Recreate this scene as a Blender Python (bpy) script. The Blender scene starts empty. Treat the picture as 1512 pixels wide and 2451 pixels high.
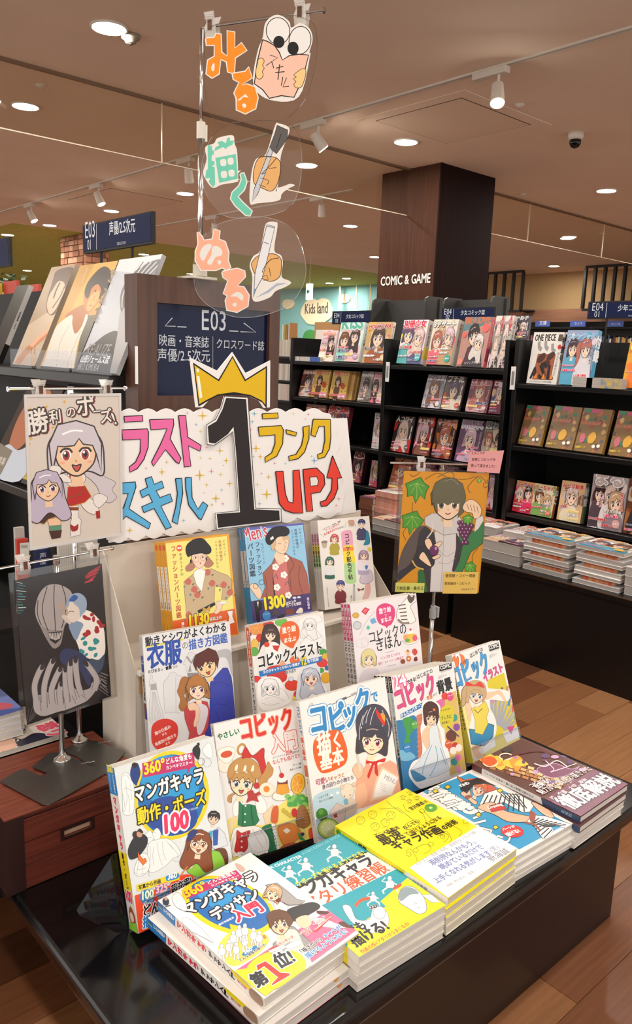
import bpy, math, random
import numpy as np
from mathutils import Matrix, Vector
from mathutils.geometry import tessellate_polygon
S = bpy.context.scene
COL = S.collection
# ---------------- camera (metres, z = 0 is the floor) ----------------
FPX, PITCH, ROLL, YAW = 1885.0, math.radians(-11.197), math.radians(2.073), math.radians(42.108)
EYE = np.array([0., 0., 1.2])
cF = np.array([math.sin(YAW)*math.cos(PITCH), math.cos(YAW)*math.cos(PITCH), math.sin(PITCH)])
_r = np.array([math.cos(YAW), -math.sin(YAW), 0.]); _u = np.cross(_r, cF)
cR = math.cos(ROLL)*_r + math.sin(ROLL)*_u
cU = -math.sin(ROLL)*_r + math.cos(ROLL)*_u
cam = bpy.data.cameras.new('camera'); cam_o = bpy.data.objects.new('camera', cam); COL.objects.link(cam_o)
cam.sensor_fit = 'VERTICAL'; cam.sensor_height = 36.0; cam.lens = FPX/2451*36
cam.clip_start = 0.05; cam.clip_end = 100
cam_o.matrix_world = Matrix(((cR[0], cU[0], -cF[0], 0), (cR[1], cU[1], -cF[1], 0), (cR[2], cU[2], -cF[2], 1.2), (0, 0, 0, 1)))
S.camera = cam_o
# ---------------- world and exposure ----------------
w = bpy.data.worlds.new('world'); S.world = w; w.use_nodes = True
w.node_tree.nodes['Background'].inputs[0].default_value = (1.0, .965, .92, 1)
w.node_tree.nodes['Background'].inputs[1].default_value = 1.45
S.view_settings.view_transform = 'Standard'; S.view_settings.look = 'None'
S.view_settings.gamma = 1; S.view_settings.use_curve_mapping = False
S.view_settings.exposure = 0.10
LAMP = 300.0          # radiance of a downlight's diffuser
SPOT = 330.0

# ---------------- measuring: a pixel's ray against a plane of the room ----------------
def ray(x, y):
    d = cF*FPX + cR*(x-756) + cU*(1225.5-y); return d/np.linalg.norm(d)
def onz(x, y, z): d = ray(x, y); return EYE + d*((z-1.2)/d[2])
def onx(x, y, v): d = ray(x, y); return EYE + d*(v/d[0])
def ony(x, y, v): d = ray(x, y); return EYE + d*(v/d[1])

# ---------------- materials ----------------
def lin(h):
    if not isinstance(h, str): return tuple(h)[:3]
    h = h.lstrip('#')
    if len(h) == 3: h = ''.join(c*2 for c in h)
    o = []
    for i in (0, 2, 4):
        c = int(h[i:i+2], 16)/255; o.append(c/12.92 if c <= .04045 else ((c+.055)/1.055)**2.4)
    return tuple(o)
MC = {}
def mat(name, col='#888', rough=.5, metal=0, spec=.5, noise=None, emit=None, trans=0, coat=0, alpha=1):
    if name in MC: return MC[name]
    m = bpy.data.materials.new(name); m.use_nodes = True; n = m.node_tree.nodes; b = n['Principled BSDF']
    c = lin(col)+(1,)
    b.inputs['Base Color'].default_value = c; b.inputs['Roughness'].default_value = rough
    b.inputs['Metallic'].default_value = metal; b.inputs['Specular IOR Level'].default_value = spec
    if trans: b.inputs['Transmission Weight'].default_value = trans; b.inputs['IOR'].default_value = 1.3
    if coat: b.inputs['Coat Weight'].default_value = coat; b.inputs['Coat Roughness'].default_value = .08
    if alpha < 1: b.inputs['Alpha'].default_value = alpha
    if emit:
        b.inputs['Emission Color'].default_value = lin(emit[0])+(1,); b.inputs['Emission Strength'].default_value = emit[1]
    if noise:   # (second colour, scale vector, detail scale)
        t = n.new('ShaderNodeTexCoord'); mp = n.new('ShaderNodeMapping'); nz = n.new('ShaderNodeTexNoise'); mx = n.new('ShaderNodeMix')
        mx.data_type = 'RGBA'; mp.inputs['Scale'].default_value = noise[1]; nz.inputs['Scale'].default_value = noise[2]; nz.inputs['Detail'].default_value = 6
        L = m.node_tree.links.new
        L(t.outputs['Object'], mp.inputs[0]); L(mp.outputs[0], nz.inputs['Vector'])
        rp = n.new('ShaderNodeValToRGB'); rp.color_ramp.elements[0].position = .3; rp.color_ramp.elements[1].position = .7
        L(nz.outputs[0], rp.inputs[0]); L(rp.outputs[0], mx.inputs[0])
        mx.inputs[6].default_value = c; mx.inputs[7].default_value = lin(noise[0])+(1,); L(mx.outputs[2], b.inputs['Base Color'])
    MC[name] = m; return m
def glassy(name, tint='#ffffff', gloss=.08, rough=.02):
    if name in MC: return MC[name]
    m = bpy.data.materials.new(name); m.use_nodes = True; n = m.node_tree.nodes; n.clear(); L = m.node_tree.links.new
    o = n.new('ShaderNodeOutputMaterial'); tr = n.new('ShaderNodeBsdfTransparent'); g = n.new('ShaderNodeBsdfGlossy'); mx = n.new('ShaderNodeMixShader')
    fr = n.new('ShaderNodeLayerWeight'); fr.inputs[0].default_value = .3; mr = n.new('ShaderNodeMapRange')
    mr.inputs[3].default_value = gloss; mr.inputs[4].default_value = .11
    tr.inputs[0].default_value = lin(tint)+(1,); g.inputs['Roughness'].default_value = rough
    L(fr.outputs['Fresnel'], mr.inputs[0]); L(mr.outputs[0], mx.inputs[0]); L(tr.outputs[0], mx.inputs[1]); L(g.outputs[0], mx.inputs[2]); L(mx.outputs[0], o.inputs[0])
    MC[name] = m; return m
def print_mat(name, rough, coat=0.0):
    if name in MC: return MC[name]
    m = mat(name, '#fff', rough, coat=coat); n = m.node_tree.nodes; a = n.new('ShaderNodeAttribute'); a.attribute_name = 'Col'
    m.node_tree.links.new(a.outputs['Color'], n['Principled BSDF'].inputs['Base Color']); return m
PRINT = print_mat('laminated_print', .32); MATTE = print_mat('marker_paper', .8)
black = mat('black_laminate', '#0b0a0b', .35, noise=('#100f10', (3, 3, 3), 4))
blackm = mat('black_matt', '#0d0c0c', .6)
steel = mat('chrome', '#d8d8d8', .12, 1)
bsteel = mat('brushed_steel', '#8d8c88', .34, 1, noise=('#83827e', (200, 8, 8), 6))
clear = glassy('clear_acrylic', '#f8f9fc', .02)
film = glassy('clear_film', '#f2efe9', .05, .05)
clipm = mat('clear_clip', '#ece9e4', .12, spec=.8, alpha=.42)
pages = mat('page_edges', '#dcd8d0', .8, noise=('#b9b4ac', (1, 1, 900), 1.0))
pages2 = mat('pulp_page_edges', '#c9c2bc', .85, noise=('#9c958f', (1, 1, 700), 1.0))
white = mat('white_board', '#ebe9e7', .6)

# ---------------- things, parts ----------------
WM = {}
def tag(o, label, cat, group=None, kind=None):
    if label: o['label'] = label
    if cat: o['category'] = cat
    if group: o['group'] = group
    if kind: o['kind'] = kind
    return o
def thing(name, label, cat, loc=(0, 0, 0), group=None, M=None):
    o = bpy.data.objects.new(name, None); COL.objects.link(o)
    M = M if M is not None else Matrix.Translation(Vector([float(v) for v in loc]))
    o.matrix_world = M; WM[o] = M.copy(); o.empty_display_size = .05
    return tag(o, label, cat, group)
def basis(o3, e1, e2, e3): return Matrix(((e1[0], e2[0], e3[0], o3[0]), (e1[1], e2[1], e3[1], o3[1]), (e1[2], e2[2], e3[2], o3[2]), (0, 0, 0, 1)))
class MB:
    def __init__(s): s.v = []; s.f = []; s.m = []; s.k = 0
    def add(s, vs, fs):
        n = len(s.v); s.v += [tuple(map(float, p)) for p in vs]; s.f += [tuple(i+n for i in f) for f in fs]; s.m += [s.k]*len(fs); return s
    def box(s, a, b, M=None):
        x0, y0, z0 = a; x1, y1, z1 = b
        vs = [(x0, y0, z0), (x1, y0, z0), (x1, y1, z0), (x0, y1, z0), (x0, y0, z1), (x1, y0, z1), (x1, y1, z1), (x0, y1, z1)]
        if M is not None: vs = [M @ Vector(p) for p in vs]
        return s.add(vs, [(0, 3, 2, 1), (4, 5, 6, 7), (0, 1, 5, 4), (1, 2, 6, 5), (2, 3, 7, 6), (3, 0, 4, 7)])
    def tube(s, p, q, r, r2=None, n=10, cap=True):
        p, q = Vector(p), Vector(q); d = (q-p).normalized(); a = d.orthogonal().normalized(); b = d.cross(a); r2 = r if r2 is None else r2
        vs = []
        for c, rr in ((p, r), (q, r2)):
            for i in range(n):
                t = 2*math.pi*i/n; vs.append(c+a*rr*math.cos(t)+b*rr*math.sin(t))
        fs = [(i, (i+1) % n, n+(i+1) % n, n+i) for i in range(n)]
        if cap: fs += [tuple(range(n-1, -1, -1)), tuple(range(n, 2*n))]
        return s.add(vs, fs)
    def path(s, pts, r, n=8):
        for a, b in zip(pts, pts[1:]): s.tube(a, b, r, n=n)
        return s
    def lathe(s, c, prof, n=20):   # prof: (r, z) upwards about vertical axis
        vs = []; fs = []
        for r, z in prof:
            for i in range(n):
                t = 2*math.pi*i/n; vs.append((c[0]+r*math.cos(t), c[1]+r*math.sin(t), c[2]+z))
        for j in range(len(prof)-1):
            for i in range(n): fs.append((j*n+i, j*n+(i+1) % n, (j+1)*n+(i+1) % n, (j+1)*n+i))
        fs += [tuple(range(n-1, -1, -1)), tuple(range((len(prof)-1)*n, len(prof)*n))]
        return s.add(vs, fs)
    def prism(s, poly, M, t):      # poly 2D in the frame M, from z = 0 down to -t
        n = len(poly); vs = [M @ Vector((x, y, 0)) for x, y in poly]+[M @ Vector((x, y, -t)) for x, y in poly]
        tr = tessellate_polygon([[Vector((x, y, 0)) for x, y in poly]])
        ar = sum(poly[i][0]*poly[(i+1) % n][1]-poly[(i+1) % n][0]*poly[i][1] for i in range(n))
        fs = []
        for a, b, c in tr:
            A = (poly[b][0]-poly[a][0])*(poly[c][1]-poly[a][1])-(poly[b][1]-poly[a][1])*(poly[c][0]-poly[a][0])
            if A < 0: b, c = c, b
            fs += [(a, b, c), (n+a, n+c, n+b)]
        for i in range(n):
            j = (i+1) % n; fs.append((i, n+i, n+j, j) if ar > 0 else (j, n+j, n+i, i))
        return s.add(vs, fs)
    def build(s, name, mats, parent=None, smooth=False, bevel=0, local=False, **kw):
        vs = s.v
        if parent is not None and not local:
            I = WM[parent].inverted(); vs = [tuple(I @ Vector(p)) for p in vs]
        me = bpy.data.meshes.new(name); me.from_pydata(vs, [], s.f)
        if not isinstance(mats, (list, tuple)): mats = [mats]
        for m in mats: me.materials.append(m)
        me.polygons.foreach_set('material_index', s.m)
        if smooth: me.polygons.foreach_set('use_smooth', [True]*len(me.polygons))
        me.update(); o = bpy.data.objects.new(name, me); COL.objects.link(o)
        if parent is not None: o.parent = parent; WM[o] = WM[parent]
        else: WM[o] = Matrix()
        if bevel:
            b = o.modifiers.new('b', 'BEVEL'); b.width = bevel; b.segments = 3; b.limit_method = 'ANGLE'
        if kw: tag(o, kw.get('label'), kw.get('cat'), kw.get('group'), kw.get('kind'))
        return o
def part(name, mats, parent, a, b, **kw): return MB().box(a, b).build(name, mats, parent, **kw)
def copy_tree(o, M, label, group=None, skip=()):
    r = o.copy(); COL.objects.link(r); r.matrix_world = M; WM[r] = M.copy()
    if label: r['label'] = label
    if group: r['group'] = group
    def kids(a, b):
        for ch in a.children:
            if ch.name.split('.')[0] in skip: continue
            c = ch.copy(); COL.objects.link(c); c.parent = b; WM[c] = WM.get(b, M)
            kids(ch, c)
    kids(o, r); return r
# ---------------- flat print: coloured shapes and lettering laid on a sheet ----------------
GC = {}
def glyph(ch):
    if ch in GC: return GC[ch]
    if ch in ' 　': GC[ch] = (np.zeros((0, 2)), [], 1. if ch == '　' else .3); return GC[ch]
    c = bpy.data.curves.new('g', 'FONT'); c.body = ch; c.resolution_u = 2
    o = bpy.data.objects.new('g', c); COL.objects.link(o)
    m = bpy.data.meshes.new_from_object(o); m.calc_loop_triangles()
    v = np.array([(p.co.x, p.co.y) for p in m.vertices]).reshape(-1, 2); f = [tuple(t.vertices) for t in m.loop_triangles]
    adv = 1. if ord(ch[0]) > 0x2e80 else (v[:, 0].max()+v[:, 0].min()*.9 if len(v) else .3)
    bpy.data.objects.remove(o); bpy.data.curves.remove(c); bpy.data.meshes.remove(m)
    GC[ch] = (v, f, adv); return GC[ch]
def spline(p, k=5, closed=True):
    p = np.array(p, float); n = len(p); out = []
    rng = range(n) if closed else range(n-1)
    for i in rng:
        a, b, c, d = (p[(i-1) % n], p[i], p[(i+1) % n], p[(i+2) % n]) if closed else (p[max(i-1, 0)], p[i], p[i+1], p[min(i+2, n-1)])
        for j in range(k):
            t = j/k; out.append(.5*((2*b)+(-a+c)*t+(2*a-5*b+4*c-d)*t*t+(-a+3*b-3*c+d)*t**3))
    if not closed: out.append(p[-1])
    return np.array(out)
class D:
    """A print. M maps the points given (columns x, y) to the sheet's own metres (x right, y up)."""
    def __init__(s, M, step=6e-6):
        s.M = M; s.V = []; s.F = []; s.C = []; s.n = 0; s.z = 0.; s.step = step; s.clip = None
    def map(s, p): return np.asarray(s.M(np.asarray(p, float).reshape(-1, 2)))
    def raw(s, v, f, col, up=True):
        if not len(f): return
        if up: s.z += s.step
        if s.clip is not None:
            v = np.clip(v, s.clip[0], s.clip[1])
        f = np.array(f); a, b, c = v[f[:, 0]], v[f[:, 1]], v[f[:, 2]]
        ar = (b[:, 0]-a[:, 0])*(c[:, 1]-a[:, 1])-(b[:, 1]-a[:, 1])*(c[:, 0]-a[:, 0])
        f = f[np.abs(ar) > 1e-12]; ar = ar[np.abs(ar) > 1e-12]
        if not len(f): return
        f = np.where((ar < 0)[:, None], f[:, [0, 2, 1]], f)
        s.V.append(np.column_stack([v, np.full(len(v), s.z)])); s.F.append(f+s.n); s.n += len(v); s.C.append((len(f), lin(col)))
    def poly2(s, v, col): s.raw(v, tessellate_polygon([[Vector((float(x), float(y), 0)) for x, y in v]]), col)
    def P(s, col, *p): s.poly2(s.map([(p[i], p[i+1]) for i in range(0, len(p), 2)]), col)
    def B(s, col, *p, o=None, ow=2.5):      # smooth blob, optional drawn outline
        q = spline([(p[i], p[i+1]) for i in range(0, len(p), 2)])
        if col: s.poly2(s.map(q), col)
        if o: s.line(np.vstack([q, q[:1]]), o, ow)
    def PO(s, col, *p, o='#181410', ow=3):  # polygon with outline
        q = np.array([(p[i], p[i+1]) for i in range(0, len(p), 2)], float)
        s.poly2(s.map(q), col); s.line(np.vstack([q, q[:1]]), o, ow)
    def line(s, q, col, w):
        q = np.asarray(q, float); d = np.diff(q, axis=0); L = np.hypot(d[:, 0], d[:, 1]); L[L < 1e-9] = 1e-9; d = d/L[:, None]
        nn = np.column_stack([-d[:, 1], d[:, 0]]); N = np.vstack([nn[:1], (nn[:-1]+nn[1:])/2, nn[-1:]])
        l = np.hypot(N[:, 0], N[:, 1]); l[l < .35] = .35; N = N/(l**1)[:, None]
        A = np.vstack([q+N*w/2, q-N*w/2]); n = len(q)
        s.raw(s.map(A), [t for i in range(n-1) for t in ((i, i+1, n+i), (i+1, n+i+1, n+i))], col)
    def L(s, col, w, *p, curve=False):
        q = np.array([(p[i], p[i+1]) for i in range(0, len(p), 2)], float)
        if curve: q = spline(q, 5, False)
        s.line(q, col, w)
    def E(s, col, x, y, rx, ry=None, rot=0, o=None, ow=2, n=18):
        ry = rx if ry is None else ry; t = np.linspace(0, 2*np.pi, n, endpoint=False); c, k = math.cos(rot), math.sin(rot)
        X = rx*np.cos(t); Y = ry*np.sin(t); q = np.column_stack([x+X*c-Y*k, y+X*k+Y*c])
        if col: s.poly2(s.map(q), col)
        if o: s.line(np.vstack([q, q[:1]]), o, ow)
    def star(s, col, x, y, r, r2=None, k=4, rot=0, thin=.22):
        q = []
        for i in range(2*k):
            a = rot+math.pi*i/k-math.pi/2; rr = (r2 or r) if i % 2 == 0 and (i//2) % 2 else r
            if i % 2: rr = r*thin
            q += [x+rr*math.cos(a), y+rr*math.sin(a)]
        s.P(col, *q)
    def _lay(s, parts, col, bold, out):
        # parts: list of (v (local metres), f, em size)
        def go(r, c, n):
            s.z += s.step; z0 = s.z; q = s.step*.22
            for v, f, em in parts:
                if not len(f): continue
                if r <= 0: s.raw(v, f, c, False)
                else:
                    for i in range(n):
                        a = 2*math.pi*i/n; s.z += q; s.raw(v+np.array([math.cos(a), math.sin(a)])*r*em, f, c, False)
                    s.z += q; s.raw(v, f, c, False); s.z = z0
            s.z += q*(n+1)
        for oc, ow in (out or []): go(bold+ow, oc, 10)
        go(bold, col, 6)
    def T(s, col, txt, x0, y0, x1, y1, asp=1., bold=0., out=None):   # baseline from p0 to p1
        p = s.map([(x0, y0), (x1, y1)]); e = p[1]-p[0]; Ln = np.hypot(*e); e = e/Ln; u = np.array([-e[1], e[0]])
        gs = [glyph(c) for c in txt]; A = sum(g[2] for g in gs); k = Ln/A; x = 0; parts = []
        for v, f, adv in gs:
            if len(f): parts.append((p[0]+np.outer((v[:, 0]+x)*k, e)+np.outer(v[:, 1]*k*asp, u), f, k))
            x += adv
        s._lay(parts, col, bold, out)
    def VT(s, col, txt, x0, y0, x1, y1, asp=1., bold=0., out=None):  # column of characters from top centre to bottom centre
        p = s.map([(x0, y0), (x1, y1)]); dn = p[1]-p[0]; Ln = np.hypot(*dn); dn = dn/Ln; e = np.array([-dn[1], dn[0]]); u = -dn; k = Ln/len(txt); parts = []
        for i, ch in enumerate(txt):
            v, f, adv = glyph(ch)
            if not len(f): continue
            c = v-np.array([adv/2, .38])
            if ch in 'ー〜−—―': c = np.column_stack([c[:, 1], -c[:, 0]])
            c = c*k*.96; o = p[0]+dn*k*(i+.5)
            parts.append((o+np.outer(c[:, 0]*asp, e)+np.outer(c[:, 1], u), f, k))
        s._lay(parts, col, bold, out)
    def mesh(s, name, m):
        V = np.vstack(s.V); F = np.vstack(s.F); me = bpy.data.meshes.new(name)
        me.vertices.add(len(V)); me.vertices.foreach_set('co', V.astype(np.float32).ravel())
        me.loops.add(F.size); me.loops.foreach_set('vertex_index', F.astype(np.int32).ravel())
        me.polygons.add(len(F)); me.polygons.foreach_set('loop_start', np.arange(0, F.size, 3, dtype=np.int32))
        me.update(); me.validate()
        a = me.color_attributes.new('Col', 'FLOAT_COLOR', 'CORNER')
        C = np.vstack([np.tile(np.array(c+(1.,), np.float32), (k*3, 1)) for k, c in s.C])
        if len(C) == len(me.loops): a.data.foreach_set('color', C.ravel())
        else: print('PRINT MISMATCH', name, len(C), len(me.loops))
        me.materials.append(m); return me
    def build(s, name, parent, off=(0, 0, .0002), m=None, rot=None):
        me = s.mesh(name, m or PRINT); o = bpy.data.objects.new(name, me); COL.objects.link(o); o.parent = parent
        o.matrix_local = Matrix.Translation(Vector(off)) @ (rot or Matrix()); WM[o] = WM.get(parent, Matrix()); return o
def unitmap(w, h): return lambda p: np.column_stack([p[:, 0]*w/100, h-p[:, 1]*h/100])   # 0..100 across, 0..100 down
def cropmap(M, ox, oy, sc):       # points of a zoomed crop of the photograph -> the plane z = 0 of frame M
    I = np.array(M.inverted()); o = I[:3, :3] @ EYE + I[:3, 3]
    def f(p):
        out = []
        for x, y in p:
            d = I[:3, :3] @ ray(ox+x*sc, oy+y*sc); q = o+d*(-o[2]/d[2]); out.append((q[0], q[1]))
        return np.array(out)
    return f

# a simple drawn head and hair, in whatever units the print uses; s = head width
def face(d, x, y, s, rot=0., skin='#f6d9c0', hair='#6b4a3a', eye='#5a4030', style='short', mouth='smile', line='#4a342c', back=True, turn=0.):
    c, k = math.cos(rot), math.sin(rot)
    def q(*uv): return [v for i in range(0, len(uv), 2) for v in (x+s*(uv[i]*c-uv[i+1]*k), y+s*(uv[i]*k+uv[i+1]*c))]
    w = s*.035
    if back:
        if style == 'long': d.B(hair, *q(-.62, -.3, 0, -.72, .62, -.3, .72, .5, .9, 1.3, .5, 1.5, 0, 1.1, -.55, 1.5, -.9, 1.2, -.72, .4), o=line, ow=w)
        elif style == 'bob': d.B(hair, *q(-.6, -.3, 0, -.7, .6, -.3, .68, .3, .62, .62, .3, .5, -.3, .5, -.62, .62, -.68, .3), o=line, ow=w)
        elif style == 'twin':
            for m in (-1, 1): d.B(hair, *q(.5*m, -.3, .95*m, -.35, 1.1*m, .2, 1.0*m, .9, .85*m, 1.2, .7*m, .6, .6*m, .1), o=line, ow=w)
        elif style == 'pony': d.B(hair, *q(-.4, -.5, -.9, -.55, -1.1, -.1, -1.0, .5, -1.1, 1.1, -.75, .8, -.6, .2, -.5, 0), o=line, ow=w)
    d.P(skin, *q(-.13, .45, .13, .45, .16, .85, -.16, .85))
    d.B(skin, *q(-.5, -.1, -.42, -.45, 0, -.58, .42, -.45, .5, -.1, .44, .28, .2, .52, 0+turn*.1, .6, -.2, .52, -.44, .28), o=line, ow=w)
    for m in (-1, 1):
        ex = .23*m+turn*.1
        d.E('#fdfdfd', *q(ex, .08), s*.12, s*.13, rot); d.E(eye, *q(ex, .09), s*.09, s*.125, rot); d.E('#1c1418', *q(ex, .08), s*.05, s*.07, rot)
        d.E('#ffffff', *q(ex-.03, .03), s*.03, s*.035, rot)
        d.L(line, s*.05, *q(ex-.14, .02, ex-.06, -.06, ex+.08, -.06, ex+.15, .03), curve=True)
        d.L(hair, s*.03, *q(ex-.1, -.17, ex, -.2, ex+.1, -.17), curve=True)
        d.E('#f0a890', *q(ex*1.45, .27), s*.07, s*.035, rot)
    d.L('#b07058', w*.8, *q(-.01+turn*.1, .22, .02+turn*.1, .26))
    if mouth == 'open': d.B('#c8504a', *q(-.1, .33, 0, .35, .12, .32, .06, .46, -.02, .48), o=line, ow=w*.8)
    else: d.L('#a04038', w, *q(-.09, .37, 0, .41, .1, .36), curve=True)
    fr = {'short': (-.56, .1, -.6, -.3, -.35, -.68, .1, -.76, .5, -.55, .62, -.15, .55, .12, .47, -.1, .38, -.02, .3, -.22, .12, -.05, .05, -.25, -.15, -.02, -.22, -.22, -.4, .02, -.45, -.12),
          'long': (-.58, .5, -.63, -.2, -.4, -.66, .05, -.74, .48, -.58, .64, -.15, .6, .55, .5, .1, .42, -.12, .2, -.16, .1, -.3, -.02, -.14, -.25, -.12, -.42, -.14, -.48, .1)}
    key = 'short' if style in ('short', 'pony', 'boy') else 'long'
    d.PO(hair, *q(*fr[key]), o=line, ow=w)
    d.L('#ffffff' if lin(hair)[0] > .25 else '#c9b0a0', s*.04, *q(-.3, -.42, -.05, -.5, .2, -.48), curve=True)
def figure(d, x, y, s, rot=0., top='#c44', bottom='#335', **kw):   # head, shoulders, body down to the knees
    c, k = math.cos(rot), math.sin(rot)
    def q(*uv): return [v for i in range(0, len(uv), 2) for v in (x+s*(uv[i]*c-uv[i+1]*k), y+s*(uv[i]*k+uv[i+1]*c))]
    skin = kw.get('skin', '#f6d9c0')
    for m in (-1, 1): d.B(skin, *q(.12*m, 2.3, .35*m, 2.3, .3*m, 3.4, .12*m, 3.4))
    d.B(bottom, *q(-.35, 1.7, .35, 1.7, .6, 2.5, 0, 2.65, -.6, 2.5), o='#3a2c28', ow=s*.03)
    d.B(top, *q(-.2, .68, .2, .68, .55, .85, .7, 1.4, .6, 1.75, .4, 1.8, 0, 1.85, -.4, 1.8, -.6, 1.75, -.7, 1.4, -.55, .85), o='#3a2c28', ow=s*.03)
    face(d, x, y, s, rot, **kw)
def prj(p):
    p = np.array(p, float)-EYE; k = p @ cF; return 756+FPX*(p @ cR)/k, 1225.5-FPX*(p @ cU)/k
def solve1(f, a, b, t):            # bisection: f(v) = t
    fa = f(a)-t
    for _ in range(48):
        m = (a+b)/2; fm = f(m)-t
        if fa*fm <= 0: b = m
        else: a, fa = m, fm
    return (a+b)/2
CZ = 2.9
# ================= setting =================
ceil_m = mat('ceiling_paint', '#ead6c0', .85, noise=('#e4cfb8', (1, 1, 1), 2))
green_m = mat('green_ceiling_paper', '#c3c46a', .9, noise=('#a5aa48', (1, 1, 1), 26))
floor_m = mat('floor_wood_far', '#8a6450', .45, noise=('#6b4a38', (1.2, 14, 1), 3))
beige_w = mat('beige_wall', '#b39468', .85)
def struct(name, m, *boxes):
    b = MB()
    for a, c in boxes: b.box(a, c)
    return b.build(name, m, kind='structure')
struct('ceiling', ceil_m, ((-4, -4, CZ), (13.9, 11.7, CZ+.1)), ((-4, 11.7, CZ), (4.57, 26, CZ+.1)))
tag(struct('ceiling', green_m, ((4.57, 11.7, CZ), (13.9, 26, CZ+.1))), None, None)
flo = struct('floor', floor_m, ((-4, -4, -.1), (13.9, 26, -.012)))
teal = mat('teal_wall', '#7fb0b0', .85)
struct('wall_far', teal, ((13.75, 11.7, 0), (13.9, 26, CZ)))
struct('wall_right', beige_w, ((13.6, -4, 0), (13.75, 11.7, CZ)))
struct('wall_back', mat('olive_wall', '#c8c584', .9), ((-4, 26, 0), (13.9, 26.1, CZ)))
# floor planks, each a piece of its own where they can be told apart
random.seed(4)
tones = [mat('plank_%s' % n, c, .38, noise=(c2, (1.5, 40, 1), 3)) for n, c, c2 in (('light', '#a87850', '#8f6240'), ('mid', '#7d4e30', '#6a3f26'), ('dark', '#5a3520', '#4a2a18'), ('tan', '#94643f', '#7e5233'))]
for k in range(17):
    y0 = .24+.1225*k; x = -.5-random.random()*.8
    while x < 2.72:
        Lp = .92; x1 = min(x+Lp, 3.2)
        if x1 > .05:
            MB().box((x+.0006, y0+.0006, -.012), (x1-.0006, y0+.1219, -random.random()*.0006)).build('plank', random.choice(tones[:2]+tones[3:]+tones+tones[:1]+tones[3:]), flo)
        x += Lp
# wood laminate column with lettering
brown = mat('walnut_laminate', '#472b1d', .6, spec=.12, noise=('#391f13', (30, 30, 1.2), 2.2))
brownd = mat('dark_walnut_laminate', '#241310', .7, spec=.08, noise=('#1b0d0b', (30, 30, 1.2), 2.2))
cx0, cx1, cy0, cy1 = 5.67, 6.46, 4.80, 5.51
colm = thing('column', 'square column clad in dark wood laminate below the ceiling panes', 'column', (6.06, 5.15, 0))
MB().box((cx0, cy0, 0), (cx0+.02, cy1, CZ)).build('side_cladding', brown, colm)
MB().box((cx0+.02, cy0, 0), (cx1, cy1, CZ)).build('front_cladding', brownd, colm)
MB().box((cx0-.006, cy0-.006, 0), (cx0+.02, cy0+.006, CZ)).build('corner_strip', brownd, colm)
MM = basis((cx0-.004, cy1-.05, 1.2), (0, -1, 0), (0, 0, 1), (-1, 0, 0)); Mc = thing('column_lettering', 'white raised serif letters on the column side', 'lettering', M=MM)
d = D(cropmap(MM, 0, 0, 1), 3e-5); d.T('#e9e2d6', 'COMIC & GAME', 910, 684, 1030, 676, 1.35, .012, [('#7d7468', .03)]); d.build('letters', Mc)
# smoke barrier glass
sb = thing('smoke_barrier', 'row of clear glass panes hanging from the ceiling left and right of the column', 'glass barrier', (3, 5.18, 2.7))
pane = glassy('barrier_glass', '#f8f6f0', .03); edge = mat('glass_edge', '#dccab0', .2, spec=.8)
for x0, x1 in ((-2.1, .5), (.5, 3.1), (3.1, 5.69), (6.47, 7.62), (7.62, 9.2), (9.2, 11.0), (11.0, 12.8)):
    MB().box((x0+.003, 5.176, 2.5), (x1-.003, 5.184, 2.9)).build('pane', pane, sb)
    MB().box((x0+.003, 5.173, 2.494), (x1-.003, 5.187, 2.501)).box((x1-.004, 5.174, 2.5), (x1, 5.186, 2.9)).build('pane_edge', edge, sb)
MB().box((-2.1, 5.16, 2.885), (5.69, 5.2, 2.9)).box((6.47, 5.16, 2.885), (12.8, 5.2, 2.9)).build('top_rail', mat('rail', '#7c6048', .5), sb)
# downlights
whitef = mat('white_fitting', '#d8cfc2', .4); lampm = mat('lit_diffuser', '#fff', .5, emit=('#fffaf2', LAMP)); lampdim = mat('lit_diffuser_far', '#fff', .5, emit=('#fffaf2', LAMP*2.6))
def downlight(x, y, r, label, m=lampm):
    t = thing('downlight', label, 'ceiling light', (x, y, CZ), 'round recessed downlights')
    MB().lathe((x, y, CZ-.012), [(r+.012, .012), (r+.014, .004), (r+.004, 0), (r, .003), (r, .010)], 28).build('trim_ring', whitef, t, smooth=True)
    MB().lathe((x, y, CZ-.009), [(r, 0), (r, .003)], 28).build('diffuser', m, t)
seen = [(2.23, 4.27, 'largest round downlight, at the upper left of the ceiling'), (2.48, 6.03, 'round downlight at the left edge, below the largest one'),
        (4.96, 4.58, 'round downlight left of the column, beside the square ceiling hatch'), (7.55, 4.27, 'round downlight high at the right edge of the ceiling'),
        (9.91, 6.08, 'round downlight seen through the glass panes right of the column'), (7.55, 7.88, 'round downlight just left of the column top'),
        (4.97, 7.82, 'round downlight left of the hanging signs near the far hatch'), (4.98, 9.54, 'round downlight above the E03 01 shelf sign'),
        (4.98, 11.39, 'round downlight at the edge of the green ceiling above the spotlights'), (4.97, 12.95, 'round downlight on the green ceiling at the left edge'),
        (4.97, 5.80, 'round downlight behind the middle hanging sign'), (10.04, 9.85, 'round downlight low beside the column edge'),
        (12.64, 8.0, 'round downlight above the beige wall with the black lattice'), (7.54, 13.24, 'round downlight on the green ceiling behind the lowest hanging sign'),
        (7.55, 18.57, 'far round downlight on the green ceiling above the photo books'), (13.0, 14.2, 'far round downlight above the cloud sign'),
        (8.89, 23.3, 'farthest small downlight on the green ceiling')]
for x, y, l in seen: downlight(x, y, .088, l, lampdim if y > 12 else lampm)
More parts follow.
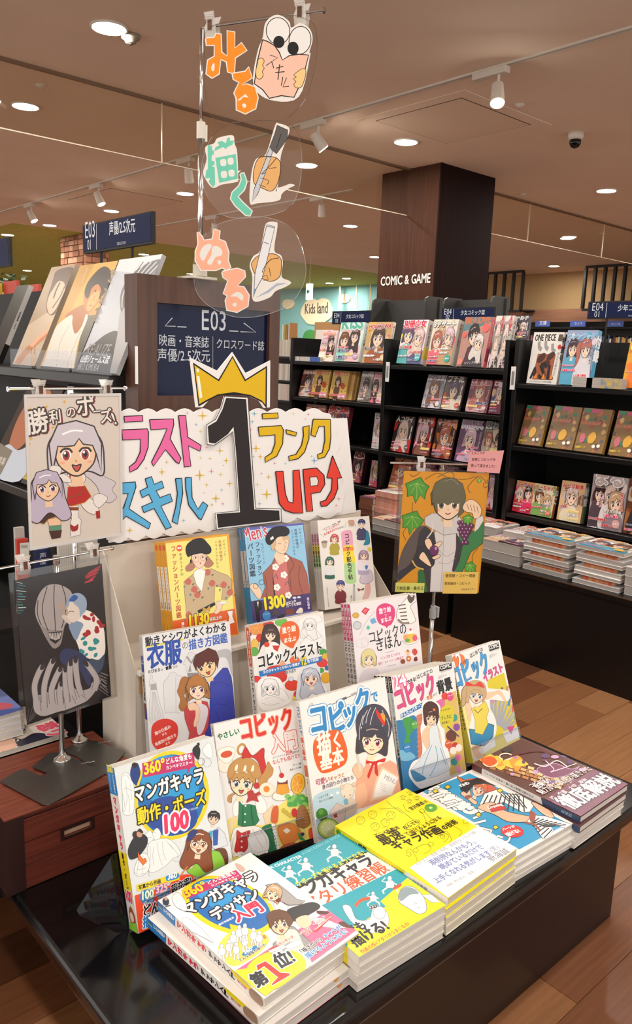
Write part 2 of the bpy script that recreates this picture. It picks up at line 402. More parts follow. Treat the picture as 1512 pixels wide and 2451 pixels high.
for x, y in ((-.2, -1.5), (2.4, -1.5), (-.2, .4), (2.4, .4), (2.4, 2.4), (-.2, 2.4), (4.97, .4), (4.97, 2.4), (7.55, .6), (7.55, 2.4), (-.2, 4.3), (-.2, 6), (2.4, 8), (10, 2.4), (10, 4.2), (7.55, 6), (4.97, 15), (4.97, 18), (7.55, 15.5), (7.55, 21), (10, 15.5), (12.4, 13), (12.6, 15.6), (10, 21), (5, 21), (12.4, 20), (10, 13), (12, 17), (10, 18)):  # those in the green ceiling are extra lamps added to brighten it
    downlight(x, y, .088, 'round downlight of the ceiling grid outside the picture or added to brighten the green ceiling')
# lighting tracks and spotlights
def track(x, y0, y1, label):
    t = thing('lighting_track', label, 'lighting track', (x, y0, CZ))
    MB().box((x-.018, y0, CZ-.012), (x-.006, y1, CZ)).box((x+.006, y0, CZ-.012), (x+.018, y1, CZ)).box((x-.006, y0, CZ-.003), (x+.006, y1, CZ)).build('rail', whitef, t)
    MB().box((x-.006, y0+.05, CZ-.005), (x+.006, y1-.05, CZ-.003)).build('slot', mat('slot', '#2c1710', .8), t)
track(4.09, -1, 11.6, 'long lighting track crossing the ceiling from upper right to the left edge')
track(5.97, 6.2, 11.6, 'lighting track behind the hanging signs')
lens = mat('lit_lens', '#fff', .5, emit=('#fff4e6', SPOT)); offl = mat('unlit_lens', '#6d5c4c', .3)
def spot(x, y, az, tilt, on, label):
    t = thing('track_spotlight', label, 'spotlight', (x, y, CZ-.01), 'spotlights on the ceiling tracks')
    MB().box((x-.025, y-.12, CZ-.05), (x+.025, y+.12, CZ-.012)).build('adapter', whitef, t, bevel=.004)
    a = Vector((x, y-.06, CZ-.05)); MB().tube(a, a+Vector((0, 0, -.07)), .008, n=8).build('arm', whitef, t)
    dr = Vector((math.cos(az)*math.sin(tilt), math.sin(az)*math.sin(tilt), -math.cos(tilt))); c = a+Vector((0, 0, -.10))
    p = c-dr*.06; q = c+dr*.07
    MB().tube(p, q, .034, .043, 20).build('lamp_head', whitef, t, smooth=False, bevel=.003)
    MB().tube(q+dr*.001, q+dr*.004, .038, n=20).build('lens', lens if on else offl, t)
for x, y, az, ti, on, l in ((4.09, 3.13, -2.4, .45, 1, 'lit spotlight on the track at the upper right, nearest the camera'), (4.09, 4.71, -.4, .7, 1, 'lit spotlight tilted right beside the uppermost hanging sign'),
                            (4.09, 6.44, .8, .5, 0, 'unlit spotlight left of the steel pole'), (4.09, 8.17, -.9, .45, 1, 'lit spotlight above the E03 01 sign, between two others'),
                            (4.09, 9.93, -.9, .5, 1, 'lit spotlight at the far left end of the track'), (5.97, 8.77, .8, .5, 0, 'unlit spotlight just right of the steel pole, behind the signs'),
                            (5.97, 6.75, .8, .6, 0, 'unlit spotlight right of the middle hanging sign')): spot(x, y, az, ti, on, l)
# hatches, detectors, dome camera
def hatch(x0, x1, y0, y1, label):
    t = thing('ceiling_hatch', label, 'ceiling hatch', ((x0+x1)/2, (y0+y1)/2, CZ)); hm = mat('hatch_plate', '#e2ccb4', .8); ln = mat('seam', '#4a3526', .9)
    MB().box((x0-.11, y0-.11, CZ-.004), (x1+.11, y1+.11, CZ)).build('hatch_frame', ceil_m, t)
    MB().box((x0, y0, CZ-.007), (x1, y1, CZ-.004)).build('hatch_door', hm, t)
    MB().box((x0-.007, y0-.007, CZ-.0055), (x1+.007, y1+.007, CZ-.004)).build('seam', ln, t)
hatch(4.4, 5.19, 3.59, 4.36, 'square ceiling hatch in front of the column top'); hatch(4.3, 5.2, 8.25, 9.3, 'square ceiling hatch far back, left of the hanging signs')
t = thing('dome_camera', 'small black dome camera in a white collar on the ceiling at right', 'camera', (5.6, 3.46, CZ))
MB().lathe((5.6, 3.46, CZ-.05), [(.05, 0), (.058, .02), (.058, .05)], 24).build('collar', whitef, t, smooth=True)
MB().lathe((5.6, 3.46, CZ-.11), [(.004, 0), (.03, .012), (.042, .035), (.043, .062)], 24).build('dome', mat('smoked_dome', '#0c0a0a', .08), t, smooth=True)
t = thing('smoke_detector', 'round detector beside the largest downlight', 'detector', (2.37, 4.29, CZ))
MB().lathe((2.37, 4.29, CZ-.045), [(.012, 0), (.03, .008), (.034, .022), (.05, .028), (.055, .045)], 24).build('housing', mat('grey_fitting', '#8f8374', .6), t, smooth=True)
MB().lathe((2.37, 4.29, CZ-.047), [(.012, 0), (.012, .003)], 16).build('sensor_eye', mat('eye', '#443830', .3), t)
for i, (x, y) in enumerate(((2.37, 5.5), (4.77, 3.39), (7.2, 5.0), (9.6, 7.4), (9.9, 5.6))):
    o = MB().lathe((x, y, CZ-.02), [(.012, 0), (.02, .008), (.03, .012), (.035, .02)], 16).build('sprinkler', whitef, smooth=True)
    tag(o, ('flush sprinkler cap above the downlight at the left edge', 'tiny sprinkler left of the dome camera', 'sprinkler near the top right glass panes', 'small sprinkler above the beige wall', 'sprinkler behind the right glass panes')[i], 'sprinkler')
# stone-clad column far left under the green ceiling
sc = thing('stone_column', 'far column clad in pinkish rough stones behind the E03 01 sign', 'column', (5.9, 12.0, 0))
MB().box((5.70, 11.8, 0), (6.1, 12.6, CZ)).build('core', mat('mortar', '#b08a70', .9), sc)
random.seed(8); stm = [mat('stone_%d' % i, c, .85) for i, c in enumerate(('#a56b4d', '#b98263', '#8f5b40', '#c29475'))]
z = 1.5
while z < CZ-.02:
    hh = random.uniform(.07, .12); y = 11.8
    while y < 12.6:
        ww = random.uniform(.08, .2); y1 = min(y+ww, 12.6)
        MB().box((5.66+random.random()*.02, y+.01, z+.008), (5.71, y1-.008, min(z+hh, CZ)-.008)).build('stone', random.choice(stm), sc); y = y1
    x = 5.70
    while x < 6.1:
        x1 = min(x+random.uniform(.08, .16), 6.1)
        MB().box((x+.01, 11.76+random.random()*.02, z+.008), (x1-.008, 11.81, min(z+hh, CZ)-.008)).build('stone', random.choice(stm), sc); x = x1
    z += hh
# children's corner
kx = 13.72
kt = thing('cloud_sign', 'large cream cloud on the teal wall reading Kids land', 'sign', (kx, 15.6, 2.2))
MM = basis((kx, 18, 0), (0, -1, 0), (0, 0, 1), (-1, 0, 0)); WMk = thing('cloud_board_frame', None, None, M=MM); bpy.data.objects.remove(WMk)
zk = cropmap(MM, 600, 640, .1984)
def blobprism(name, m, parent, pts, M, t, mp):
    q = spline([(pts[i], pts[i+1]) for i in range(0, len(pts), 2)], 4); return MB().prism([tuple(v) for v in mp(q)], M, t).build(name, m, parent)
cream = mat('cream_board', '#e6d6b4', .8)
blobprism('cloud_board', cream, kt, (600, 560, 620, 480, 650, 430, 690, 390, 745, 372, 800, 395, 860, 372, 920, 385, 950, 430, 975, 500, 985, 560, 960, 610, 905, 650, 850, 690, 760, 690, 690, 680, 650, 640), MM, .05, zk)
kp = thing('cloud_sign_lettering', 'grey letters Kids land on the cloud sign', 'lettering', M=basis((kx-.001, 18, 0), (0, -1, 0), (0, 0, 1), (-1, 0, 0)))
d = D(cropmap(WM[kp], 600, 640, .1984), 1e-4); d.T('#5d5348', 'Kids', 648, 560, 778, 553, 1.5, .03); d.T('#5d5348', 'land', 797, 556, 930, 550, 1.5, .03); d.build('letters', kp, m=MATTE)
for nm, l, pts in (('wall_cloud', 'small cream cloud high on the teal wall right of the Kids land sign', (1055, 380, 1075, 335, 1120, 322, 1165, 325, 1195, 370, 1180, 410, 1130, 430, 1080, 415)),
                   ('wall_cloud', 'small cream cloud on the teal wall left of the Kids land sign', (380, 440, 400, 395, 450, 385, 500, 395, 522, 435, 500, 480, 440, 505, 395, 480))):
    o = blobprism(nm, cream, None, pts, MM, .04, zk); tag(o, l, 'cloud cutout')
o = blobprism('tree_cutout', mat('leaf_board', '#3f8a45', .8), None, (630, 870, 640, 800, 670, 765, 720, 750, 760, 770, 800, 800, 820, 870, 720, 900), MM, .04, zk); tag(o, 'green tree cutout standing low on the teal wall', 'tree cutout')
for i, px in enumerate((1075, 1275, 1440)):
    t = thing('hanging_rope', ('leftmost', 'middle', 'rightmost')[i]+' white double rope hanging before the teal wall', 'rope', (13.5, 14, 2.8)); a = onx(600+px*.1984, 640+230*.1984, 13.5); b = onx(600+(px-15)*.1984, 640+520*.1984, 13.5); c = onx(600+(px+15)*.1984, 640+520*.1984, 13.5)
    a[2] = 2.9; MB().tube(a, b, .014, n=6).build('strand', cream, t); MB().tube(a, c, .014, n=6).build('strand', cream, t)
# emergency exit sign hanging
t = thing('exit_sign', 'small lit white sign with a green left arrow hanging from the ceiling', 'exit sign'); MM = basis(onx(600+662*.1984, 640+390*.1984, 9.0), (0, -1, 0), (0, 0, 1), (-1, 0, 0)); t.matrix_world = MM; WM[t] = MM
MB().box((0, 0, -.06), (.11, .26, 0)).build('sign_body', mat('lit_panel', '#fff', .5, emit=('#ffffff', 1.6)), t, local=True)
d = D(lambda p: p, 1e-4); d.P('#1f9a6a', .015, .13, .055, .19, .055, .15, .095, .15, .095, .11, .055, .11, .055, .07); d.build('arrow', t, (0, 0, .002))
MB().tube((.055, .26, -.03), (.055, CZ-MM[2][3], -.03), .004, n=6).build('hanger', whitef, t, local=True)
# far right: lattice frames, wall band and wall bookcases
dk = mat('dark_metal', '#120c0a', .5)
for (pa, pb, n), l in zip(((1166, 1254, 4), (1402, 1600, 8)), ('black lattice frame hanging before the beige wall, nearer the column', 'black lattice frame hanging at the right edge above the E04 01 sign')):
    X = 12.95; ya = onx(pa, 650, X)[1]; yb = onx(pb, 640, X)[1]; t = thing('lattice_frame', l, 'lattice', (X, ya, 2.9))
    for z0 in (2.14, 2.86): MB().box((X-.03, yb, z0), (X+.03, ya, z0+.04)).build('rail', dk, t)
    for i in range(n+1):
        y = ya+(yb-ya)*i/n; MB().box((X-.03, y-.022, 2.18), (X+.03, y+.022, 2.86)).build('slat', dk, t)
t = thing('wall_bookcase', 'long black bookcase under a wood band along the beige wall', 'bookcase', (13.3, 6, 0))
MB().box((13.2, 1, 1.97), (13.6, 11.2, 2.2)).build('wood_band', mat('band_wood', '#8a5f44', .5, noise=('#7a5038', (1, 1, 12), 2)), t)
MB().box((13.25, 1, 0), (13.6, 11.2, 1.97)).build('carcass', blackm, t)
for z0 in (1.84, 1.45, 1.1, .75): MB().box((13.05, 1, z0), (13.25, 11.2, z0+.03)).build('shelf_board', blackm, t)
random.seed(3)
bs = thing('wall_books', 'dense rows of tiny book spines in the wall bookcase', 'books', (13.1, 6, 1.5)); bs['kind'] = 'stuff'
cols = [mat('spine_%d' % i, c, .6) for i, c in enumerate(('#cfc4b4', '#8f3f36', '#c9a25a', '#44546f', '#6f4d6d', '#e3dccf', '#31302f', '#b96b7d'))]
b = MB()
for z0 in (1.132, 1.482):
    y = 1.3
    while y < 10.8:
        ww = random.uniform(.02, .05); b.k = random.randrange(8); b.box((13.07, y, z0), (13.2, y+ww*.9, z0+random.uniform(.17, .26))); y += ww
b.build('book_row', cols, bs, kind='stuff')
blue_l = mat('blue_label', '#4a63b0', .6)
for i, px in enumerate((1292, 1376, 1465)):
    p = onx(px, 775, 13.0); MM = basis((13.0, p[1], p[2]-.05), (0, -1, 0), (0, 0, 1), (-1, 0, 0)); t = thing('shelf_label', ('leftmost', 'middle', 'rightmost')[i]+' small blue header label on the far wall bookcase', 'label', M=MM)
    MB().box((-.1, 0, -.02), (.2, .1, 0)).build('plate', blue_l, t, local=True); d = D(lambda p: p, 1e-4); d.T('#fff', ('文庫', 'ラノベ', 'タレント本')[i], -.02, .035, .14, .035); d.build('lettering', t)
p = onx(1263, 745, 13.1); t = thing('wall_speaker', 'small dark disc on the ledge of the beige wall', 'fixture', tuple(p)); MB().lathe(p, [(.02, -.03), (.13, 0), (.13, .015), (.05, .03)], 20).build('disc', dk, t)
# ================= books =================
def book(name, label, cat, M, w, h, t, cover, front=None, spine='L', spineart=None, pg=pages, group=None, rough=None):
    """front cover lies in the plane z = 0 of M, origin at its lower left corner; the block hangs behind it"""
    b = thing(name, label, cat, M=M, group=group); c = .0012
    m = cover if not isinstance(cover, str) else mat('cover_'+cover.strip('#'), cover, .35)
    k = MB().box((0, 0, -c), (w, h, 0)).box((0, 0, -t), (w, h, -t+c))
    k.box((0, 0, -t+c), (c, h, -c)) if spine == 'L' else k.box((w-c, 0, -t+c), (w, h, -c))
    cov = k.build('cover', m, b, local=True)
    x0, x1 = (c, w-.0015) if spine == 'L' else (.0015, w-c)
    MB().box((x0, .001, -t+c), (x1, h-.001, -c)).build('page_block', pg, b, local=True)
    if front:
        me = front if isinstance(front, bpy.types.Mesh) else None
        if me is None: front(b)
        else:
            o = bpy.data.objects.new('cover_print', me); COL.objects.link(o); o.parent = b; o.matrix_local = Matrix.Translation((0, 0, .0002)); WM[o] = M
    if spineart:
        SM = (Matrix(((0, 0, -1, -.0003), (0, 1, 0, 0), (1, 0, 0, -t), (0, 0, 0, 1))) if spine == 'L' else Matrix(((0, 0, 1, w+.0003), (0, 1, 0, 0), (-1, 0, 0, 0), (0, 0, 0, 1))))
        me = spineart if isinstance(spineart, bpy.types.Mesh) else spineart(t, h)
        o = bpy.data.objects.new('spine_print', me); COL.objects.link(o); o.parent = b; o.matrix_local = SM; WM[o] = M
    for o in list(b.children):
        if o.name.startswith(('cover_print', 'spine_print')): o.parent = cov
    return b
def spine_mesh(draw, step=3e-5):
    def f(t, h):
        d = D(unitmap(t, h), step); draw(d); return d.mesh('spine_print', PRINT)
    return f
KA = 'コミックスキルアップラブストーリー恋花月星夢空少女花とゆめ王子姫学園物語特集号恋愛秘密最強新連載読切'
def magcover(seed, bg, cols, title, tcol, w=.15, h=.215, n=2, style=None, busy=1.0):
    r = random.Random(seed); d = D(unitmap(w, h), 5e-5); d.clip = (np.array([0, 0.]), np.array([w, h]))
    d.P(bg, 0, 0, 100, 0, 100, 100, 0, 100)
    for i in range(int(9*busy)):
        x, y, s = r.uniform(5, 95), r.uniform(8, 95), r.uniform(6, 22); pts = []
        for a in range(7): pts += [x+s*r.uniform(.5, 1.1)*math.cos(a*.9), y+s*r.uniform(.5, 1.1)*math.sin(a*.9)]
        d.B(r.choice(cols), *pts)
    for i in range(n):
        st = style or r.choice(['long', 'short', 'bob', 'pony']); s = r.uniform(24, 34) if n > 1 else 40
        x = 50 if n == 1 else 28+44*i/(n-1)+r.uniform(-4, 4); y = r.uniform(34, 50)
        hr = r.choice(['#3a2a2a', '#7a4a30', '#c9a27a', '#e0c8c0', '#574a6a', '#b5685a', '#d9b8c8'])
        d.B(r.choice(cols), x-s*.9, 100, x-s*.8, y+s*.9, x, y+s*.6, x+s*.8, y+s*.9, x+s*.9, 100); face(d, x, y, s, r.uniform(-.25, .25), hair=hr, style=st, eye=r.choice(['#6a4a8a', '#3a6a8a', '#7a4a2a']))
    d.T(tcol, title, 5, 17, 95, 15, 1.1, .05, [('#ffffff' if lin(tcol)[1] < .5 else '#40202a', .05)])
    d.T(r.choice(cols+['#fff']), ''.join(r.choice(KA) for _ in range(9)), 5, 24, 80, 24)
    for k in range(int(4*busy)):
        y = 62+k*9; x = r.choice([4, 45]); c = r.choice(['#ffffff', '#e8306a', '#ffe23a', '#2a3a7a', '#d0202a'])
        d.T(c, ''.join(r.choice(KA) for _ in range(r.randint(5, 8))), x, y+5, x+r.uniform(38, 52), y+4, 1.1, .05, [('#ffffff' if c != '#ffffff' else '#5a2038', .06)])
    d.VT(r.choice(['#d02050', '#222222', '#ffffff']), ''.join(r.choice(KA) for _ in range(8)), 93, 26, 92, 62, 1, .03, [('#fff', .05)])
    if r.random() < .6: d.E(r.choice(cols), 84, 86, 11, 8); d.T('#fff', ''.join(r.choice(KA) for _ in range(3)), 76, 88, 92, 87, 1, .03)
    return d.mesh('cover_print', PRINT)
def magspine(bg, txt, col, band=None):
    def dr(d):
        d.P(bg, 0, 0, 100, 0, 100, 100, 0, 100)
        if band: d.P(band, 0, 62, 100, 62, 100, 88, 0, 88)
        d.VT(col, txt, 50, 8, 50, 58, .8, .04)
    return spine_mesh(dr)
# ---------------- the two comic magazine racks ----------------
XS, XB, XM, XF = 3.0, 3.3, 3.035, 2.67
def zat(px, py, x=XS): return onx(px, py, x)[2]
zL = [zat(800, 868), zat(849, 963), zat(849, 1070), zat(849, 1161)]; zR = [zat(1217, 917), zat(1237, 1068), zat(1230, 1230)]
yL, yD, yP, yE = onx(695, 868, XS)[1], onx(920, 880, XS)[1], onx(1226, 917, XS)[1], .25
ZB = .385
def rack(name, label, y1, y0, zs, ztop, posts):
    t = thing(name, label, 'magazine rack', (XS, (y0+y1)/2, 0))
    MB().box((XF+.02, y0, 0), (XB+.05, y1, ZB-.025)).build('base_cabinet', black, t)
    MB().box((XF, y0, ZB-.025), (XB+.05, y1, ZB)).build('ledge', black, t, bevel=.003)
    MB().box((XF-.003, y0, ZB-.006), (XF, y1, ZB)).build('ledge_trim', mat('alu', '#b9b4ac', .3, 1), t)
    MB().box((XB, y0, ZB), (XB+.03, y1, ztop)).build('back_panel', blackm, t)
    for z in zs: MB().box((XS, y0, z-.02), (XB, y1, z)).build('shelf_board', black, t, bevel=.002)
    for y in posts: MB().box((XS-.004, y-.011, ZB), (XB+.03, y+.011, ztop)).build('upright', black, t, bevel=.002)
    return t
zt1 = onx(700, 808, XS)[2]; zt2 = onx(1250, 812, XS)[2]
ra = rack('magazine_rack', 'tall black magazine rack in two bays, left of the taller post', yL, yP+.03, zL, zt1, (yL-.011, yD, yP+.04))
rb = rack('magazine_rack', 'black magazine rack at the right edge with gold wrapped magazines', yP, yE, zR, zt2, (yP-.012, yE+.011))
def price(px, py, l):
    p = onx(px, py, XS-.01); o = MB().box((XS-.008, p[1]-.012, p[2]-.05), (XS-.005, p[1]+.012, p[2]+.05)).build('price_tag', white); tag(o, l, 'price tag')
    d = D(lambda p: p, 1e-4)
    for k in range(7): d.P('#555', .004+.002*k, .02, .005+.002*k, .02, .005+.002*k, .08, .004+.002*k, .08)
    d.build('barcode', o).matrix_local = basis((XS-.0084, p[1]+.01, p[2]-.05), (0, -1, 0), (0, 0, 1), (-1, 0, 0))
price(926, 890, 'white barcode tag on the post between the two bays of the left rack'); price(1226, 905, 'white barcode tag on the post between the two racks')
def mag(x0, x1, yt, z, label, front, t=.02, cover='#8a7a78', spine='R', sart=None, tilt=.2, xm=XM, name='comic_magazine', pg=pages2, cat='magazine', copies=0, group=None):
    t0 = t*math.sin(tilt); zb = z+t0+.002
    ya = solve1(lambda v: prj((xm, v, zb))[0], .1, 9., x0); yb = solve1(lambda v: prj((xm, v, zb))[0], .1, 9., x1); wd = ya-yb
    e2 = np.array([math.sin(tilt), 0, math.cos(tilt)]); h = solve1(lambda v: prj(np.array([xm, ya, zb])+e2*v)[1], .05, .6, yt)
    cap = [q for q in (zR if x0 > 1226 else zL) if q > z+.1]
    if cap: h = min(h, (min(cap)-.0225-zb)/e2[2])
    e1 = np.array([0, -1., 0]); e3 = np.cross(e1, e2); M = basis((xm, ya, zb), e1, e2, e3)
    if callable(front) and not isinstance(front, bpy.types.Mesh): front = front(wd, h)
    if callable(sart): sart = sart(t, h)
    b = book(name, label, cat, M, wd, h, t, cover, front, spine, sart, pg, group)
    return b, M, wd, h
def mc(seed, bg, cols, title, tcol, **k): return lambda w, h: magcover(seed, bg, cols, title, tcol, w, h, **k)
# top shelf, left rack
A = zL[0]
mag(760, 795, 791, A, 'thin pink magazine with two pale characters, leftmost upright on the top shelf', mc(1, '#f3d4d8', ['#f0a0b8', '#e8c23a', '#fff0e0', '#d85a80'], 'スペシャル', '#f08020'), .012, '#f3d4d8')
mag(800, 857, 772, A, 'thick pale mint magazine of an embracing couple, next to the thin pink one', mc(2, '#d8efe6', ['#9fe0cc', '#f4c8c8', '#e8e0e8', '#c8a0c0'], 'KISS', '#5fb8a0'), .035, '#d8d8d0', sart=magspine('#c8ccc8', 'KISS付録', '#60706a'))
mag(865, 923, 771, A, 'thick brown and gold magazine with a dark haired woman, right end of the left bay', mc(3, '#c9a46a', ['#a85a30', '#e8b050', '#8a5a3a', '#f0d8a0'], 'HONKOWA', '#c03a30', n=1), .02, '#e8d8c0', sart=magspine('#e8ddd0', 'ほんとにあった', '#6a3a30'))
mag(948, 1006, 766, A, 'thick magazine with pink haired characters and teal lettering, left in the middle bay', mc(4, '#efe6e8', ['#e87aa0', '#58b8b8', '#ffe23a', '#5a5a8a'], '別冊少女', '#d8204a'), .045, '#e8e0dc', sart=magspine('#d8d0c8', '別冊少女三月', '#805a30', '#e8c850'))
mag(1019, 1077, 765, A, 'teal and cream magazine of a couple with a large number 3', mc(5, '#e8dcc8', ['#2fa89a', '#c8a078', '#e86a7a', '#f4f0e8'], '3デザート', '#fff8f0'), .05, '#e0d8d0', sart=magspine('#dcd4cc', 'デザート三月号', '#a0404a'))
def belove(w, h):
    d = D(unitmap(w, h), 5e-5); d.clip = (np.array([0, 0.]), np.array([w, h])); d.P('#b98a80', 0, 0, 100, 0, 100, 100, 0, 100); d.P('#5b7c80', 0, 0, 100, 0, 100, 12, 0, 30)
    d.T('#c46a4a', 'BE·LOVE', 3, 14, 97, 12, 1.3, .06); d.P('#3c3640', 20, 100, 30, 62, 55, 50, 80, 60, 95, 100)
    face(d, 45, 38, 34, -.3, hair='#241c22', eye='#8a4a4a'); face(d, 68, 52, 26, .2, hair='#d8d0cc', style='long'); d.E('#e8605a', 84, 22, 12, 9); d.E('#e8605a', 10, 36, 8, 6)
    d.VT('#a8283a', '三千円の使いかた', 40, 56, 36, 92, 1, .02); d.T('#e8d8e0', 'ロマンス特集号', 30, 95, 90, 92); d.E('#e8907a', 12, 90, 10, 7); return d.mesh('cover_print', PRINT)
bl, Mb, wb, hb = mag(1091, 1155, 759, A, 'thick mauve magazine with a black haired figure and white doll, held by a rubber band', belove, .03, '#d88088', sart=magspine('#f07a84', 'BE·LOVE3', '#ffffff', '#b84a68'))
for k in (1, 2): copy_tree(bl, Matrix.Translation((.033*k, -.006*k, 0)) @ Mb, ('copy right behind the mauve magazine, only its pink spine showing', 'second hidden copy of the mauve magazine with a pink spine')[k-1])
gm = mc(77, '#4c4650', ['#6a6070', '#a89880', '#3a3440', '#887868'], 'ゴールド', '#a8a8a8', n=2); gs = magspine('#e6e2da', 'GOLD少女', '#3a3a40', '#6a5a48')
g1, Mg, wg, hg = mag(1164, 1186, 756, A, 'white spined girls comic magazine standing edge on, left of a pair', mc(78, '#d8d4cc', ['#8a8078', '#c84a50', '#3a3440'], 'GOLD', '#a03a30', n=1), .03, '#e8e4de', sart=gs)
for k, l in ((1, 'white spined girls comic magazine standing edge on, right of the pair'),): copy_tree(g1, Mg @ Matrix.Translation((.045*k, 0, 0)), l)
mag(1215, 1262, 757, zt2+.002, 'dark grey magazine with two characters on top of the post between the racks', gm, .012, '#5c5660', xm=3.1, tilt=.1)
for k in range(3):
    p0 = onx(700+k*24, 866, XM); o = MB().box((XM-.02, p0[1]-.085, A+.001), (XM+.16, p0[1], A+.026)).build('comic_volume', pages2)
    tag(o, ('white comic volume lying at the left end of the top shelf', 'middle of three comic volumes lying on the top shelf', 'comic volume lying against the thin pink magazine, with a blue spine')[k], 'book')
    MB().box((XM-.0215, p0[1]-.085, A+.001), (XM-.02, p0[1], A+.026)).build('spine_cover', mat('bl%d' % k, ('#d8cfc8', '#cfc6c0', '#4a6ab0')[k], .5), o, local=True)
# second shelf
B_ = zL[1]
def misesu(w, h):
    d = D(unitmap(w, h), 5e-5); d.P('#d9b45c', 0, 0, 100, 0, 100, 100, 0, 100); r = random.Random(5)
    for i in range(26): d.star(r.choice(['#7a5a20', '#c04a30', '#f0d890']), r.uniform(4, 96), r.uniform(20, 76), r.uniform(2, 5), k=5, thin=.5)
    d.T('#c8502a', '別冊ミセス', 12, 17, 96, 16, 1.2, .06, [('#f0e0b0', .05)]); figure(d, 42, 38, 24, .05, top='#5a3a2a', bottom='#4a3028', hair='#2c1c18', style='bob'); d.E('#c8402a', 72, 52, 13, 10, .5)
    d.P('#d8766a', 0, 82, 55, 82, 55, 90, 0, 90); d.P('#e890a8', 55, 80, 100, 80, 100, 97, 55, 97); d.T('#5a2a1a', '家庭サスペンス特集', 4, 96, 90, 96); d.T('#fff', '読切り満載', 58, 92, 96, 91, 1, .03); return d.mesh('cover_print', PRINT)
mag(713, 744, 884, B_, 'slim magazine with a red dressed figure, leftmost on the second shelf', mc(11, '#8a5a50', ['#a8302a', '#d8c8b8', '#5a3a38'], '漫画特選', '#e8c0b0', n=1, style='short'), .01, '#6a3028', tilt=.25)
m1, Mm, wm, hm_ = mag(743, 780, 884, B_, 'gold magazine of a brown suited woman with a red heart, left of the pair', misesu, .014, '#c8a060', tilt=.2)
m2 = copy_tree(m1, Matrix.Translation((0, -(onx(743, 955, XM)[1]-onx(786, 957, XM)[1]), 0)) @ Mm, 'gold magazine of a brown suited woman with a red heart, right of the pair')
for k, l in ((1, 'gold magazine copy behind the right one of the pair, spine showing'), (2, 'second gold magazine copy behind, spine showing')): copy_tree(m1, Matrix.Translation((.017*k, -.012*k-.02, 0)) @ WM[m2], l, skip=('cover_print',))
mag(854, 883, 888, B_, 'grey magazine showing a koala on the second shelf', mc(13, '#8f8884', ['#a8a098', '#7a706a', '#c8a8a8'], 'まんが絆', '#c0b8b4', n=1, style='short'), .01, '#8f8884', tilt=.2)
mag(884, 915, 890, B_, 'pale pink magazine beside the koala one on the second shelf', mc(14, '#d8a8b0', ['#e87a90', '#c8a8c8', '#f0d0d0'], 'ほんとう', '#d8405a'), .01, '#d8a8b0', tilt=.2)
mag(1007, 1051, 896, B_, 'silvery wrapped magazine, leftmost in the right bay of the second shelf', mc(15, '#a8a0a8', ['#7a7888', '#d8d0d8', '#88a0b8'], 'NEW恋愛', '#e8e0e8', n=1), .012, '#a8a0a8', tilt=.26)
mag(1053, 1097, 900, B_, 'dark wrapped magazine with a pale figure and red blossoms', mc(16, '#6a5a58', ['#c8503a', '#d8ccc0', '#4a3a3a', '#d8a050'], 'プチ花', '#e8e0d8', n=1, style='bob'), .012, '#5a4a48', tilt=.26)
mag(1112, 1163, 907, B_, 'dim rose magazine with one large face on the second shelf', mc(17, '#7a4858', ['#a06a78', '#c89aa0', '#5a3040'], '恋愛天国', '#a02a3a', n=1), .012, '#6a3a48', tilt=.24)
mag(1168, 1207, 909, B_, 'red magazine of a woman with pinned up hair beside the post', mc(18, '#8a2a24', ['#c8402a', '#d8b090', '#3a4a7a', '#702040'], 'こわい本', '#d8b0c0', n=1, style='bob'), .02, '#702030', tilt=.2)
# third shelf
C_ = zL[2]
mag(722, 770, 966, C_+.03, 'dim red magazine on the third shelf, just right of the banner top', mc(20, '#a05a50', ['#c8706a', '#e0b090', '#7a3a38'], 'ガーリ0', '#e89080'), .012, '#904a44')
mag(775, 825, 970, C_+.03, 'dim pink magazine third from left on the third shelf', mc(21, '#8a4048', ['#c86070', '#d8a0a0', '#5a2830'], '愛強', '#d84a4a'), .03, '#7a3840')
mag(888, 912, 987, C_, 'narrow white comic page magazine beside the bay post on the third shelf', mc(22, '#c8c0c0', ['#8a8088', '#e8e0e0'], 'どん', '#605860', n=1), .01, '#c8c0c0', tilt=.1)
mag(932, 977, 993, C_, 'black horror magazine with a pale face on the third shelf', mc(23, '#2c2422', ['#6a5a58', '#a08a80', '#c8302a'], '人コワイ', '#e8e0dc', n=1, style='long'), .012, '#1c1816', tilt=.22)
mag(985, 1025, 996, C_, 'dim red mystery magazine in the middle of the third shelf', mc(24, '#6a2c28', ['#c8402a', '#8a5a4a', '#3a4a6a'], 'ミステリ', '#d8b8a8', n=1), .012, '#5a2420', tilt=.2)
mag(1030, 1078, 1000, C_, 'dark magazine of a glamorous orange toned woman on the third shelf', mc(25, '#3a1e14', ['#c8702a', '#8a2a1a', '#d8a050'], 'サクラ月', '#c8504a', n=1, style='long'), .012, '#2c1810', tilt=.2)
mag(1086, 1141, 1003, C_, 'violet magazine of a fair haired girl on the third shelf', mc(26, '#6a4a6a', ['#a080a8', '#c8a8c0', '#4a3450'], '無双', '#c8b0d0', n=1, style='bob'), .012, '#5a4058', tilt=.22)
mag(1143, 1195, 1007, C_, 'magazine of two pale figures on the third shelf beside the post', mc(27, '#7a6a60', ['#b8a898', '#d8c8b0', '#a84a40'], '囚われ', '#c8d0d0'), .012, '#6a5a54', tilt=.2)
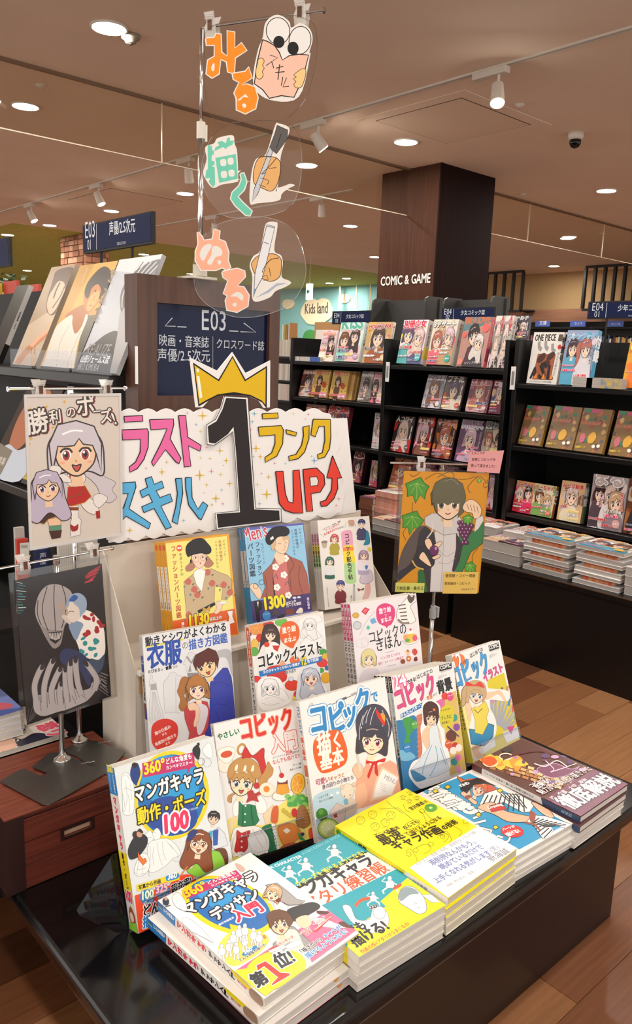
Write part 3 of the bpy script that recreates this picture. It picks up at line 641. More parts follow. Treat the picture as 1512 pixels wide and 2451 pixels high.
# fourth shelf
D_ = zL[3]
mag(836, 862, 1080, D_, 'dim crimson magazine at the left of the fourth shelf', mc(30, '#5a2432', ['#8a3a48', '#a85a60'], '恋', '#a84a50', n=1), .03, '#4a1c28')
mag(882, 905, 1101, D_, 'narrow comic magazine standing by the bay post on the fourth shelf', mc(31, '#b89a98', ['#c85060', '#e0d0c8', '#4a3a3a'], 'ハコ', '#d8303a', n=1), .01, '#b89a98', tilt=.12)
mag(927, 970, 1090, D_, 'orange magazine tied with yellow bands on the fourth shelf', mc(32, '#b0683c', ['#c88a5a', '#e0b088', '#a8402a'], 'キス', '#d89060', n=1), .03, '#a85a34', tilt=.3)
mag(975, 1030, 1098, D_, 'dim pink magazine behind the framed drawing on the fourth shelf', mc(33, '#7a3c48', ['#b06878', '#c89098'], 'DESSERT', '#b87080'), .02, '#6a3440')
mag(1035, 1085, 1101, D_, 'dim magazine seen above the framed drawing on the fourth shelf', mc(34, '#7a4a58', ['#b07888', '#c8a0a0'], 'シルキー', '#c08898'), .02, '#6a4450')
mag(1160, 1181, 1115, D_, 'blue and red magazine standing behind the framed drawing at its right', mc(35, '#3a4a78', ['#b83a4a', '#7a3a5a', '#d8d0d8'], 'ネット', '#d8a0b0', n=1), .03, '#2c3a60', tilt=.1)
# right rack
R1, R2, R3 = zR
def asl(w, h):
    d = D(unitmap(w, h), 5e-5); d.P('#e6e2dc', 0, 0, 100, 0, 100, 100, 0, 100); d.T('#26221f', 'ONE PIECE', 6, 17, 76, 16, 1.9, .05); d.P('#5a4a3c', 84, 4, 98, 4, 97, 17, 83, 17)
    for x, y in ((22, 24), (44, 23), (68, 28)): d.L('#9a9692', 9, x, y-6, x+3, y+5, x+12, y+10, curve=True)
    d.P('#a4583a', 24, 42, 84, 42, 80, 92, 18, 92); d.E('#4a241a', 38, 50, 15, 8, -.5); d.E('#4a241a', 68, 46, 14, 7, -.4); d.E('#4a241a', 56, 62, 14, 8, -.3)
    for i, ch in enumerate('ASL'): d.T('#1c1412', ch, 10+i*27, 90, 34+i*27, 90, 1.3, .05); d.P('#f08a30', 22+i*26, 90, 30+i*26, 78, 34+i*26, 90)
    d.E('#c8302a', 92, 28, 6, 4.5); d.VT('#2c2826', '兄ふたり弟ひとり', 92, 38, 88, 84); d.T('#3a3632', 'エースサボルフィの絆の物語', 12, 97, 84, 97); return d.mesh('cover_print', PRINT)
o1, Mo, _, _ = mag(1259, 1330, 795, R1, 'white magazine with large dark letters over a brown picture, leftmost on the right rack', asl, .014, '#dcd8d2', sart=magspine('#c8c4bc', '特集号', '#444'), tilt=.13)
copy_tree(o1, Matrix.Translation((.018, -.012, 0)) @ Mo, 'copy behind the white magazine with large dark letters, edge showing')
mag(1336, 1408, 790, R1, 'blue and silver shrink wrapped bundle with crinkled film', mc(41, '#8fa0c0', ['#c8d0e0', '#7a88b0', '#e0c8d8', '#58a8c8', '#d8d4dc', '#5a6088'], 'ファンブック', '#38a8d8', busy=3), .03, '#4a9ac8', sart=magspine('#58a8cc', '付録', '#fff'), tilt=.16)
mag(1486, 1545, 818, R1, 'yellow and red magazine cut off at the right edge of the top shelf', mc(42, '#d8a02a', ['#c8281a', '#f0d030', '#e87a2a'], '最強ジャン', '#f8e020', n=1), .03, '#d8b02a')
for k in range(3):
    y = onx((1381, 1414, 1449)[k], 925, XM)[1]; o = MB().box((XM-.04, y-.088, R1+.001), (XM+.13, y, R1+.04)).build('comic_volume', pages2)
    tag(o, ('white edged comic volume lying left of two on the right rack top shelf', 'white edged comic volume lying in the middle on the right rack top shelf', 'comic volume with a blue and yellow spine lying on the right rack top shelf')[k], 'book')
    if k == 2: MB().box((XM-.042, y-.088, R1+.001), (XM-.04, y, R1+.04)).build('spine_cover', mat('bluespine', '#5a88b0', .4, noise=('#e0b830', (40, 40, 40), 1)), o, local=True)
def gold(w, h):
    d = D(unitmap(w, h), 5e-5); d.clip = (np.array([0, 0.]), np.array([w, h])); d.P('#8a6a3c', 0, 0, 100, 0, 100, 100, 0, 100); r = random.Random(9); cs = ['#c86a4a', '#6a4a3a', '#c8a05a', '#7a3a4a', '#a8784a', '#d8b070', '#3a7a5a', '#b04a40', '#5a5a6a']
    for i in range(34):
        x, y, s = r.uniform(0, 100), r.uniform(0, 100), r.uniform(5, 11); d.B(r.choice(cs), *[v for a in range(6) for v in (x+s*r.uniform(.5, 1)*math.cos(a*1.05), y+s*r.uniform(.4, .8)*math.sin(a*1.05))])
    d.P('#2f8a68', 4, 2, 28, 2, 28, 9, 4, 9); d.P('#c8507a', 30, 2, 60, 2, 60, 10, 30, 10); d.T('#c8302a', 'コロコロまんが', 4, 38, 72, 36, 1.2, .06, [('#e8d8a0', .05)])
    d.B('#e0a838', 42, 62, 52, 54, 62, 56, 68, 66, 60, 78, 46, 80, 40, 72); d.B('#c86a7a', 14, 62, 24, 58, 30, 66, 28, 78, 16, 80, 12, 70); d.E('#f8f4e8', 66, 86, 6, 4); d.E('#f8f4e8', 82, 84, 6, 4); d.T('#e8c840', '付録カード', 4, 93, 40, 92, 1.2, .05); return d.mesh('cover_print', PRINT)
gsp = magspine('#a87a30', '付録付きコミック', '#f0d890')
gb, Mgd, wgd, _ = mag(1238, 1292, 969, R2, 'gold wrapped childrens magazine, leftmost of the row of four', gold, .02, '#8a6428', sart=gsp, tilt=.3)
for px, l in ((1303, 'second gold wrapped childrens magazine from the left'), (1371, 'third gold wrapped childrens magazine from the left'), (1453, 'fourth gold wrapped childrens magazine, cut by the right edge')):
    y = solve1(lambda v: prj((XM, v, R2))[0], .1, 9., px); copy_tree(gb, Matrix.Translation((0, y-Mgd[1][3], 0)) @ Mgd @ Matrix.Diagonal((1.12, 1.04, 1, 1)), l)
k1 = mc(51, '#e8a070', ['#e83a6a', '#f8c83a', '#f8e0d0', '#c82a3a'], 'しーちゃん', '#8a2a3a', n=2, style='bob')
k1b, Mk, _, _ = mag(1224, 1268, 1149, R3, 'pink and orange childrens magazine, leftmost on the lowest right shelf', k1, .015, '#e8a070', tilt=.18)
mag(1267, 1318, 1156, R3, 'childrens magazine with orange title and yellow round badge', mc(52, '#e8d0a8', ['#f0a050', '#88b060', '#f8e8d0', '#e87a5a'], 'しーちゃん', '#d85a2a'), .02, '#c8884a', sart=magspine('#a86030', 'ねこ', '#fff'), tilt=.18)
mag(1331, 1387, 1149, R3, 'cream magazine with colourful title and round food faces', mc(53, '#e0b888', ['#e8c8a0', '#c87840', '#f0e0c0', '#8a5a3a', '#c8c0c8'], 'みんな給食', '#d8503a', n=1), .035, '#d8b890', sart=magspine('#6a7058', '給食', '#fff'), tilt=.12)
mag(1404, 1486, 1134, R3, 'large pale magazine crowded with many small faces', mc(54, '#b8a8a8', ['#d8c8c0', '#6a5058', '#e0b0a8', '#9a8890', '#e8dcd8', '#584850'], '', '#fff', n=4, busy=2.5) if False else mc(54, '#b8a8a8', ['#d8c8c0', '#6a5058', '#e0b0a8', '#9a8890', '#e8dcd8', '#584850'], 'まる', '#c8b8b8', n=4, busy=2.2), .02, '#a89898', tilt=.06)
mag(1489, 1560, 1142, R3, 'brown toned magazine cut by the right edge of the lowest shelf', mc(55, '#6a3a22', ['#8a4a2a', '#c8b8a0', '#a87040'], '白', '#e8e0d0', n=1), .02, '#5a3018', tilt=.1)
# ---------------- stacks on the ledge ----------------
def flat(x0, y0, x1, y1, z, t, label, top=None, spineside=None, sm=None, pg=pages2, name='comic_magazine', rot=0.):
    """magazine lying flat; x0..x1 depth, y0..y1 along the ledge"""
    M = Matrix.Translation(((x0+x1)/2, (y0+y1)/2, z)) @ Matrix.Rotation(rot, 4, 'Z'); b = thing(name, label, 'magazine', M=M); hx, hy = (x1-x0)/2, (y1-y0)/2
    MB().box((-hx+.001, -hy+.001, .001), (hx-.001, hy-.001, t-.001)).build('page_block', pg, b, local=True)
    k = MB().box((-hx, -hy, 0), (hx, hy, .001)).box((-hx, -hy, t-.001), (hx, hy, t))
    if spineside == 'F': k.box((-hx-.001, -hy, 0), (-hx, hy, t))
    if spineside == 'R': k.box((-hx, -hy-.001, 0), (hx, -hy, t))
    k.build('cover', sm or white, b, local=True)
    if top:
        o = bpy.data.objects.new('cover_print', top); COL.objects.link(o); o.parent = b; o.matrix_local = basis((-hx, hy, t+.0002), (0, -1, 0), (1, 0, 0), (0, 0, 1)) @ Matrix.Diagonal((2*hy/.15, 2*hx/.215, 1, 1)); WM[o] = M
    return b
tops = [magcover(60+i, bg, cs, tt, tc) for i, (bg, cs, tt, tc) in enumerate((('#e8e0dc', ['#e83a4a', '#2a2a2a', '#f0c0a0', '#fff'], 'ヤング', '#d8202a'), ('#f0e4d0', ['#f0c030', '#e87a3a', '#58a8c8', '#fff'], 'なかよ', '#e8a020'),
        ('#eee0e4', ['#58a8b8', '#e87aa0', '#7a5a8a', '#fff'], '花ゆめ', '#d85a90'), ('#e8d8cc', ['#e86a4a', '#c8a080', '#fff', '#a05050'], 'ちゃお', '#e85a2a')))]
ys = lambda px, py=None, z=ZB, x=2.70: solve1(lambda v: prj((x, v, z))[0], .1, 9., px)
nb = {1: 'lowest', 2: 'second', 3: 'third', 4: 'fourth', 5: 'fifth', 6: 'topmost'}
spf = mat('red_gold_spine', '#c8a070', .5, noise=('#b02a20', (25, 25, 4), 2))
def bundle(px0, px1, n, z0, who, x0=2.70):
    ya, yb = ys(px0), ys(px1); z = z0; L = ya-yb
    for k in range(n):
        j = .006*math.sin(k*2.1+px0)
        flat(x0+j, yb+.005, x0+.17, ya-.003, z, .017, '%s, page edges, bundle %s' % (who, ('one', 'two', 'three')[k]), pg=pages2, spineside=None)
        z += .0172
        flat(x0+.012+j, yb+.03, x0+.17, ya-.035, z, .019, '%s, red gold spine, bundle %s' % (who, ('one', 'two', 'three')[k]), top=None, spineside='F', sm=spf); z += .0192
        if k < n-1:
            flat(x0+j, yb+.004, x0+.172, ya-.006, z, .012, '%s, thin one above bundle %s' % (who, ('one', 'two')[k]), pg=pages2); z += .0122
    flat(x0, yb+.002, x0+.175, ya, z, .014, who+', topmost bright cover', top=tops[1]); return z
bundle(1246, 1358, 3, ZB+.001, 'bundled comic magazine, stack left of the ledge joint'); bundle(1368, 1484, 3, ZB+.001, 'bundled comic magazine, stack at the ledge right end')
def plain(px0, px1, n, t, x0, who, top, z0=ZB+.001, dep=.17, sm=None, ss=None):
    ya, yb = ys(px0, x=x0), ys(px1, x=x0); z = z0
    for k in range(n):
        flat(x0+.004*math.cos(k*1.7), yb, x0+dep, ya, z, t, '%s, %s' % (who, 'topmost' if k == n-1 else nb[k+1]+' from the bottom'), top=top if k == n-1 else None, sm=sm, spineside=ss); z += t+.0004
plain(1150, 1240, 2, .042, 2.70, 'thick grey edged comic magazine beside the framed drawing', tops[0]); plain(1490, 1560, 3, .035, 2.70, 'thick comic magazine cut by the right edge of the ledge', tops[3])
plain(1100, 1185, 3, .036, 2.82, 'comic magazine in the back row left of the framed drawing edge', tops[3], dep=.17); plain(1200, 1285, 3, .036, 2.82, 'comic magazine in the back row stack behind the bundled ones', tops[3])
plain(1305, 1420, 3, .037, 2.84, 'comic magazine in the back row under the pink and mint cover', tops[2])
plain(889, 957, 2, .03, 2.70, 'red topped comic magazine on the ledge by the banner', tops[0]); 
osp = mat('orange_spine', '#c87a50', .5, noise=('#d8a8a0', (20, 20, 2), 2))
plain(895, 950, 6, .027, 2.835, 'thick orange spined comic magazine in the stack behind the banner', tops[3], sm=osp, ss='F', dep=.16); plain(858, 890, 4, .03, 2.82, 'brown comic magazine in the stack half hidden by the banner', tops[2], sm=mat('brspine', '#7a4a34', .5), ss='F')
plain(955, 1005, 3, .025, 2.80, 'small red and white magazine behind the framed drawing', tops[0])
# header signs on the racks
navy = mat('navy_sign', '#151e42', .5, spec=.15)
def header(px0, px1, pyt, pyb, X, txt, num, label, legs=True, sub=None, foot=None, full=False):
    a = onx(px0, pyt, X); b = onx(px1, pyt, X); zt = a[2]; zb = onx(px0, pyb, X)[2]; w = a[1]-b[1]; h = zt-zb
    if full: w = full
    M = basis((X, a[1], zb), (0, -1, 0), (0, 0, 1), (-1, 0, 0)); t = thing('shelf_sign', label, 'sign', M=M)
    MB().box((0, 0, -.012), (w, h, -.001)).build('frame', blackm, t, local=True); MB().box((.006, .006, -.001), (w-.006, h-.006, 0)).build('panel', navy, t, local=True)
    f = foot if foot else (zb-.3); 
    for k in (.25, .72): MB().tube((w*k, f-zb, -.007), (w*k, 0, -.007), .004, n=8).build('post', blackm, t, local=True)
    d = D(unitmap(w, h), 5e-5); d.T('#cfd6e0', num[0], 5, 52, 20, 52, 1.3, .0); d.T('#cfd6e0', num[1], 9, 88, 17, 88, 1.2); d.L('#cfd6e0', .6, 24, 10, 24, 92); d.T('#d8dde6', txt, 38, 55, 38+6.5*len(txt), 55, 1.25, .01)
    if sub: d.T('#b0b8c8', sub, 52, 88, 66, 88)
    d.build('lettering', t); return t
header(795, 887, 745, 776, 3.2, '少女コミック誌', ('E04', '03'), 'navy shelf sign E04 03 above the mint magazine', foot=1.2)
header(1057, 1183, 737, 768, 3.2, '少女コミック誌', ('E04', '02'), 'navy shelf sign E04 02 in front of the column', foot=1.2)
header(1408, 1512, 722, 764, 3.2, '少年コミック誌', ('E04', '01'), 'navy shelf sign E04 01 at the right edge', foot=1.2, sub='MAGAZINE', full=.36)
# dark display brackets behind the racks
brk = mat('charcoal_panel', '#3a3836', .45)
for a, b, pt, l in ((893, 1022, 713, 'charcoal rounded display bracket behind the racks, left of the column edge'), (1064, 1182, 711, 'charcoal rounded display bracket behind the E04 02 sign')):
    X = 3.65; ya, yb = onx(a, pt, X)[1], onx(b, pt, X)[1]; z = onx(a, pt, X)[2]; t = thing('display_bracket', l, 'bracket', (X, ya, z))
    MB().box((X+.12, yb, 1.2), (X+.135, ya, z-.01)).build('back_plate', brk, t)
    for y in (ya, yb+.012): 
        Mx = basis((X, y, 0), (1, 0, 0), (0, 0, 1), (0, -1, 0)); q = [(.16, 1.2), (.16, z), (.03, z), (.008, z-.012), (0, z-.035), (0, 1.2)]
        MB().prism(q[::-1], Mx, .012).build('end_plate', brk, t)
t = thing('storage_unit', 'black gondola standing behind the comic racks', 'shelf unit', (3.85, 2.4, 0)); MB().box((3.56, .3, 0), (4.1, 3.95, 1.2)).build('carcass', blackm, t)
# small rack of white books seen left of the comic racks and items on top
t = thing('paperback_rack', 'small black rack of white paperbacks between the wood panel and the comic racks', 'rack', (4.9, 5.4, 0))
X = 5.0; y1, y0 = onx(640, 900, X)[1], onx(720, 900, X)[1]; zz = [onx(675, p, X)[2] for p in (853, 910, 958)]
MB().box((X+.12, y0, 0), (X+.3, y1, onx(675, 830, X)[2])).build('back_panel', blackm, t)
random.seed(6); wb_ = [mat('pb%d' % i, c, .6) for i, c in enumerate(('#d8d4c8', '#c8c2b4', '#b8b0a8', '#d8b8b8'))]
for z in zz:
    MB().box((X, y0, z-.02), (X+.14, y1, z)).build('shelf_board', blackm, t)
    b = MB(); y = y0
    while y < y1: b.k = random.randrange(4) if z == zz[2] else random.randrange(3); b.box((X+.01, y, z), (X+.11, y+.016, z+.16)); y += .018
    tag(b.build('paperback_row', wb_, t), None, None, kind='stuff')
woodl = mat('light_wood', '#b98a55', .5)
a = onx(752, 806, 3.6); t = thing('book_display_box', 'light wooden box frame with papers behind the thin pink magazine', 'display box', tuple(a)); 
MB().box((3.6, a[1]-.24, 1.201), (3.62, a[1], onx(752, 771, 3.6)[2])).build('wooden_back', woodl, t)
M = basis((3.58, a[1]-.02, 1.204), (0, -1, 0), (.1, 0, .99), (-.99, 0, .1)); book('picture_book', 'black covered book leaning in the wooden box frame', 'book', M, .17, .17, .01, '#e6ded0', None, 'R')
a = onx(672, 820, 8.0); t = thing('wall_shelf_box', 'small open wooden box of picture books at the edge of the wood panel', 'shelf box', tuple(a)); MB().box((8, a[1]-.2, a[2]-.02), (8.15, a[1]+.3, a[2])).box((8, a[1]-.22, a[2]-.02), (8.15, a[1]-.2, a[2]+.3)).build('wooden_shell', woodl, t)
for k in range(4): o = MB().box((8.02, a[1]-.18+.05*k, a[2]), (8.12, a[1]-.15+.05*k, a[2]+.28)).build('picture_book', [white, woodl, green_m, white][k]); tag(o, ('rightmost', 'second', 'third', 'leftmost')[3-k]+' picture book standing in the small wooden wall box', 'book', 'picture books in the wall box')
def cw(poly):
    a = sum(poly[i][0]*poly[(i+1) % len(poly)][1]-poly[(i+1) % len(poly)][0]*poly[i][1] for i in range(len(poly))); return poly if a > 0 else poly[::-1]
# ================= left gondola with photo books and its wood end panel =================
GX0, GX1, GY = .99, 1.40, 1.735       # gondola faces, end panel plane
wal = mat('end_panel_wood', '#5b3a2a', .4, noise=('#482b1e', (25, 25, 1.0), 2.5))
ep = thing('end_panel', 'wood laminate end panel with the navy E03 directory at the head of the left shelves', 'directory panel', (1.2, GY, 0))
a = ony(352, 656, GY); b_ = ony(672, 682, GY); ZT = a[2]
p0, p1 = ony(376, 724, GY), ony(646, 742, GY); q0 = ony(376, 947, GY)
MB().box((a[0]-.0, GY, 0), (p0[0], GY+.05, ZT)).box((p1[0], GY, 0), (b_[0], GY+.05, ZT)).box((p0[0], GY, p0[2]), (p1[0], GY+.05, ZT)).box((p0[0], GY, 0), (p1[0], GY+.05, q0[2])).build('frame', wal, ep)
MB().box((a[0]-.028, GY-.002, 0), (a[0], GY+.06, ZT)).build('side_post', wal, ep)
MB().box((p0[0], GY+.012, q0[2]), (p1[0], GY+.03, p0[2])).build('navy_panel', mat('navy_gloss', '#0f1738', .15, spec=.22), ep)
MM = basis((p0[0], GY+.0115, q0[2]), (1, 0, 0), (0, 0, 1), (0, -1, 0)); dt = thing('directory_lettering', None, None, M=MM); bpy.data.objects.remove(dt)
d = D(cropmap(MM, 320, 700, .25), 4e-5)
lc = '#c3c8d2'
def px4(*p): return [v for i in range(0, len(p), 2) for v in ((p[i]-320)*4, (p[i+1]-700)*4)]
d.T(lc, 'E03', *px4(480, 789, 542, 792), 1.35, .005)
d.L(lc, 9, *px4(412, 761, 395, 780, 420, 781)); d.L(lc, 9, *px4(424, 782, 446, 783)); d.L(lc, 9, *px4(583, 773, 612, 795, 575, 794)); d.L(lc, 9, *px4(548, 792, 570, 793))
d.T(lc, '映画・音楽誌', *px4(379, 825, 500, 831), 1.25, .005); d.T(lc, '声優/2.5次元', *px4(376, 862, 503, 864), 1.2, .005); d.T(lc, 'クロスワード誌', *px4(516, 832, 632, 838), 1.25, .005)
d.L(lc, 3, *px4(509, 805, 509, 885))
o = d.build('directory_lettering', ep); o.matrix_parent_inverse = Matrix(); o.matrix_local = WM[ep].inverted() @ MM
MB().box((a[0]-.03, GY-.004, ZT-.26), (a[0]-.0285, GY+.008, ZT-.17)).build('white_edge_label', white, ep)
GT = onx(90, 697, 1.12)[2]
gd = thing('gondola', 'black double sided gondola with display shelves behind the wood end panel', 'shelf unit', (1.2, 4, 0)); gy0, gy1 = GY+.062, 6.2
MB().box((GX0+.13, gy0, 0), (GX1, gy1, GT)).build('carcass', blackm, gd)
SZ = 1.2-.0655
MB().box((.925, gy0, SZ-.028), (GX0+.13, gy1, SZ)).build('display_shelf', black, gd, bevel=.003)
MB().box((.80, gy0, .80), (GX0+.13, gy1, .825)).build('lower_shelf', black, gd, bevel=.003)
MB().box((.70, gy0, 0), (GX0+.13, gy1, .34)).build('base', blackm, gd)
for y in (3.1, 4.0, 4.9): MB().box((.94, y, .3405), (GX0+.13, y+.015, .799)).build('divider', blackm, gd)
def gbook(bl, br, tl, label, front, t=.02, z=SZ, x=.935, tilt=.42, cover='#ccc', sart=None, pg=pages):
    zb = z+t*math.sin(tilt)+.001; ya = solve1(lambda v: prj((x, v, zb))[0], 1.4, 8., bl[0]); yb = solve1(lambda v: prj((x, v, zb))[0], 1.4, 8., br[0])
    e2 = np.array([math.sin(tilt), 0, math.cos(tilt)]); e1 = np.array([0, -1., 0]); h = solve1(lambda v: prj(np.array([x, ya, zb])+e2*v)[1], .1, .7, tl[1])
    M = basis((x, ya, zb), e1, e2, np.cross(e1, e2)); return book('photo_book', label, 'photo book', M, ya-yb, h, t, cover, (lambda b: front(b, M, ya-yb, h)) if front else None, 'R', sart, pg)
ZS3 = 340/1512
def pb1(b, M, w, h):
    d = D(cropmap(M, 0, 620, ZS3), 2e-5); d.clip = (np.zeros(2), np.array([w, h])); U = unitmap(w, h); d0 = d.M; d.M = U
    d.P('#c8b49c', 0, 0, 100, 0, 100, 100, 0, 100); d.P('#a89078', 0, 0, 100, 0, 100, 40, 0, 60); d.M = d0
    d.B('#5a4036', 600, 130, 700, 90, 790, 100, 820, 200, 770, 330, 690, 420, 640, 520, 560, 600, 500, 560, 500, 430, 540, 300, 570, 200)
    d.B('#dcb49a', 560, 330, 620, 240, 680, 250, 690, 330, 650, 420, 590, 540, 530, 590, 500, 500, 520, 400)
    d.L('#c88a60', 60, 690, 470, 560, 740, 380, 890, 260, 1010, 180, 1120, curve=True); d.L('#e0b090', 40, 650, 500, 540, 720, 420, 830, 330, 930, curve=True)
    d.L('#3a2620', 14, 640, 250, 600, 330, 570, 420, curve=True); d.L('#3a2620', 10, 690, 290, 640, 400, 560, 520, curve=True)
    for i in range(6): d.VT('#4a3a34', '写真集山田', 215+32*i, 930, 205+32*i, 975+8*i, .8)
    d.build('cover_print', b)
def pb2(b, M, w, h):
    d = D(cropmap(M, 0, 620, ZS3), 2e-5); d.clip = (np.zeros(2), np.array([w, h])); d0 = d.M; d.M = unitmap(w, h)
    d.P('#d3a545', 0, 0, 100, 0, 100, 100, 0, 100); d.P('#c0903c', 0, 0, 40, 0, 20, 60, 0, 60); d.M = d0
    d.P('#5c5648', 930, 590, 1090, 590, 920, 1240, 760, 1240, 850, 850)
    d.B('#c98d3c', 900, 590, 1000, 540, 1080, 470, 1180, 400, 1180, 540, 1060, 595)
    d.B('#a8642e', 700, 600, 900, 480, 950, 560, 880, 700, 800, 800, 770, 700)
    d.B('#dfd8cc', 600, 720, 700, 630, 770, 600, 770, 700, 800, 795, 870, 720, 915, 590, 930, 640, 830, 900, 740, 1240, 430, 1240, 480, 1060, 540, 860)
    d.L('#b8b0a0', 6, 740, 700, 640, 900, 600, 1150, curve=True); d.L('#b8b0a0', 5, 860, 760, 760, 1000, 700, 1200, curve=True)
    d.B('#c8783c', 890, 420, 910, 340, 1000, 280, 1060, 290, 1080, 380, 1040, 470, 980, 550, 930, 565, 900, 520)
    d.B('#dca05a', 960, 400, 1040, 330, 1060, 400, 1010, 490, 950, 550, 920, 520)
    d.B('#2c1a14', 900, 350, 940, 240, 1040, 120, 1120, 80, 1180, 130, 1170, 240, 1120, 350, 1050, 430, 1075, 330, 1040, 270, 980, 310, 950, 400, 920, 420)
    d.L('#4a3428', 6, 1000, 330, 1030, 335); d.E('#2a1a16', 1018, 345, 10, 7); d.L('#9a4a34', 9, 950, 490, 985, 500, curve=True); d.L('#a86a3c', 6, 1010, 390, 995, 440, 1005, 445)
    d.T('#e8e0d4', '東啓介', 470, 1100, 720, 1110, 1.0); d.T('#e8e0d4', 'SPINNER BAND', 880, 250, 935, 90, 1)
    d.build('cover_print', b)
def pb3(b, M, w, h):
    d = D(cropmap(M, 0, 620, ZS3), 2e-5); d.clip = (np.zeros(2), np.array([w, h])); d0 = d.M; d.M = unitmap(w, h)
    d.P('#b9bdc6', 0, 0, 100, 0, 100, 100, 0, 100); d.P('#d8d8da', 0, 0, 100, 0, 100, 18, 0, 10); d.M = d0
    d.B('#3a3838', 900, 980, 1000, 900, 1130, 800, 1250, 770, 1330, 900, 1240, 1240, 780, 1240, 820, 1100)
    d.B('#a6a4a6', 1290, 540, 1420, 470, 1700, 400, 1600, 900, 1350, 1240, 1180, 1240, 1200, 1060, 1250, 800)
    d.B('#6a6868', 1290, 560, 1280, 400, 1330, 260, 1450, 120, 1700, 0, 1900, 100, 1800, 500, 1500, 480, 1400, 420, 1340, 480)
    for i in range(9): d.L('#3c3a3c' if i % 2 else '#c8c8c8', 9, 1500+i*28, 30, 1400+i*22, 180, 1310+i*18, 380, 1300+i*22, 520, curve=True)
    d.L('#2a2a2c', 8, 1370, 450, 1430, 420, 1500, 430, curve=True)
    d.T('#9a989a', 'RE:ALIZE', 905, 1020, 1150, 1035, 1.5); d.T('#f2f2f2', '山田ジェームス武', 850, 1095, 1150, 1110, 1.2, .04, [('#1a1a1a', .03)]); d.T('#c8c6c8', 'HIRO KIMURA', 805, 1175, 1040, 1195, 1.4)
    d.build('cover_print', b)
bk = gbook((28+2, 872), (83, 880), (130, 640), 'photo book with a brown haired face and raised arm, leftmost cover in view', pb1, .018, cover='#b8a48c')
gbook((113-17, 883), (181, 893), (200, 636), 'yellow photo book of a dark haired person in a white tank top', pb2, .022, cover='#1c1816', sart=magspine('#1c1816', '写真集', '#d8c8b0'))
gbook((181, 893), (277, 903), (294, 622), 'grey monochrome photo book lettered RE:ALIZE, partly behind the wood end panel', pb3, .012, cover='#a8a8ac')
M0 = basis((.935, onx(0, 880, .935)[1]+.12, SZ+.01), (0, -1, 0), (math.sin(.42), 0, math.cos(.42)), (-math.cos(.42), 0, math.sin(.42)))
book('photo_book', 'white and black spine of a photo book at the left edge of the display shelf', 'photo book', M0, .10, .27, .016, '#1a1918', None, 'R', spine_mesh(lambda d: (d.P('#d2d0cc', 0, 0, 100, 0, 100, 100, 0, 100), d.P('#1c1a1a', 0, 76, 100, 76, 100, 100, 0, 100), d.VT('#222', '新武蔵境', 50, 34, 50, 46, .6, .03), d.VT('#222', 'LMN', 50, 47, 50, 56, .6, .03))))
def acr(pts, label, x, name='acrylic_stop'):   # bent clear book stop: upright lip and foot on the shelf
    pass
for i, (pa, pb, zt) in enumerate(((26, 76, 845), (87, 166, 850), (172, 268, 862))):
    ya, yb = onx(pa, 880, .928)[1], onx(pb, 890, .928)[1]; h = .055
    o = MB().box((.9262, yb, SZ+.0004), (.9282, ya, SZ+h)).box((.9282, yb, SZ+.0004), (.933, ya, SZ+.0015)).build('acrylic_stop', clear, bevel=.001)
    tag(o, ('clear acrylic stop before the leftmost photo book cover', 'clear acrylic stop before the yellow photo book', 'clear acrylic stop before the grey monochrome photo book')[i], 'book stop')
def vmag(bgs, x0, z, y0, y1, n, label, t=.012):
    for k in range(n):
        o = MB().box((x0+.003*(k % 2), y0, z+k*t), (x0+.21, y1, z+k*t+t-.0006)).build('magazine', pages); tag(o, label % nb[k+1], 'magazine')
        if k == n-1: return o
# face photo book on the lower shelf
M1 = basis((.81, onx(0, 1150, .81)[1]+.1, .8395), (0, -1, 0), (math.sin(.5), 0, math.cos(.5)), (-math.cos(.5), 0, math.sin(.5)))
def pb4(b):
    d = D(unitmap(.24, .29), 2e-5); d.P('#2a1c1a', 0, 0, 100, 0, 100, 100, 0, 100); d.B('#a8684c', 30, 10, 70, 8, 80, 40, 60, 70, 30, 72, 15, 40); d.B('#b9c2d0', 20, 70, 60, 72, 100, 60, 100, 100, 0, 100)
    d.P('#7a7468', 0, 70, 45, 74, 45, 100, 0, 100); d.T('#d8d4cc', '写真集', 8, 90, 40, 90); d.build('cover_print', b)
book('photo_book', 'photo book of a brown toned face on the lower left shelf', 'photo book', M1, .24, .29, .015, '#2a1c1a', pb4, 'R')
M2 = basis((.81, M1[1][3]-.25, .838), (0, -1, 0), (math.sin(.5), 0, math.cos(.5)), (-math.cos(.5), 0, math.sin(.5)))
def pb5(b):
    d = D(unitmap(.22, .3), 2e-5); d.P('#23262a', 0, 0, 100, 0, 100, 100, 0, 100); d.P('#c8ccd2', 0, 60, 50, 30, 100, 60, 100, 84, 0, 84); d.P('#b8a23a', 0, 88, 100, 88, 100, 96, 0, 96); d.build('cover_print', b)
book('photo_book', 'dark photo book with a yellow lower edge on the lower left shelf', 'photo book', M2, .22, .3, .012, '#23262a', pb5, 'R')
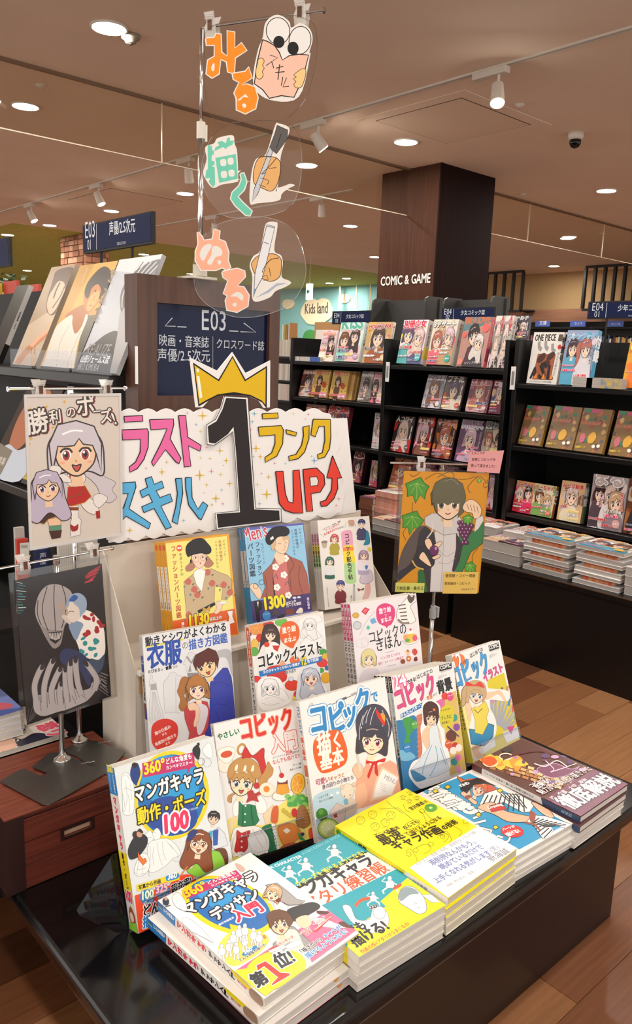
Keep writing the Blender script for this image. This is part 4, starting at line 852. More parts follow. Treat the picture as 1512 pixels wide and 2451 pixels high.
# aisle sign E03 01
X = 1.23; a = onx(197, 540, X); c_ = onx(362, 503, X); zb = onx(200, 608, X)[2]; w_, h_ = a[1]-c_[1], a[2]-zb
M = basis((X, a[1], zb), (0, -1, 0), (0, 0, 1), (-1, 0, 0)); t = thing('shelf_sign', 'navy shelf sign E03 01 on two posts above the photo books', 'sign', M=M)
MB().box((0, 0, -.014), (w_, h_, -.001)).build('frame', blackm, t, local=True); MB().box((.004, .007, -.001), (w_-.004, h_-.004, 0)).build('panel', navy, t, local=True)
for px in (237, 311): yy = onx(px, 612, X)[1]; MB().tube((a[1]-yy, GT+.001-zb, -.008), (a[1]-yy, 0, -.008), .005, n=8).build('post', blackm, t, local=True)
d = D(cropmap(M, 0, 0, 1), 3e-5); d.T('#d8dce4', 'E03', 203, 571, 228, 567, 1.5); d.T('#d8dce4', '01', 209, 598, 219, 597, 1.5); d.L('#d8dce4', .8, 231, 536, 231, 598); d.T('#e0e4ea', '声優/2.5次元', 261, 561, 324, 552, 1.45, .01); d.T('#c8ccd6', 'SUBCULTURE', 280, 587, 301, 584, 1.4); d.build('lettering', t)
X = 1.25; a = onx(-60, 560, X); M = basis((X, a[1], onx(0, 640, X)[2]), (0, -1, 0), (0, 0, 1), (-1, 0, 0)); w_ = a[1]-onx(20, 570, X)[1]
t = thing('shelf_sign', 'navy shelf sign cut off by the left edge', 'sign', M=M); MB().box((0, 0, -.014), (w_, onx(0, 570, X)[2]-M[2][3], -.001)).build('frame', blackm, t, local=True); MB().box((.004, .006, -.001), (w_-.008, onx(0, 570, X)[2]-M[2][3]-.006, 0)).build('panel', navy, t, local=True); MB().tube((w_*.4, GT-M[2][3], -.007), (w_*.4, 0, -.007), .005, n=8).build('post', blackm, t, local=True)
# things on top of the gondola, far left: small boxes and a plant
for i, (pa, pb, pt, c) in enumerate(((0, 28, 683, '#d8b83a'), (26, 58, 676, '#b83a2c'), (60, 98, 684, '#c84a3a'), (30, 50, 690, '#2c3428'))):
    p = onx(pa, pt, 1.25); q = onx(pb, pt, 1.25); o = MB().box((1.20+.02*i, q[1], GT), (1.212+.02*i, p[1], max(p[2], GT+.012)), None).build('magazine_box', mat('gbox%d' % i, c, .5)); tag(o, ('yellow', 'red', 'coral', 'dark green')[i]+' cover edge standing on top of the gondola at far left', 'magazine')
pl = thing('potted_plant', 'small leafy green plant above the shelf at the far left edge', 'plant', (1.34, 3.95, GT)); random.seed(2); lf = MB(); pp = onx(14, 668, 1.34)
MB().lathe((1.34, pp[1], GT+.0002), [(.03, 0), (.038, .04)], 14).build('pot', white, pl)
for i in range(46):
    a_ = random.uniform(0, 6.28); r_ = random.uniform(.01, .09); c0 = Vector((1.34+r_*math.cos(a_), pp[1]+r_*math.sin(a_), GT+.05+random.uniform(0, .07))); u = Vector((random.uniform(-1, 1), random.uniform(-1, 1), random.uniform(-.3, .6))).normalized()*.02; v = u.orthogonal().normalized()*.009
    lf.add([c0-u, c0+v, c0+u, c0-v], [(0, 1, 2, 3)])
lf.build('foliage', mat('leaf', '#3f5a2a', .5), pl, kind='stuff'); MB().tube((1.34, pp[1], GT+.03), (1.34, pp[1], GT+.1), .004, n=6).build('stem', mat('stemm', '#4a3a20', .7), pl)
# books at low level seen between the two framed drawings
for i, (pa, pb, pt, pbm, c) in enumerate(((36, 64, 1264, 1420, '#b8b4ae'), (40, 72, 1292, 1420, '#c03a2c'), (84, 122, 1318, 1420, '#1c2a58'), (124, 140, 1305, 1420, '#2a2624'), (140, 182, 1305, 1420, '#d8d4cc'), (183, 236, 1298, 1420, '#cfcac2'))):
    y_ = 1.66-.012*i; p = ony(pa, pt, y_); q = ony(pb, pbm, y_); o = MB().box((p[0], y_, .62), (q[0], y_+.010, p[2])).build('boxed_book', mat('bb%d' % i, c, .5))
    tag(o, ('grey box edge standing left of the red book between the framed drawings', 'red book with barcode label between the framed drawings', 'navy book lettered in white between the framed drawings', 'dark book edge between the framed drawings', 'white book pages seen between the framed drawings', 'white sleeved book with barcode right of the other books')[i], 'book')
    Mx = basis((p[0], y_-.0003, .62), (1, 0, 0), (0, 0, 1), (0, -1, 0)); d = D(cropmap(Mx, 0, 0, 1), 2e-5)
    if i in (1, 5): d.P('#e4e0da', pa+8, pt+8, pb-2, pt+6, pb-2, pt+40, pa+8, pt+42); [d.L('#2a2624', .8, pa+11+2*k, pt+12, pa+11+2*k, pt+20) for k in range(8)]
    if i == 1: d.VT('#1a1614', 'ANIMA', 46, 1330, 46, 1385, 1)
    if i == 2: d.VT('#d8dce4', '声優', 103, 1322, 103, 1352, 1.2)
    if i == 4:
        for k in range(8): d.L('#a8a29a', .6, 143+5*k, 1306, 144+5*k, 1400)
    if d.V: oo = d.build('label_print', o); oo.matrix_parent_inverse = Matrix(); oo.matrix_local = Mx
t = thing('low_shelf', 'dark low shelf behind the standing frames holding the boxed books', 'shelf', (.8, 1.63, 0)); MB().box((.06, 1.585, 0), (.90, 1.72, .61)).build('carcass', blackm, t, bevel=.002); MB().box((.06, 1.584, .6103), (.90, 1.725, .6193)).build('top_board', black, t)
# magazines on a thin ledge behind the crate
MB().box((.06, 1.407, .405), (.655, 1.580, .425)).build('magazine_ledge', black, t)
def bigmag(b, w, h):
    d = D(cropmap(WM[b], 0, 1650, 400/1512), 2e-5); d.clip = (np.zeros(2), np.array([w, h])); m0 = d.M; d.M = unitmap(w, h); d.P('#d8cfc2', 0, 0, 100, 0, 100, 100, 0, 100); d.M = m0
    d.B('#e0b49c', -200, 440, 0, 420, 130, 420, 210, 480, 220, 560, 120, 640, 0, 640, -200, 660); d.B('#2c2a3c', 200, 450, 300, 400, 400, 400, 560, 460, 600, 540, 400, 640, 180, 640, 190, 560, 120, 440)
    for x, y in ((145, 458), (170, 527)): d.E('#f4f0ec', x, y, 26, 14, .2); d.E('#3a2a28', x, y, 13, 12); d.L('#2a1c1a', 6, x-26, y-12, x, y-17, x+26, y-8, curve=True)
    d.L('#c0504a', 8, 20, 560, 60, 575, curve=True); d.T('#dc5a70', '恋リアル', 330, 330, 640, 560, 1.2, .08, [('#f0e0e0', .05)]); d.T('#4a4440', 'ことば特集読むスタイル', 560, 360, 720, 520, 1, .02); d.T('#2a2a2a', '3月号', 130, 350, 210, 380, 1, .04)
    d.build('cover_print', b)
M = basis((.34, 1.412, .4395), (1, 0, 0), (0, 1, 0), (0, 0, 1)); book('fashion_magazine', 'magazine with a large face lying behind the crate', 'magazine', M, .285, .165, .010, '#d8cfc2', lambda b: bigmag(b, .285, .165), 'L')
def blmag(b):
    d = D(unitmap(.24, .124), 3e-5); d.P('#7a88c0', 0, 0, 100, 0, 100, 100, 0, 100); d.B('#e8eaf4', 10, 20, 50, 10, 80, 40, 50, 60, 20, 50); d.B('#c8606c', 30, 50, 80, 45, 95, 80, 50, 90); d.B('#5060a0', 0, 80, 60, 70, 100, 100, 0, 100); d.build('cover_print', b)
xr = onz(52, 1700, .49)[0]
for k in range(4):
    M = Matrix.Translation((xr-.24+.003*(k % 2), 1.452+.002*k, .4535+.0128*k)); book('picture_magazine', 'blue and pink magazine in the pile at the left edge, '+('lowest', 'second from the bottom', 'second from the top', 'topmost')[k], 'magazine', M, .24, .124, .0122, '#d8d4d8', blmag if k == 3 else None, 'L')
# ================= foreground display table =================
TX0, TX1, TY0, TY1, TZ = .425, 1.625, .655, 1.47, .29
tb = thing('display_table', 'low glossy black display table under the drawing manuals', 'table', (1.02, 1.06, 0))
gl = mat('gloss_black', '#060506', .16, coat=.3); MB().box((TX0, TY0, TZ-.032), (TX1, TY1, TZ)).build('table_top', gl, tb, bevel=.009)
pm = mat('dark_brown_panel', '#140c0b', .28)
MB().box((TX0+.28, TY0+.035, 0), (TX1-.075, TY0+.055, TZ-.032)).build('front_panel', pm, tb); MB().box((TX1-.095, TY0+.055, 0), (TX1-.075, TY1-.03, TZ-.032)).build('side_panel', pm, tb)
MB().box((TX0+.28, TY0+.055, 0), (TX0+.30, TY1-.03, TZ-.032)).build('side_panel', pm, tb); MB().box((TX0+.30, TY1-.05, 0), (TX1-.095, TY1-.03, TZ-.032)).build('back_panel', pm, tb)
# wood-look crate
cr = thing('storage_crate', 'reddish wood look storage crate with a cut handle carrying the two poster stands', 'crate', (.53, 1.3, TZ))
cwm = mat('crate_board', '#6b3021', .42, noise=('#4a1d14', (2, 2, 30), 4)); cd = mat('crate_corner', '#2a1411', .4); cl = mat('crate_lid', '#7d3f2c', .4, noise=('#5c2a1d', (2, 26, 2), 4))
kx0, kx1, ky0, ky1, kz0, kz1 = .418, .672, 1.198, 1.40, TZ+.001, .434
n = 5; hgt = (kz1-kz0)/3
# front boards, the upper one with the oval handle cut
bh = (kz1-kz0-.012)/3
for i in (0, 2): MB().box((kx0+.03, ky0, kz0+i*bh), (kx1, ky0+.006, kz0+(i+1)*bh-.0012)).build('front_board', cwm, cr, bevel=.001)
hx0, hx1 = ony(152, 1970, ky0)[0], ony(218, 1965, ky0)[0]; hz0, hz1 = ony(185, 1992, ky0)[2], ony(185, 1962, ky0)[2]; z0, z1 = kz0+bh, kz0+2*bh-.0012; hz0 = max(hz0, z0+.006); hz1 = min(hz1, z1-.004)
MB().box((kx0+.03, ky0, z0), (hx0, ky0+.006, z1)).box((hx1, ky0, z0), (kx1, ky0+.006, z1)).box((hx0, ky0, z0), (hx1, ky0+.006, hz0)).box((hx0, ky0, hz1), (hx1, ky0+.006, z1)).build('front_board', cwm, cr)
MB().box((kx0+.03, ky0+.001, kz1-.012), (kx1, ky0+.007, kz1-.004)).build('front_board', cwm, cr, bevel=.0008)
MB().box((hx0-.006, ky0-.0015, hz0-.005), (hx1+.006, ky0, hz0)).box((hx0-.006, ky0-.0015, hz1), (hx1+.006, ky0, hz1+.005)).box((hx0-.006, ky0-.0015, hz0), (hx0, ky0, hz1)).box((hx1, ky0-.0015, hz0), (hx1+.006, ky0, hz1)).build('handle_rim', cd, cr)
MB().box((hx0-.012, ky0+.0062, hz0-.012), (hx1+.012, ky0+.0075, hz1+.010)).build('handle_back', mat('kraft', '#c2a488', .7), cr)
MB().box((kx0, ky0-.002, kz0), (kx0+.03, ky0+.006, kz1-.004)).box((kx0-.002, ky0-.002, kz0), (kx0, ky0+.05, kz1-.004)).build('corner_brace', cd, cr)
MB().box((kx0, ky0+.006, kz0), (kx0+.006, ky1, kz1-.004)).box((kx0, ky1-.006, kz0), (kx1, ky1, kz1-.004)).box((kx1-.006, ky0+.006, kz0), (kx1, ky1-.006, kz1-.004)).build('side_wall', cwm, cr)
for i in range(4):
    y = ky0-.002+i*(ky1-ky0+.002)/4; MB().box((kx0-.002, y, kz1-.004), (kx1, y+(ky1-ky0)/4-.001, kz1)).build('lid_board', cl, cr, bevel=.0008)
# poster stands
def stand(fx, fy, zt, label, base, rot, ang, rodl=.25):
    z = kz1; by = fy; fy += .007; t = thing('poster_stand', label, 'stand', (fx, fy, z)); R = Matrix.Translation((fx, fy, z+.0006)) @ Matrix.Rotation(rot, 4, 'Z')
    pl = [(0, 1876), (50, 1847), (63, 1848), (98, 1863), (114, 1856), (77, 1841), (116, 1809), (150, 1806), (232, 1846), (250, 1858), (120, 1932), (103, 1931)] if base else [(150, 1799), (196, 1773), (233, 1777), (300, 1803), (254, 1857), (228, 1842), (185, 1815)]
    q = [onz(*p, z) for p in pl]; MB().prism(cw([(min(v[0], .687), v[1]) for v in q]), Matrix.Translation((0, 0, z+.0028+.0024*base)), .0022).build('foot_plate', bsteel, t)
    MB().lathe((fx, fy, z+.0030+.0026*base), [(.017, 0), (.015, .004), (.007, .009), (.0058, .014)], 24).build('collar', steel, t, smooth=True)
    MB().tube((fx, fy, z+.008), (fx, fy, zt-.006), .0048, n=16).build('pole', steel, t, smooth=True)
    c, s = math.cos(ang), math.sin(ang); a = Vector((fx-c*rodl*.52, by-s*rodl*.52, zt)); b = Vector((fx+c*rodl*.48, by+s*rodl*.48, zt))
    MB().tube(a, b, .0024, n=10).tube(a, a+(b-a).normalized()*.003, .0045, n=12).tube(b, b-(b-a).normalized()*.003, .0045, n=12).build('crossbar', steel, t)
    MB().tube((fx, fy, zt-.012), (fx, fy, zt+.003), .0062, n=12).build('joint', steel, t)
    dt_ = D(lambda p: p, 3e-5); dt_.T('#c8c8c4', 'LIHITLAB', .03, -.03, .055, -.03, 1); oo = dt_.build('stamp', t); oo.matrix_local = Matrix.Translation((0, 0, .0032+.0024*base)) @ Matrix.Rotation(rot-.1, 4, 'Z')
    return t
def clip(M, label, name='display_clip', s=1.0):   # clear plastic clip in frame M: x along the bar, y up, z to the viewer; origin at the bar
    t = thing(name, label, 'clip', M=M)
    for sg, nm in ((1, 'front_jaw'), (-1, 'back_jaw')):
        k = MB(); pr = [(-.009, -.017, .0035), (-.0095, -.004, .006), (-.007, .004, .004), (-.0085, .016, .0105)]
        for (x0, y0, z0), (x1, y1, z1) in zip(pr, pr[1:]):
            th = .0016
            vs = [(-abs(x0), y0, sg*z0), (abs(x0), y0, sg*z0), (abs(x1), y1, sg*z1), (-abs(x1), y1, sg*z1), (-abs(x0), y0, sg*(z0+th)), (abs(x0), y0, sg*(z0+th)), (abs(x1), y1, sg*(z1+th)), (-abs(x1), y1, sg*(z1+th))]
            k.add([(a*s, b*s, c*s) for a, b, c in vs], [(0, 3, 2, 1), (4, 5, 6, 7), (0, 1, 5, 4), (1, 2, 6, 5), (2, 3, 7, 6), (3, 0, 4, 7)])
        for yy in (.0065, .0095, .0125): k.box((-.0065*s, yy*s, sg*.0095*s if sg > 0 else -.0115*s), (.0065*s, (yy+.0012)*s, .0118*s if sg > 0 else -.0095*s))
        k.build(nm, clipm, t, local=True)
    MB().box((-.0035*s, -.008*s, .0078*s), (.0035*s, .006*s, .0086*s)).build('spring', mat('brown_spring', '#5a3a28', .4, .3), t, local=True)
    return t
def frameM(o, yaw, tilt): 
    e1 = Vector((math.cos(yaw), math.sin(yaw), 0)); n = Vector((-math.sin(yaw), math.cos(yaw), 0)); e2 = Vector((0, 0, 1))*math.cos(tilt)+n*math.sin(tilt); return basis(o, e1, e2, e1.cross(e2))
def scaled(o, s): return (o[0]*s, o[1]*s, o[2]*s+1.2)
# framed drawings: outer case A4, paper inside
def case(M, w, h, rim, rimmat, label, art, rimw=.006):
    t = thing('framed_drawing', label, 'framed drawing', M=M)
    MB().box((0, 0, -.0022), (w, h, -.0008)).build('backing', film, t, local=True)
    MB().box((0, 0, -.0015), (rimw, h, .0015)).box((w-rimw, 0, -.0015), (w, h, .0015)).box((rimw, 0, -.0015), (w-rimw, rimw, .0015)).box((rimw, h-rimw, -.0015), (w-rimw, h, .0015)).build('case_rim', rimmat, t, local=True)
    art(t); MB().box((rimw, rimw, .0010), (w-rimw, h-rimw, .0013)).build('case_front', glassy('case_film', '#ffffff', .012, .1), t, local=True)
    return t
FR1 = (frameM(scaled((.578, 1.455, -.386), .925), math.radians(6.4), .0), .21*.925, .297*.925)
FR2 = (frameM(scaled((.516, 1.367, -.703), .925), math.radians(6.6), math.radians(5.2)), .21*.925, .297*.925)
FR3 = (frameM(scaled((1.345, 1.21, -.543), 1.0), math.radians(-38), math.radians(-2)), .21, .297)
def barpt(FR, u, up): return Vector((FR[0] @ Vector((FR[1]*u, FR[2]+up, -.004))))
for FR, (fx, fy), nm, base, rot in ((FR1, (.632, 1.352), 'rear', 0, -.15), (FR2, (.562, 1.322), 'front', 1, -.2)):
    c_ = barpt(FR, .5, .009); e = FR[0].to_3x3() @ Vector((1, 0, 0)); ang = math.atan2(e[1], e[0])
    # keep the crossbar over the pole
    stand(c_[0], c_[1]+.004, c_[2], 'chrome poster stand on the crate, '+nm+' of the two', base, rot, ang, FR[1]*1.22)
    for u, l in ((.16, 'left'), (.86, 'right')):
        p = barpt(FR, u, .009); p[1] += .004; Mx = FR[0].copy(); Mx.translation = p; clip(Mx, 'clear clip at the %s of the %s drawing on the crate' % (l, 'upper' if FR is FR1 else 'lower'))
# ---------------- third framed drawing on its own stand at the right of the books ----------------
c_ = barpt(FR3, .5, .012); e3 = FR3[0].to_3x3() @ Vector((1, 0, 0)); ang3 = math.atan2(e3[1], e3[0])
n3 = Vector((-math.sin(ang3), math.cos(ang3), 0))*.019; c0_ = c_+n3*.35; c_ = c_+n3
t = thing('poster_stand', 'telescopic steel stand with grey clamp behind the right framed drawing', 'stand', (c_[0], c_[1]+.006, TZ)); px_, py_ = c_[0], c_[1]
MB().box((px_-.02, py_-.06, TZ+.0002), (px_+.08, py_+.05, TZ+.003)).build('foot_plate', bsteel, t); zj = solve1(lambda v: prj((px_, py_, v))[1], .3, 1.2, 1462)
MB().tube((px_, py_, TZ+.003), (px_, py_, zj), .0055, n=14).build('lower_pole', steel, t, smooth=True); MB().tube((px_, py_, zj), (px_, py_, c_[2]), .0038, n=12).build('upper_pole', steel, t, smooth=True)
gp = mat('grey_plastic', '#9a9a9a', .4); MB().tube((px_, py_, zj-.018), (px_, py_, zj+.004), .0085, n=12).tube((px_, py_, zj+.004), (px_, py_, zj+.013), .0065, n=12).box((px_+.006, py_-.010, zj-.016), (px_+.012, py_+.000, zj+.010)).build('clamp', gp, t)
c_[2] -= .004; a = c0_-e3*.125; b = c0_+e3*.12; MB().tube(a, b, .0024, n=10).build('crossbar', steel, t)
for u, l in ((.24, 'left'), (.9, 'right')):
    p = barpt(FR3, u, .012); Mx = FR3[0].copy(); Mx.translation = p; clip(Mx, 'clear clip at the %s of the framed drawing beyond the books' % l)
pk = thing('pink_note', 'pink handwritten note card above the right framed drawing', 'note card', M=FR3[0] @ Matrix.Translation((0, 0, .010)))
mp = cropmap(WM[pk], 0, 0, 1); q = mp([(1124, 1082), (1206, 1078), (1195, 1133), (1117, 1128)]); MB().prism([tuple(v) for v in q[::-1]], Matrix(), .0004).build('card', mat('pink_card', '#dc9a9a', .7), pk, local=True)
d = D(mp, 1.5e-5)
for tx, x0, y0, x1, y1 in (('スタッフが', 1127, 1088, 1160, 1087), ('実際にコピックを', 1128, 1103, 1186, 1103), ('使って描きました!', 1126, 1117, 1184, 1119)): d.T('#4a2c2c', tx, x0, y0, x1, y1, 1.15, .01)
d.build('handwriting', pk, (0, 0, .0002), MATTE)
# ---------------- stepped white cardboard riser ----------------
rs = thing('cardboard_riser', 'white stepped cardboard riser holding two rows of manuals behind the front row', 'display riser', (1.05, 1.25, TZ))
rw = mat('riser_card', '#cfc5b8', .75); kr = mat('riser_kraft', '#b98f58', .8); RX0, RX1 = .69, 1.405; YF, YC, YB = 1.087, 1.250, 1.385; ZC_, ZD = .416, .607
rimz = ony(560, 1265, YB)[2]
RXL = 1.325
MB().box((RX0, YF, TZ+.0005), (RXL, YF+.003, ZC_)).build('lower_front', rw, rs); MB().box((RX0, YF+.003, ZC_-.003), (RXL, YC, ZC_)).build('lower_tread', rw, rs)
MB().box((RX0, YC, TZ+.0005), (RX1, YC+.003, ZD)).build('upper_front', rw, rs); MB().box((RX0, YC+.003, ZD-.003), (RX1, YB, ZD)).build('upper_tread', rw, rs)
MB().box((RX0, YB, TZ+.0005), (RX1, YB+.004, rimz)).build('back_board', rw, rs)
BX = basis((0, 0, 0), (0, 1, 0), (0, 0, 1), (1, 0, 0))
MB().prism([(YF, TZ+.001), (YB, TZ+.001), (YB, rimz), (YB-.012, rimz-.002), (YC, ZD+.004), (YC, ZC_+.0), (YF, ZC_)], Matrix.Translation((RX0-.0005, 0, 0)) @ BX, .002).build('left_side', rw, rs)
MB().prism([(YC, TZ+.001), (YB, TZ+.001), (YB, rimz-.08), (YC, ZD)], Matrix.Translation((RX1+.002, 0, 0)) @ BX, .002).build('right_side', rw, rs)
MB().box((RX0, YC-.012, ZD-.006), (RX1, YC+.001, ZD+.001)).build('tread_lip', mat('torn_edge', '#e8e2d8', .8), rs)
MB().box((RX0+.004, YC-.0045, ZD-.045), (RX0+.045, YC-.0035, ZD-.008)).build('kraft_flap', kr, rs)
# ---------------- the banner, its crown and the big numeral ----------------
BY = YB-.004-.002
BM = basis((RX0-.09, BY, rimz-.002), (1, 0, 0), (0, 0, 1), (0, -1, 0)); ZB8 = 600/1512
bn = thing('hand_lettered_banner', 'white scalloped hand lettered banner with a yellow crown and big black 1', 'banner', M=BM)
def inB(mp, pts): return [tuple(v) for v in mp(np.array(pts, float).reshape(-1, 2))]
mB = cropmap(BM, 280, 800, ZB8)
MB().prism(inB(mB, [1300, 508, 1395, 508, 1450, 1075, 1300, 1100, -40, 1260, -60, 470])[::-1], Matrix.Translation((0, 0, -.0045)), .004).build('backing_board', white, bn, local=True)
def scallop(x0, y0, x1, y1, n, out, ph=0):
    p = []
    for i in range(n):
        for j in range(6):
            t = (i+j/6)/n; b = abs(math.sin(math.pi*j/6)); p += [(x0+(x1-x0)*t+out[0]*b, y0+(y1-y0)*t+out[1]*b)]
    return p
ol = [(-60, 480)]+scallop(-60, 480, 20, 470, 1, (0, -14))+scallop(20, 472, 1240, 470, 11, (4, -24))+[(1240, 470), (1285, 480), (1302, 520)]+scallop(1302, 520, 1355, 1000, 5, (24, 0))+[(1366, 1010), (1350, 1075)]+scallop(1330, 1078, 600, 1160, 6, (2, 26))+scallop(600, 1160, -40, 1240, 6, (2, 26))+[(-60, 1240)]
def cw(poly):
    a = sum(poly[i][0]*poly[(i+1) % len(poly)][1]-poly[(i+1) % len(poly)][0]*poly[i][1] for i in range(len(poly))); return poly if a > 0 else poly[::-1]
MB().prism(cw(inB(mB, ol)), Matrix(), .003).build('scalloped_sheet', white, bn, local=True)
d = D(mB, 2e-5); r = random.Random(3)
for x, y, s, c in ((516, 492, 34, 0), (476, 545, 14, 1), (502, 585, 16, 3), (422, 475, 14, 2), (828, 480, 20, 1), (815, 528, 15, 1), (805, 575, 12, 2), (838, 688, 30, 0), (863, 738, 20, 0), (822, 738, 12, 1), (620, 703, 28, 0), (540, 684, 13, 2), (560, 750, 14, 0), (658, 762, 22, 0), (502, 745, 14, 3), (498, 850, 38, 0), (568, 826, 20, 2), (624, 845, 18, 3), (678, 900, 24, 0), (540, 908, 18, 0), (630, 938, 13, 1), (524, 957, 9, 2), (595, 990, 32, 0), (571, 1028, 15, 0), (637, 1022, 14, 2), (858, 1022, 16, 1), (902, 965, 38, 0), (913, 860, 20, 0), (846, 905, 18, 3), (870, 840, 12, 2), (950, 778, 12, 2), (1013, 780, 10, 1), (1188, 762, 24, 1), (1172, 735, 10, 1), (1062, 480, 15, 3), (1152, 482, 13, 2), (1135, 510, 9, 2), (1336, 992, 15, 2), (1320, 1032, 11, 2), (298, 770, 16, 0), (270, 830, 26, 0), (173, 808, 13, 2), (76, 1182, 24, 0), (400, 1122, 15, 1), (640, 790, 9, 0)):
    d.star(('#d8b02a', '#5aa8cc', '#e07a9a', '#e0cc8a')[c], x, y, s, thin=.16)
PK, BL, YL, RD = '#e46aa4', '#58aedd', '#dcb414', '#e0402f'
def ink(c, *p): d.PO(c, *p, o='#1a1512', ow=6)
# ラスト
ink(PK, 40, 495, 152, 490, 154, 524, 44, 530); ink(PK, 25, 577, 180, 570, 188, 590, 186, 680, 160, 755, 120, 810, 76, 832, 72, 800, 110, 770, 138, 710, 140, 632, 32, 638)
ink(PK, 194, 515, 338, 510, 340, 545, 318, 630, 384, 748, 372, 780, 355, 772, 290, 695, 218, 796, 206, 770, 262, 660, 300, 570, 202, 575)
ink(PK, 368, 490, 412, 490, 424, 620, 505, 670, 498, 705, 428, 672, 444, 795, 404, 800)
# スキル
ink(BL, -20, 900, 108, 890, 112, 920, 70, 1052, 200, 1140, 188, 1174, 52, 1096, -20, 1180, -20, 1120, 40, 1040, 66, 960, -20, 962)
ink(BL, 168, 872, 206, 858, 222, 905, 268, 885, 280, 925, 234, 943, 256, 985, 318, 962, 332, 1006, 262, 1035, 326, 1162, 292, 1176, 222, 1050, 160, 1075, 146, 1040, 212, 1012, 190, 965, 150, 985, 136, 945, 182, 922)
ink(BL, 350, 870, 388, 868, 394, 960, 362, 1145, 330, 1128, 352, 1040, 362, 960); ink(BL, 410, 864, 446, 864, 450, 985, 486, 1056, 516, 1010, 545, 1032, 506, 1118, 492, 1112, 430, 1030, 412, 930)
# ランク
ink(YL, 872, 480, 966, 474, 970, 505, 875, 510); ink(YL, 848, 560, 986, 550, 1000, 575, 996, 660, 960, 735, 892, 772, 890, 742, 930, 715, 950, 660, 950, 606, 856, 614)
ink(YL, 1015, 575, 1080, 592, 1075, 614, 1020, 600); ink(YL, 1118, 560, 1156, 550, 1154, 630, 1128, 710, 1090, 750, 1035, 762, 1032, 735, 1075, 725, 1110, 670, 1122, 610)
ink(YL, 1180, 512, 1284, 514, 1286, 620, 1278, 690, 1250, 740, 1210, 752, 1206, 725, 1235, 715, 1250, 640, 1248, 555, 1215, 555, 1192, 618, 1166, 606)
# UP and arrow
ink(RD, 953, 828, 998, 825, 1012, 960, 1030, 1010, 1060, 1018, 1062, 960, 1058, 822, 1096, 818, 1112, 1000, 1118, 1078, 1060, 1078, 1010, 1062, 975, 1020)
ink(RD, 1118, 815, 1200, 806, 1245, 850, 1250, 905, 1222, 952, 1166, 960, 1178, 1066, 1140, 1068, 1128, 940); d.PO('#e6e0d8', 1158, 862, 1200, 858, 1212, 885, 1205, 912, 1164, 915, o='#1a1512', ow=5)
ink(RD, 1296, 732, 1352, 865, 1325, 868, 1328, 930, 1305, 990, 1262, 1034, 1228, 1038, 1222, 1010, 1256, 1000, 1290, 940, 1294, 868, 1262, 865)
d.build('lettering', bn, (0, 0, .0003), MATTE)
# numeral
one = [648, 385, 765, 392, 795, 800, 815, 1055, 965, 1062, 968, 1118, 600, 1162, 592, 1082, 732, 1072, 708, 700, 692, 555, 655, 600, 580, 655, 545, 650, 538, 555, 590, 525, 628, 450]
ow_ = [636, 372, 778, 380, 806, 800, 824, 1046, 978, 1050, 980, 1128, 590, 1174, 580, 1076, 722, 1062, 698, 700, 688, 585, 650, 616, 575, 668, 532, 662, 528, 545, 582, 512, 618, 440]
MB().prism(cw(inB(mB, ow_)), Matrix.Translation((0, 0, .0065)), .003).build('numeral_sheet', white, bn, local=True)
d = D(mB, 2e-5); d.PO('#262022', *one, o='#14100f', ow=4); d.L('#14100f', 4, *ow_, ow_[0], ow_[1]); d.build('numeral', bn, (0, 0, .0068), MATTE)
crown_o = [434, 140, 600, 220, 690, 108, 770, 235, 918, 158, 916, 440, 880, 445, 850, 400, 790, 370, 700, 350, 610, 362, 555, 390, 510, 440, 470, 440]
MB().prism(cw(inB(mB, crown_o)), Matrix.Translation((0, 0, .0035)), .003).build('crown_sheet', white, bn, local=True)
d = D(mB, 2e-5); d.P('#14100f', 452, 170, 605, 272, 690, 130, 768, 272, 898, 190, 896, 448, 868, 410, 800, 375, 700, 355, 600, 372, 545, 400, 485, 436); d.P('#dcb414', 460, 186, 608, 284, 690, 142, 764, 284, 890, 205, 888, 425, 868, 400, 800, 366, 700, 348, 600, 362, 540, 392, 490, 420); d.P('#f6f0e0', 472, 206, 486, 208, 488, 230, 474, 228); d.P('#f6f0e0', 474, 252, 490, 252, 508, 380, 492, 386); d.build('crown_print', bn, (0, 0, .0038), MATTE)
# ---------------- pole clamped to the end panel with three clear discs ----------------
PY = GY-.011; pa = ony(472, 655, PY); pt = ony(481, 66, PY); pxx = pa[0]+.008
ps = thing('sign_pole', 'thin chrome pole with a top arm clamped to the wood end panel', 'pole', (pxx, PY, ZT))
wc = mat('cream_clamp', '#d9d2c6', .4)
MB().box((pxx-.03, PY-.010, ZT+.0005), (pxx+.045, PY+.06, ZT+.007)).box((pxx-.014, PY-.012, ZT+.007), (pxx+.014, PY+.012, ZT+.035)).build('clamp', wc, ps, bevel=.001)
zt_ = pt[2]; zm = solve1(lambda v: prj((pxx, PY, v))[1], 1.2, 2.4, 316)
MB().tube((pxx, PY, ZT+.03), (pxx, PY, zm), .0062, n=14).build('lower_tube', steel, ps, smooth=True); MB().tube((pxx, PY, zm), (pxx, PY, zt_), .0036, n=12).build('upper_rod', steel, ps, smooth=True)
MB().tube((pxx, PY, zm-.016), (pxx, PY, zm+.022), .0105, n=14).box((pxx+.009, PY-.004, zm-.02), (pxx+.016, PY+.004, zm+.018)).build('height_clamp', wc, ps)
ARM = math.radians(-65); ca, sa = math.cos(ARM), math.sin(ARM)
al = solve1(lambda v: prj((pxx+ca*v, PY+sa*v, zt_))[0], .1, .8, 774); AE = Vector((pxx+ca*al, PY+sa*al, zt_))
MB().tube((pxx, PY, zt_), AE, .0034, n=10).tube(AE, AE+Vector((ca, sa, 0))*.004, .007, n=12).build('arm', steel, ps, smooth=False)
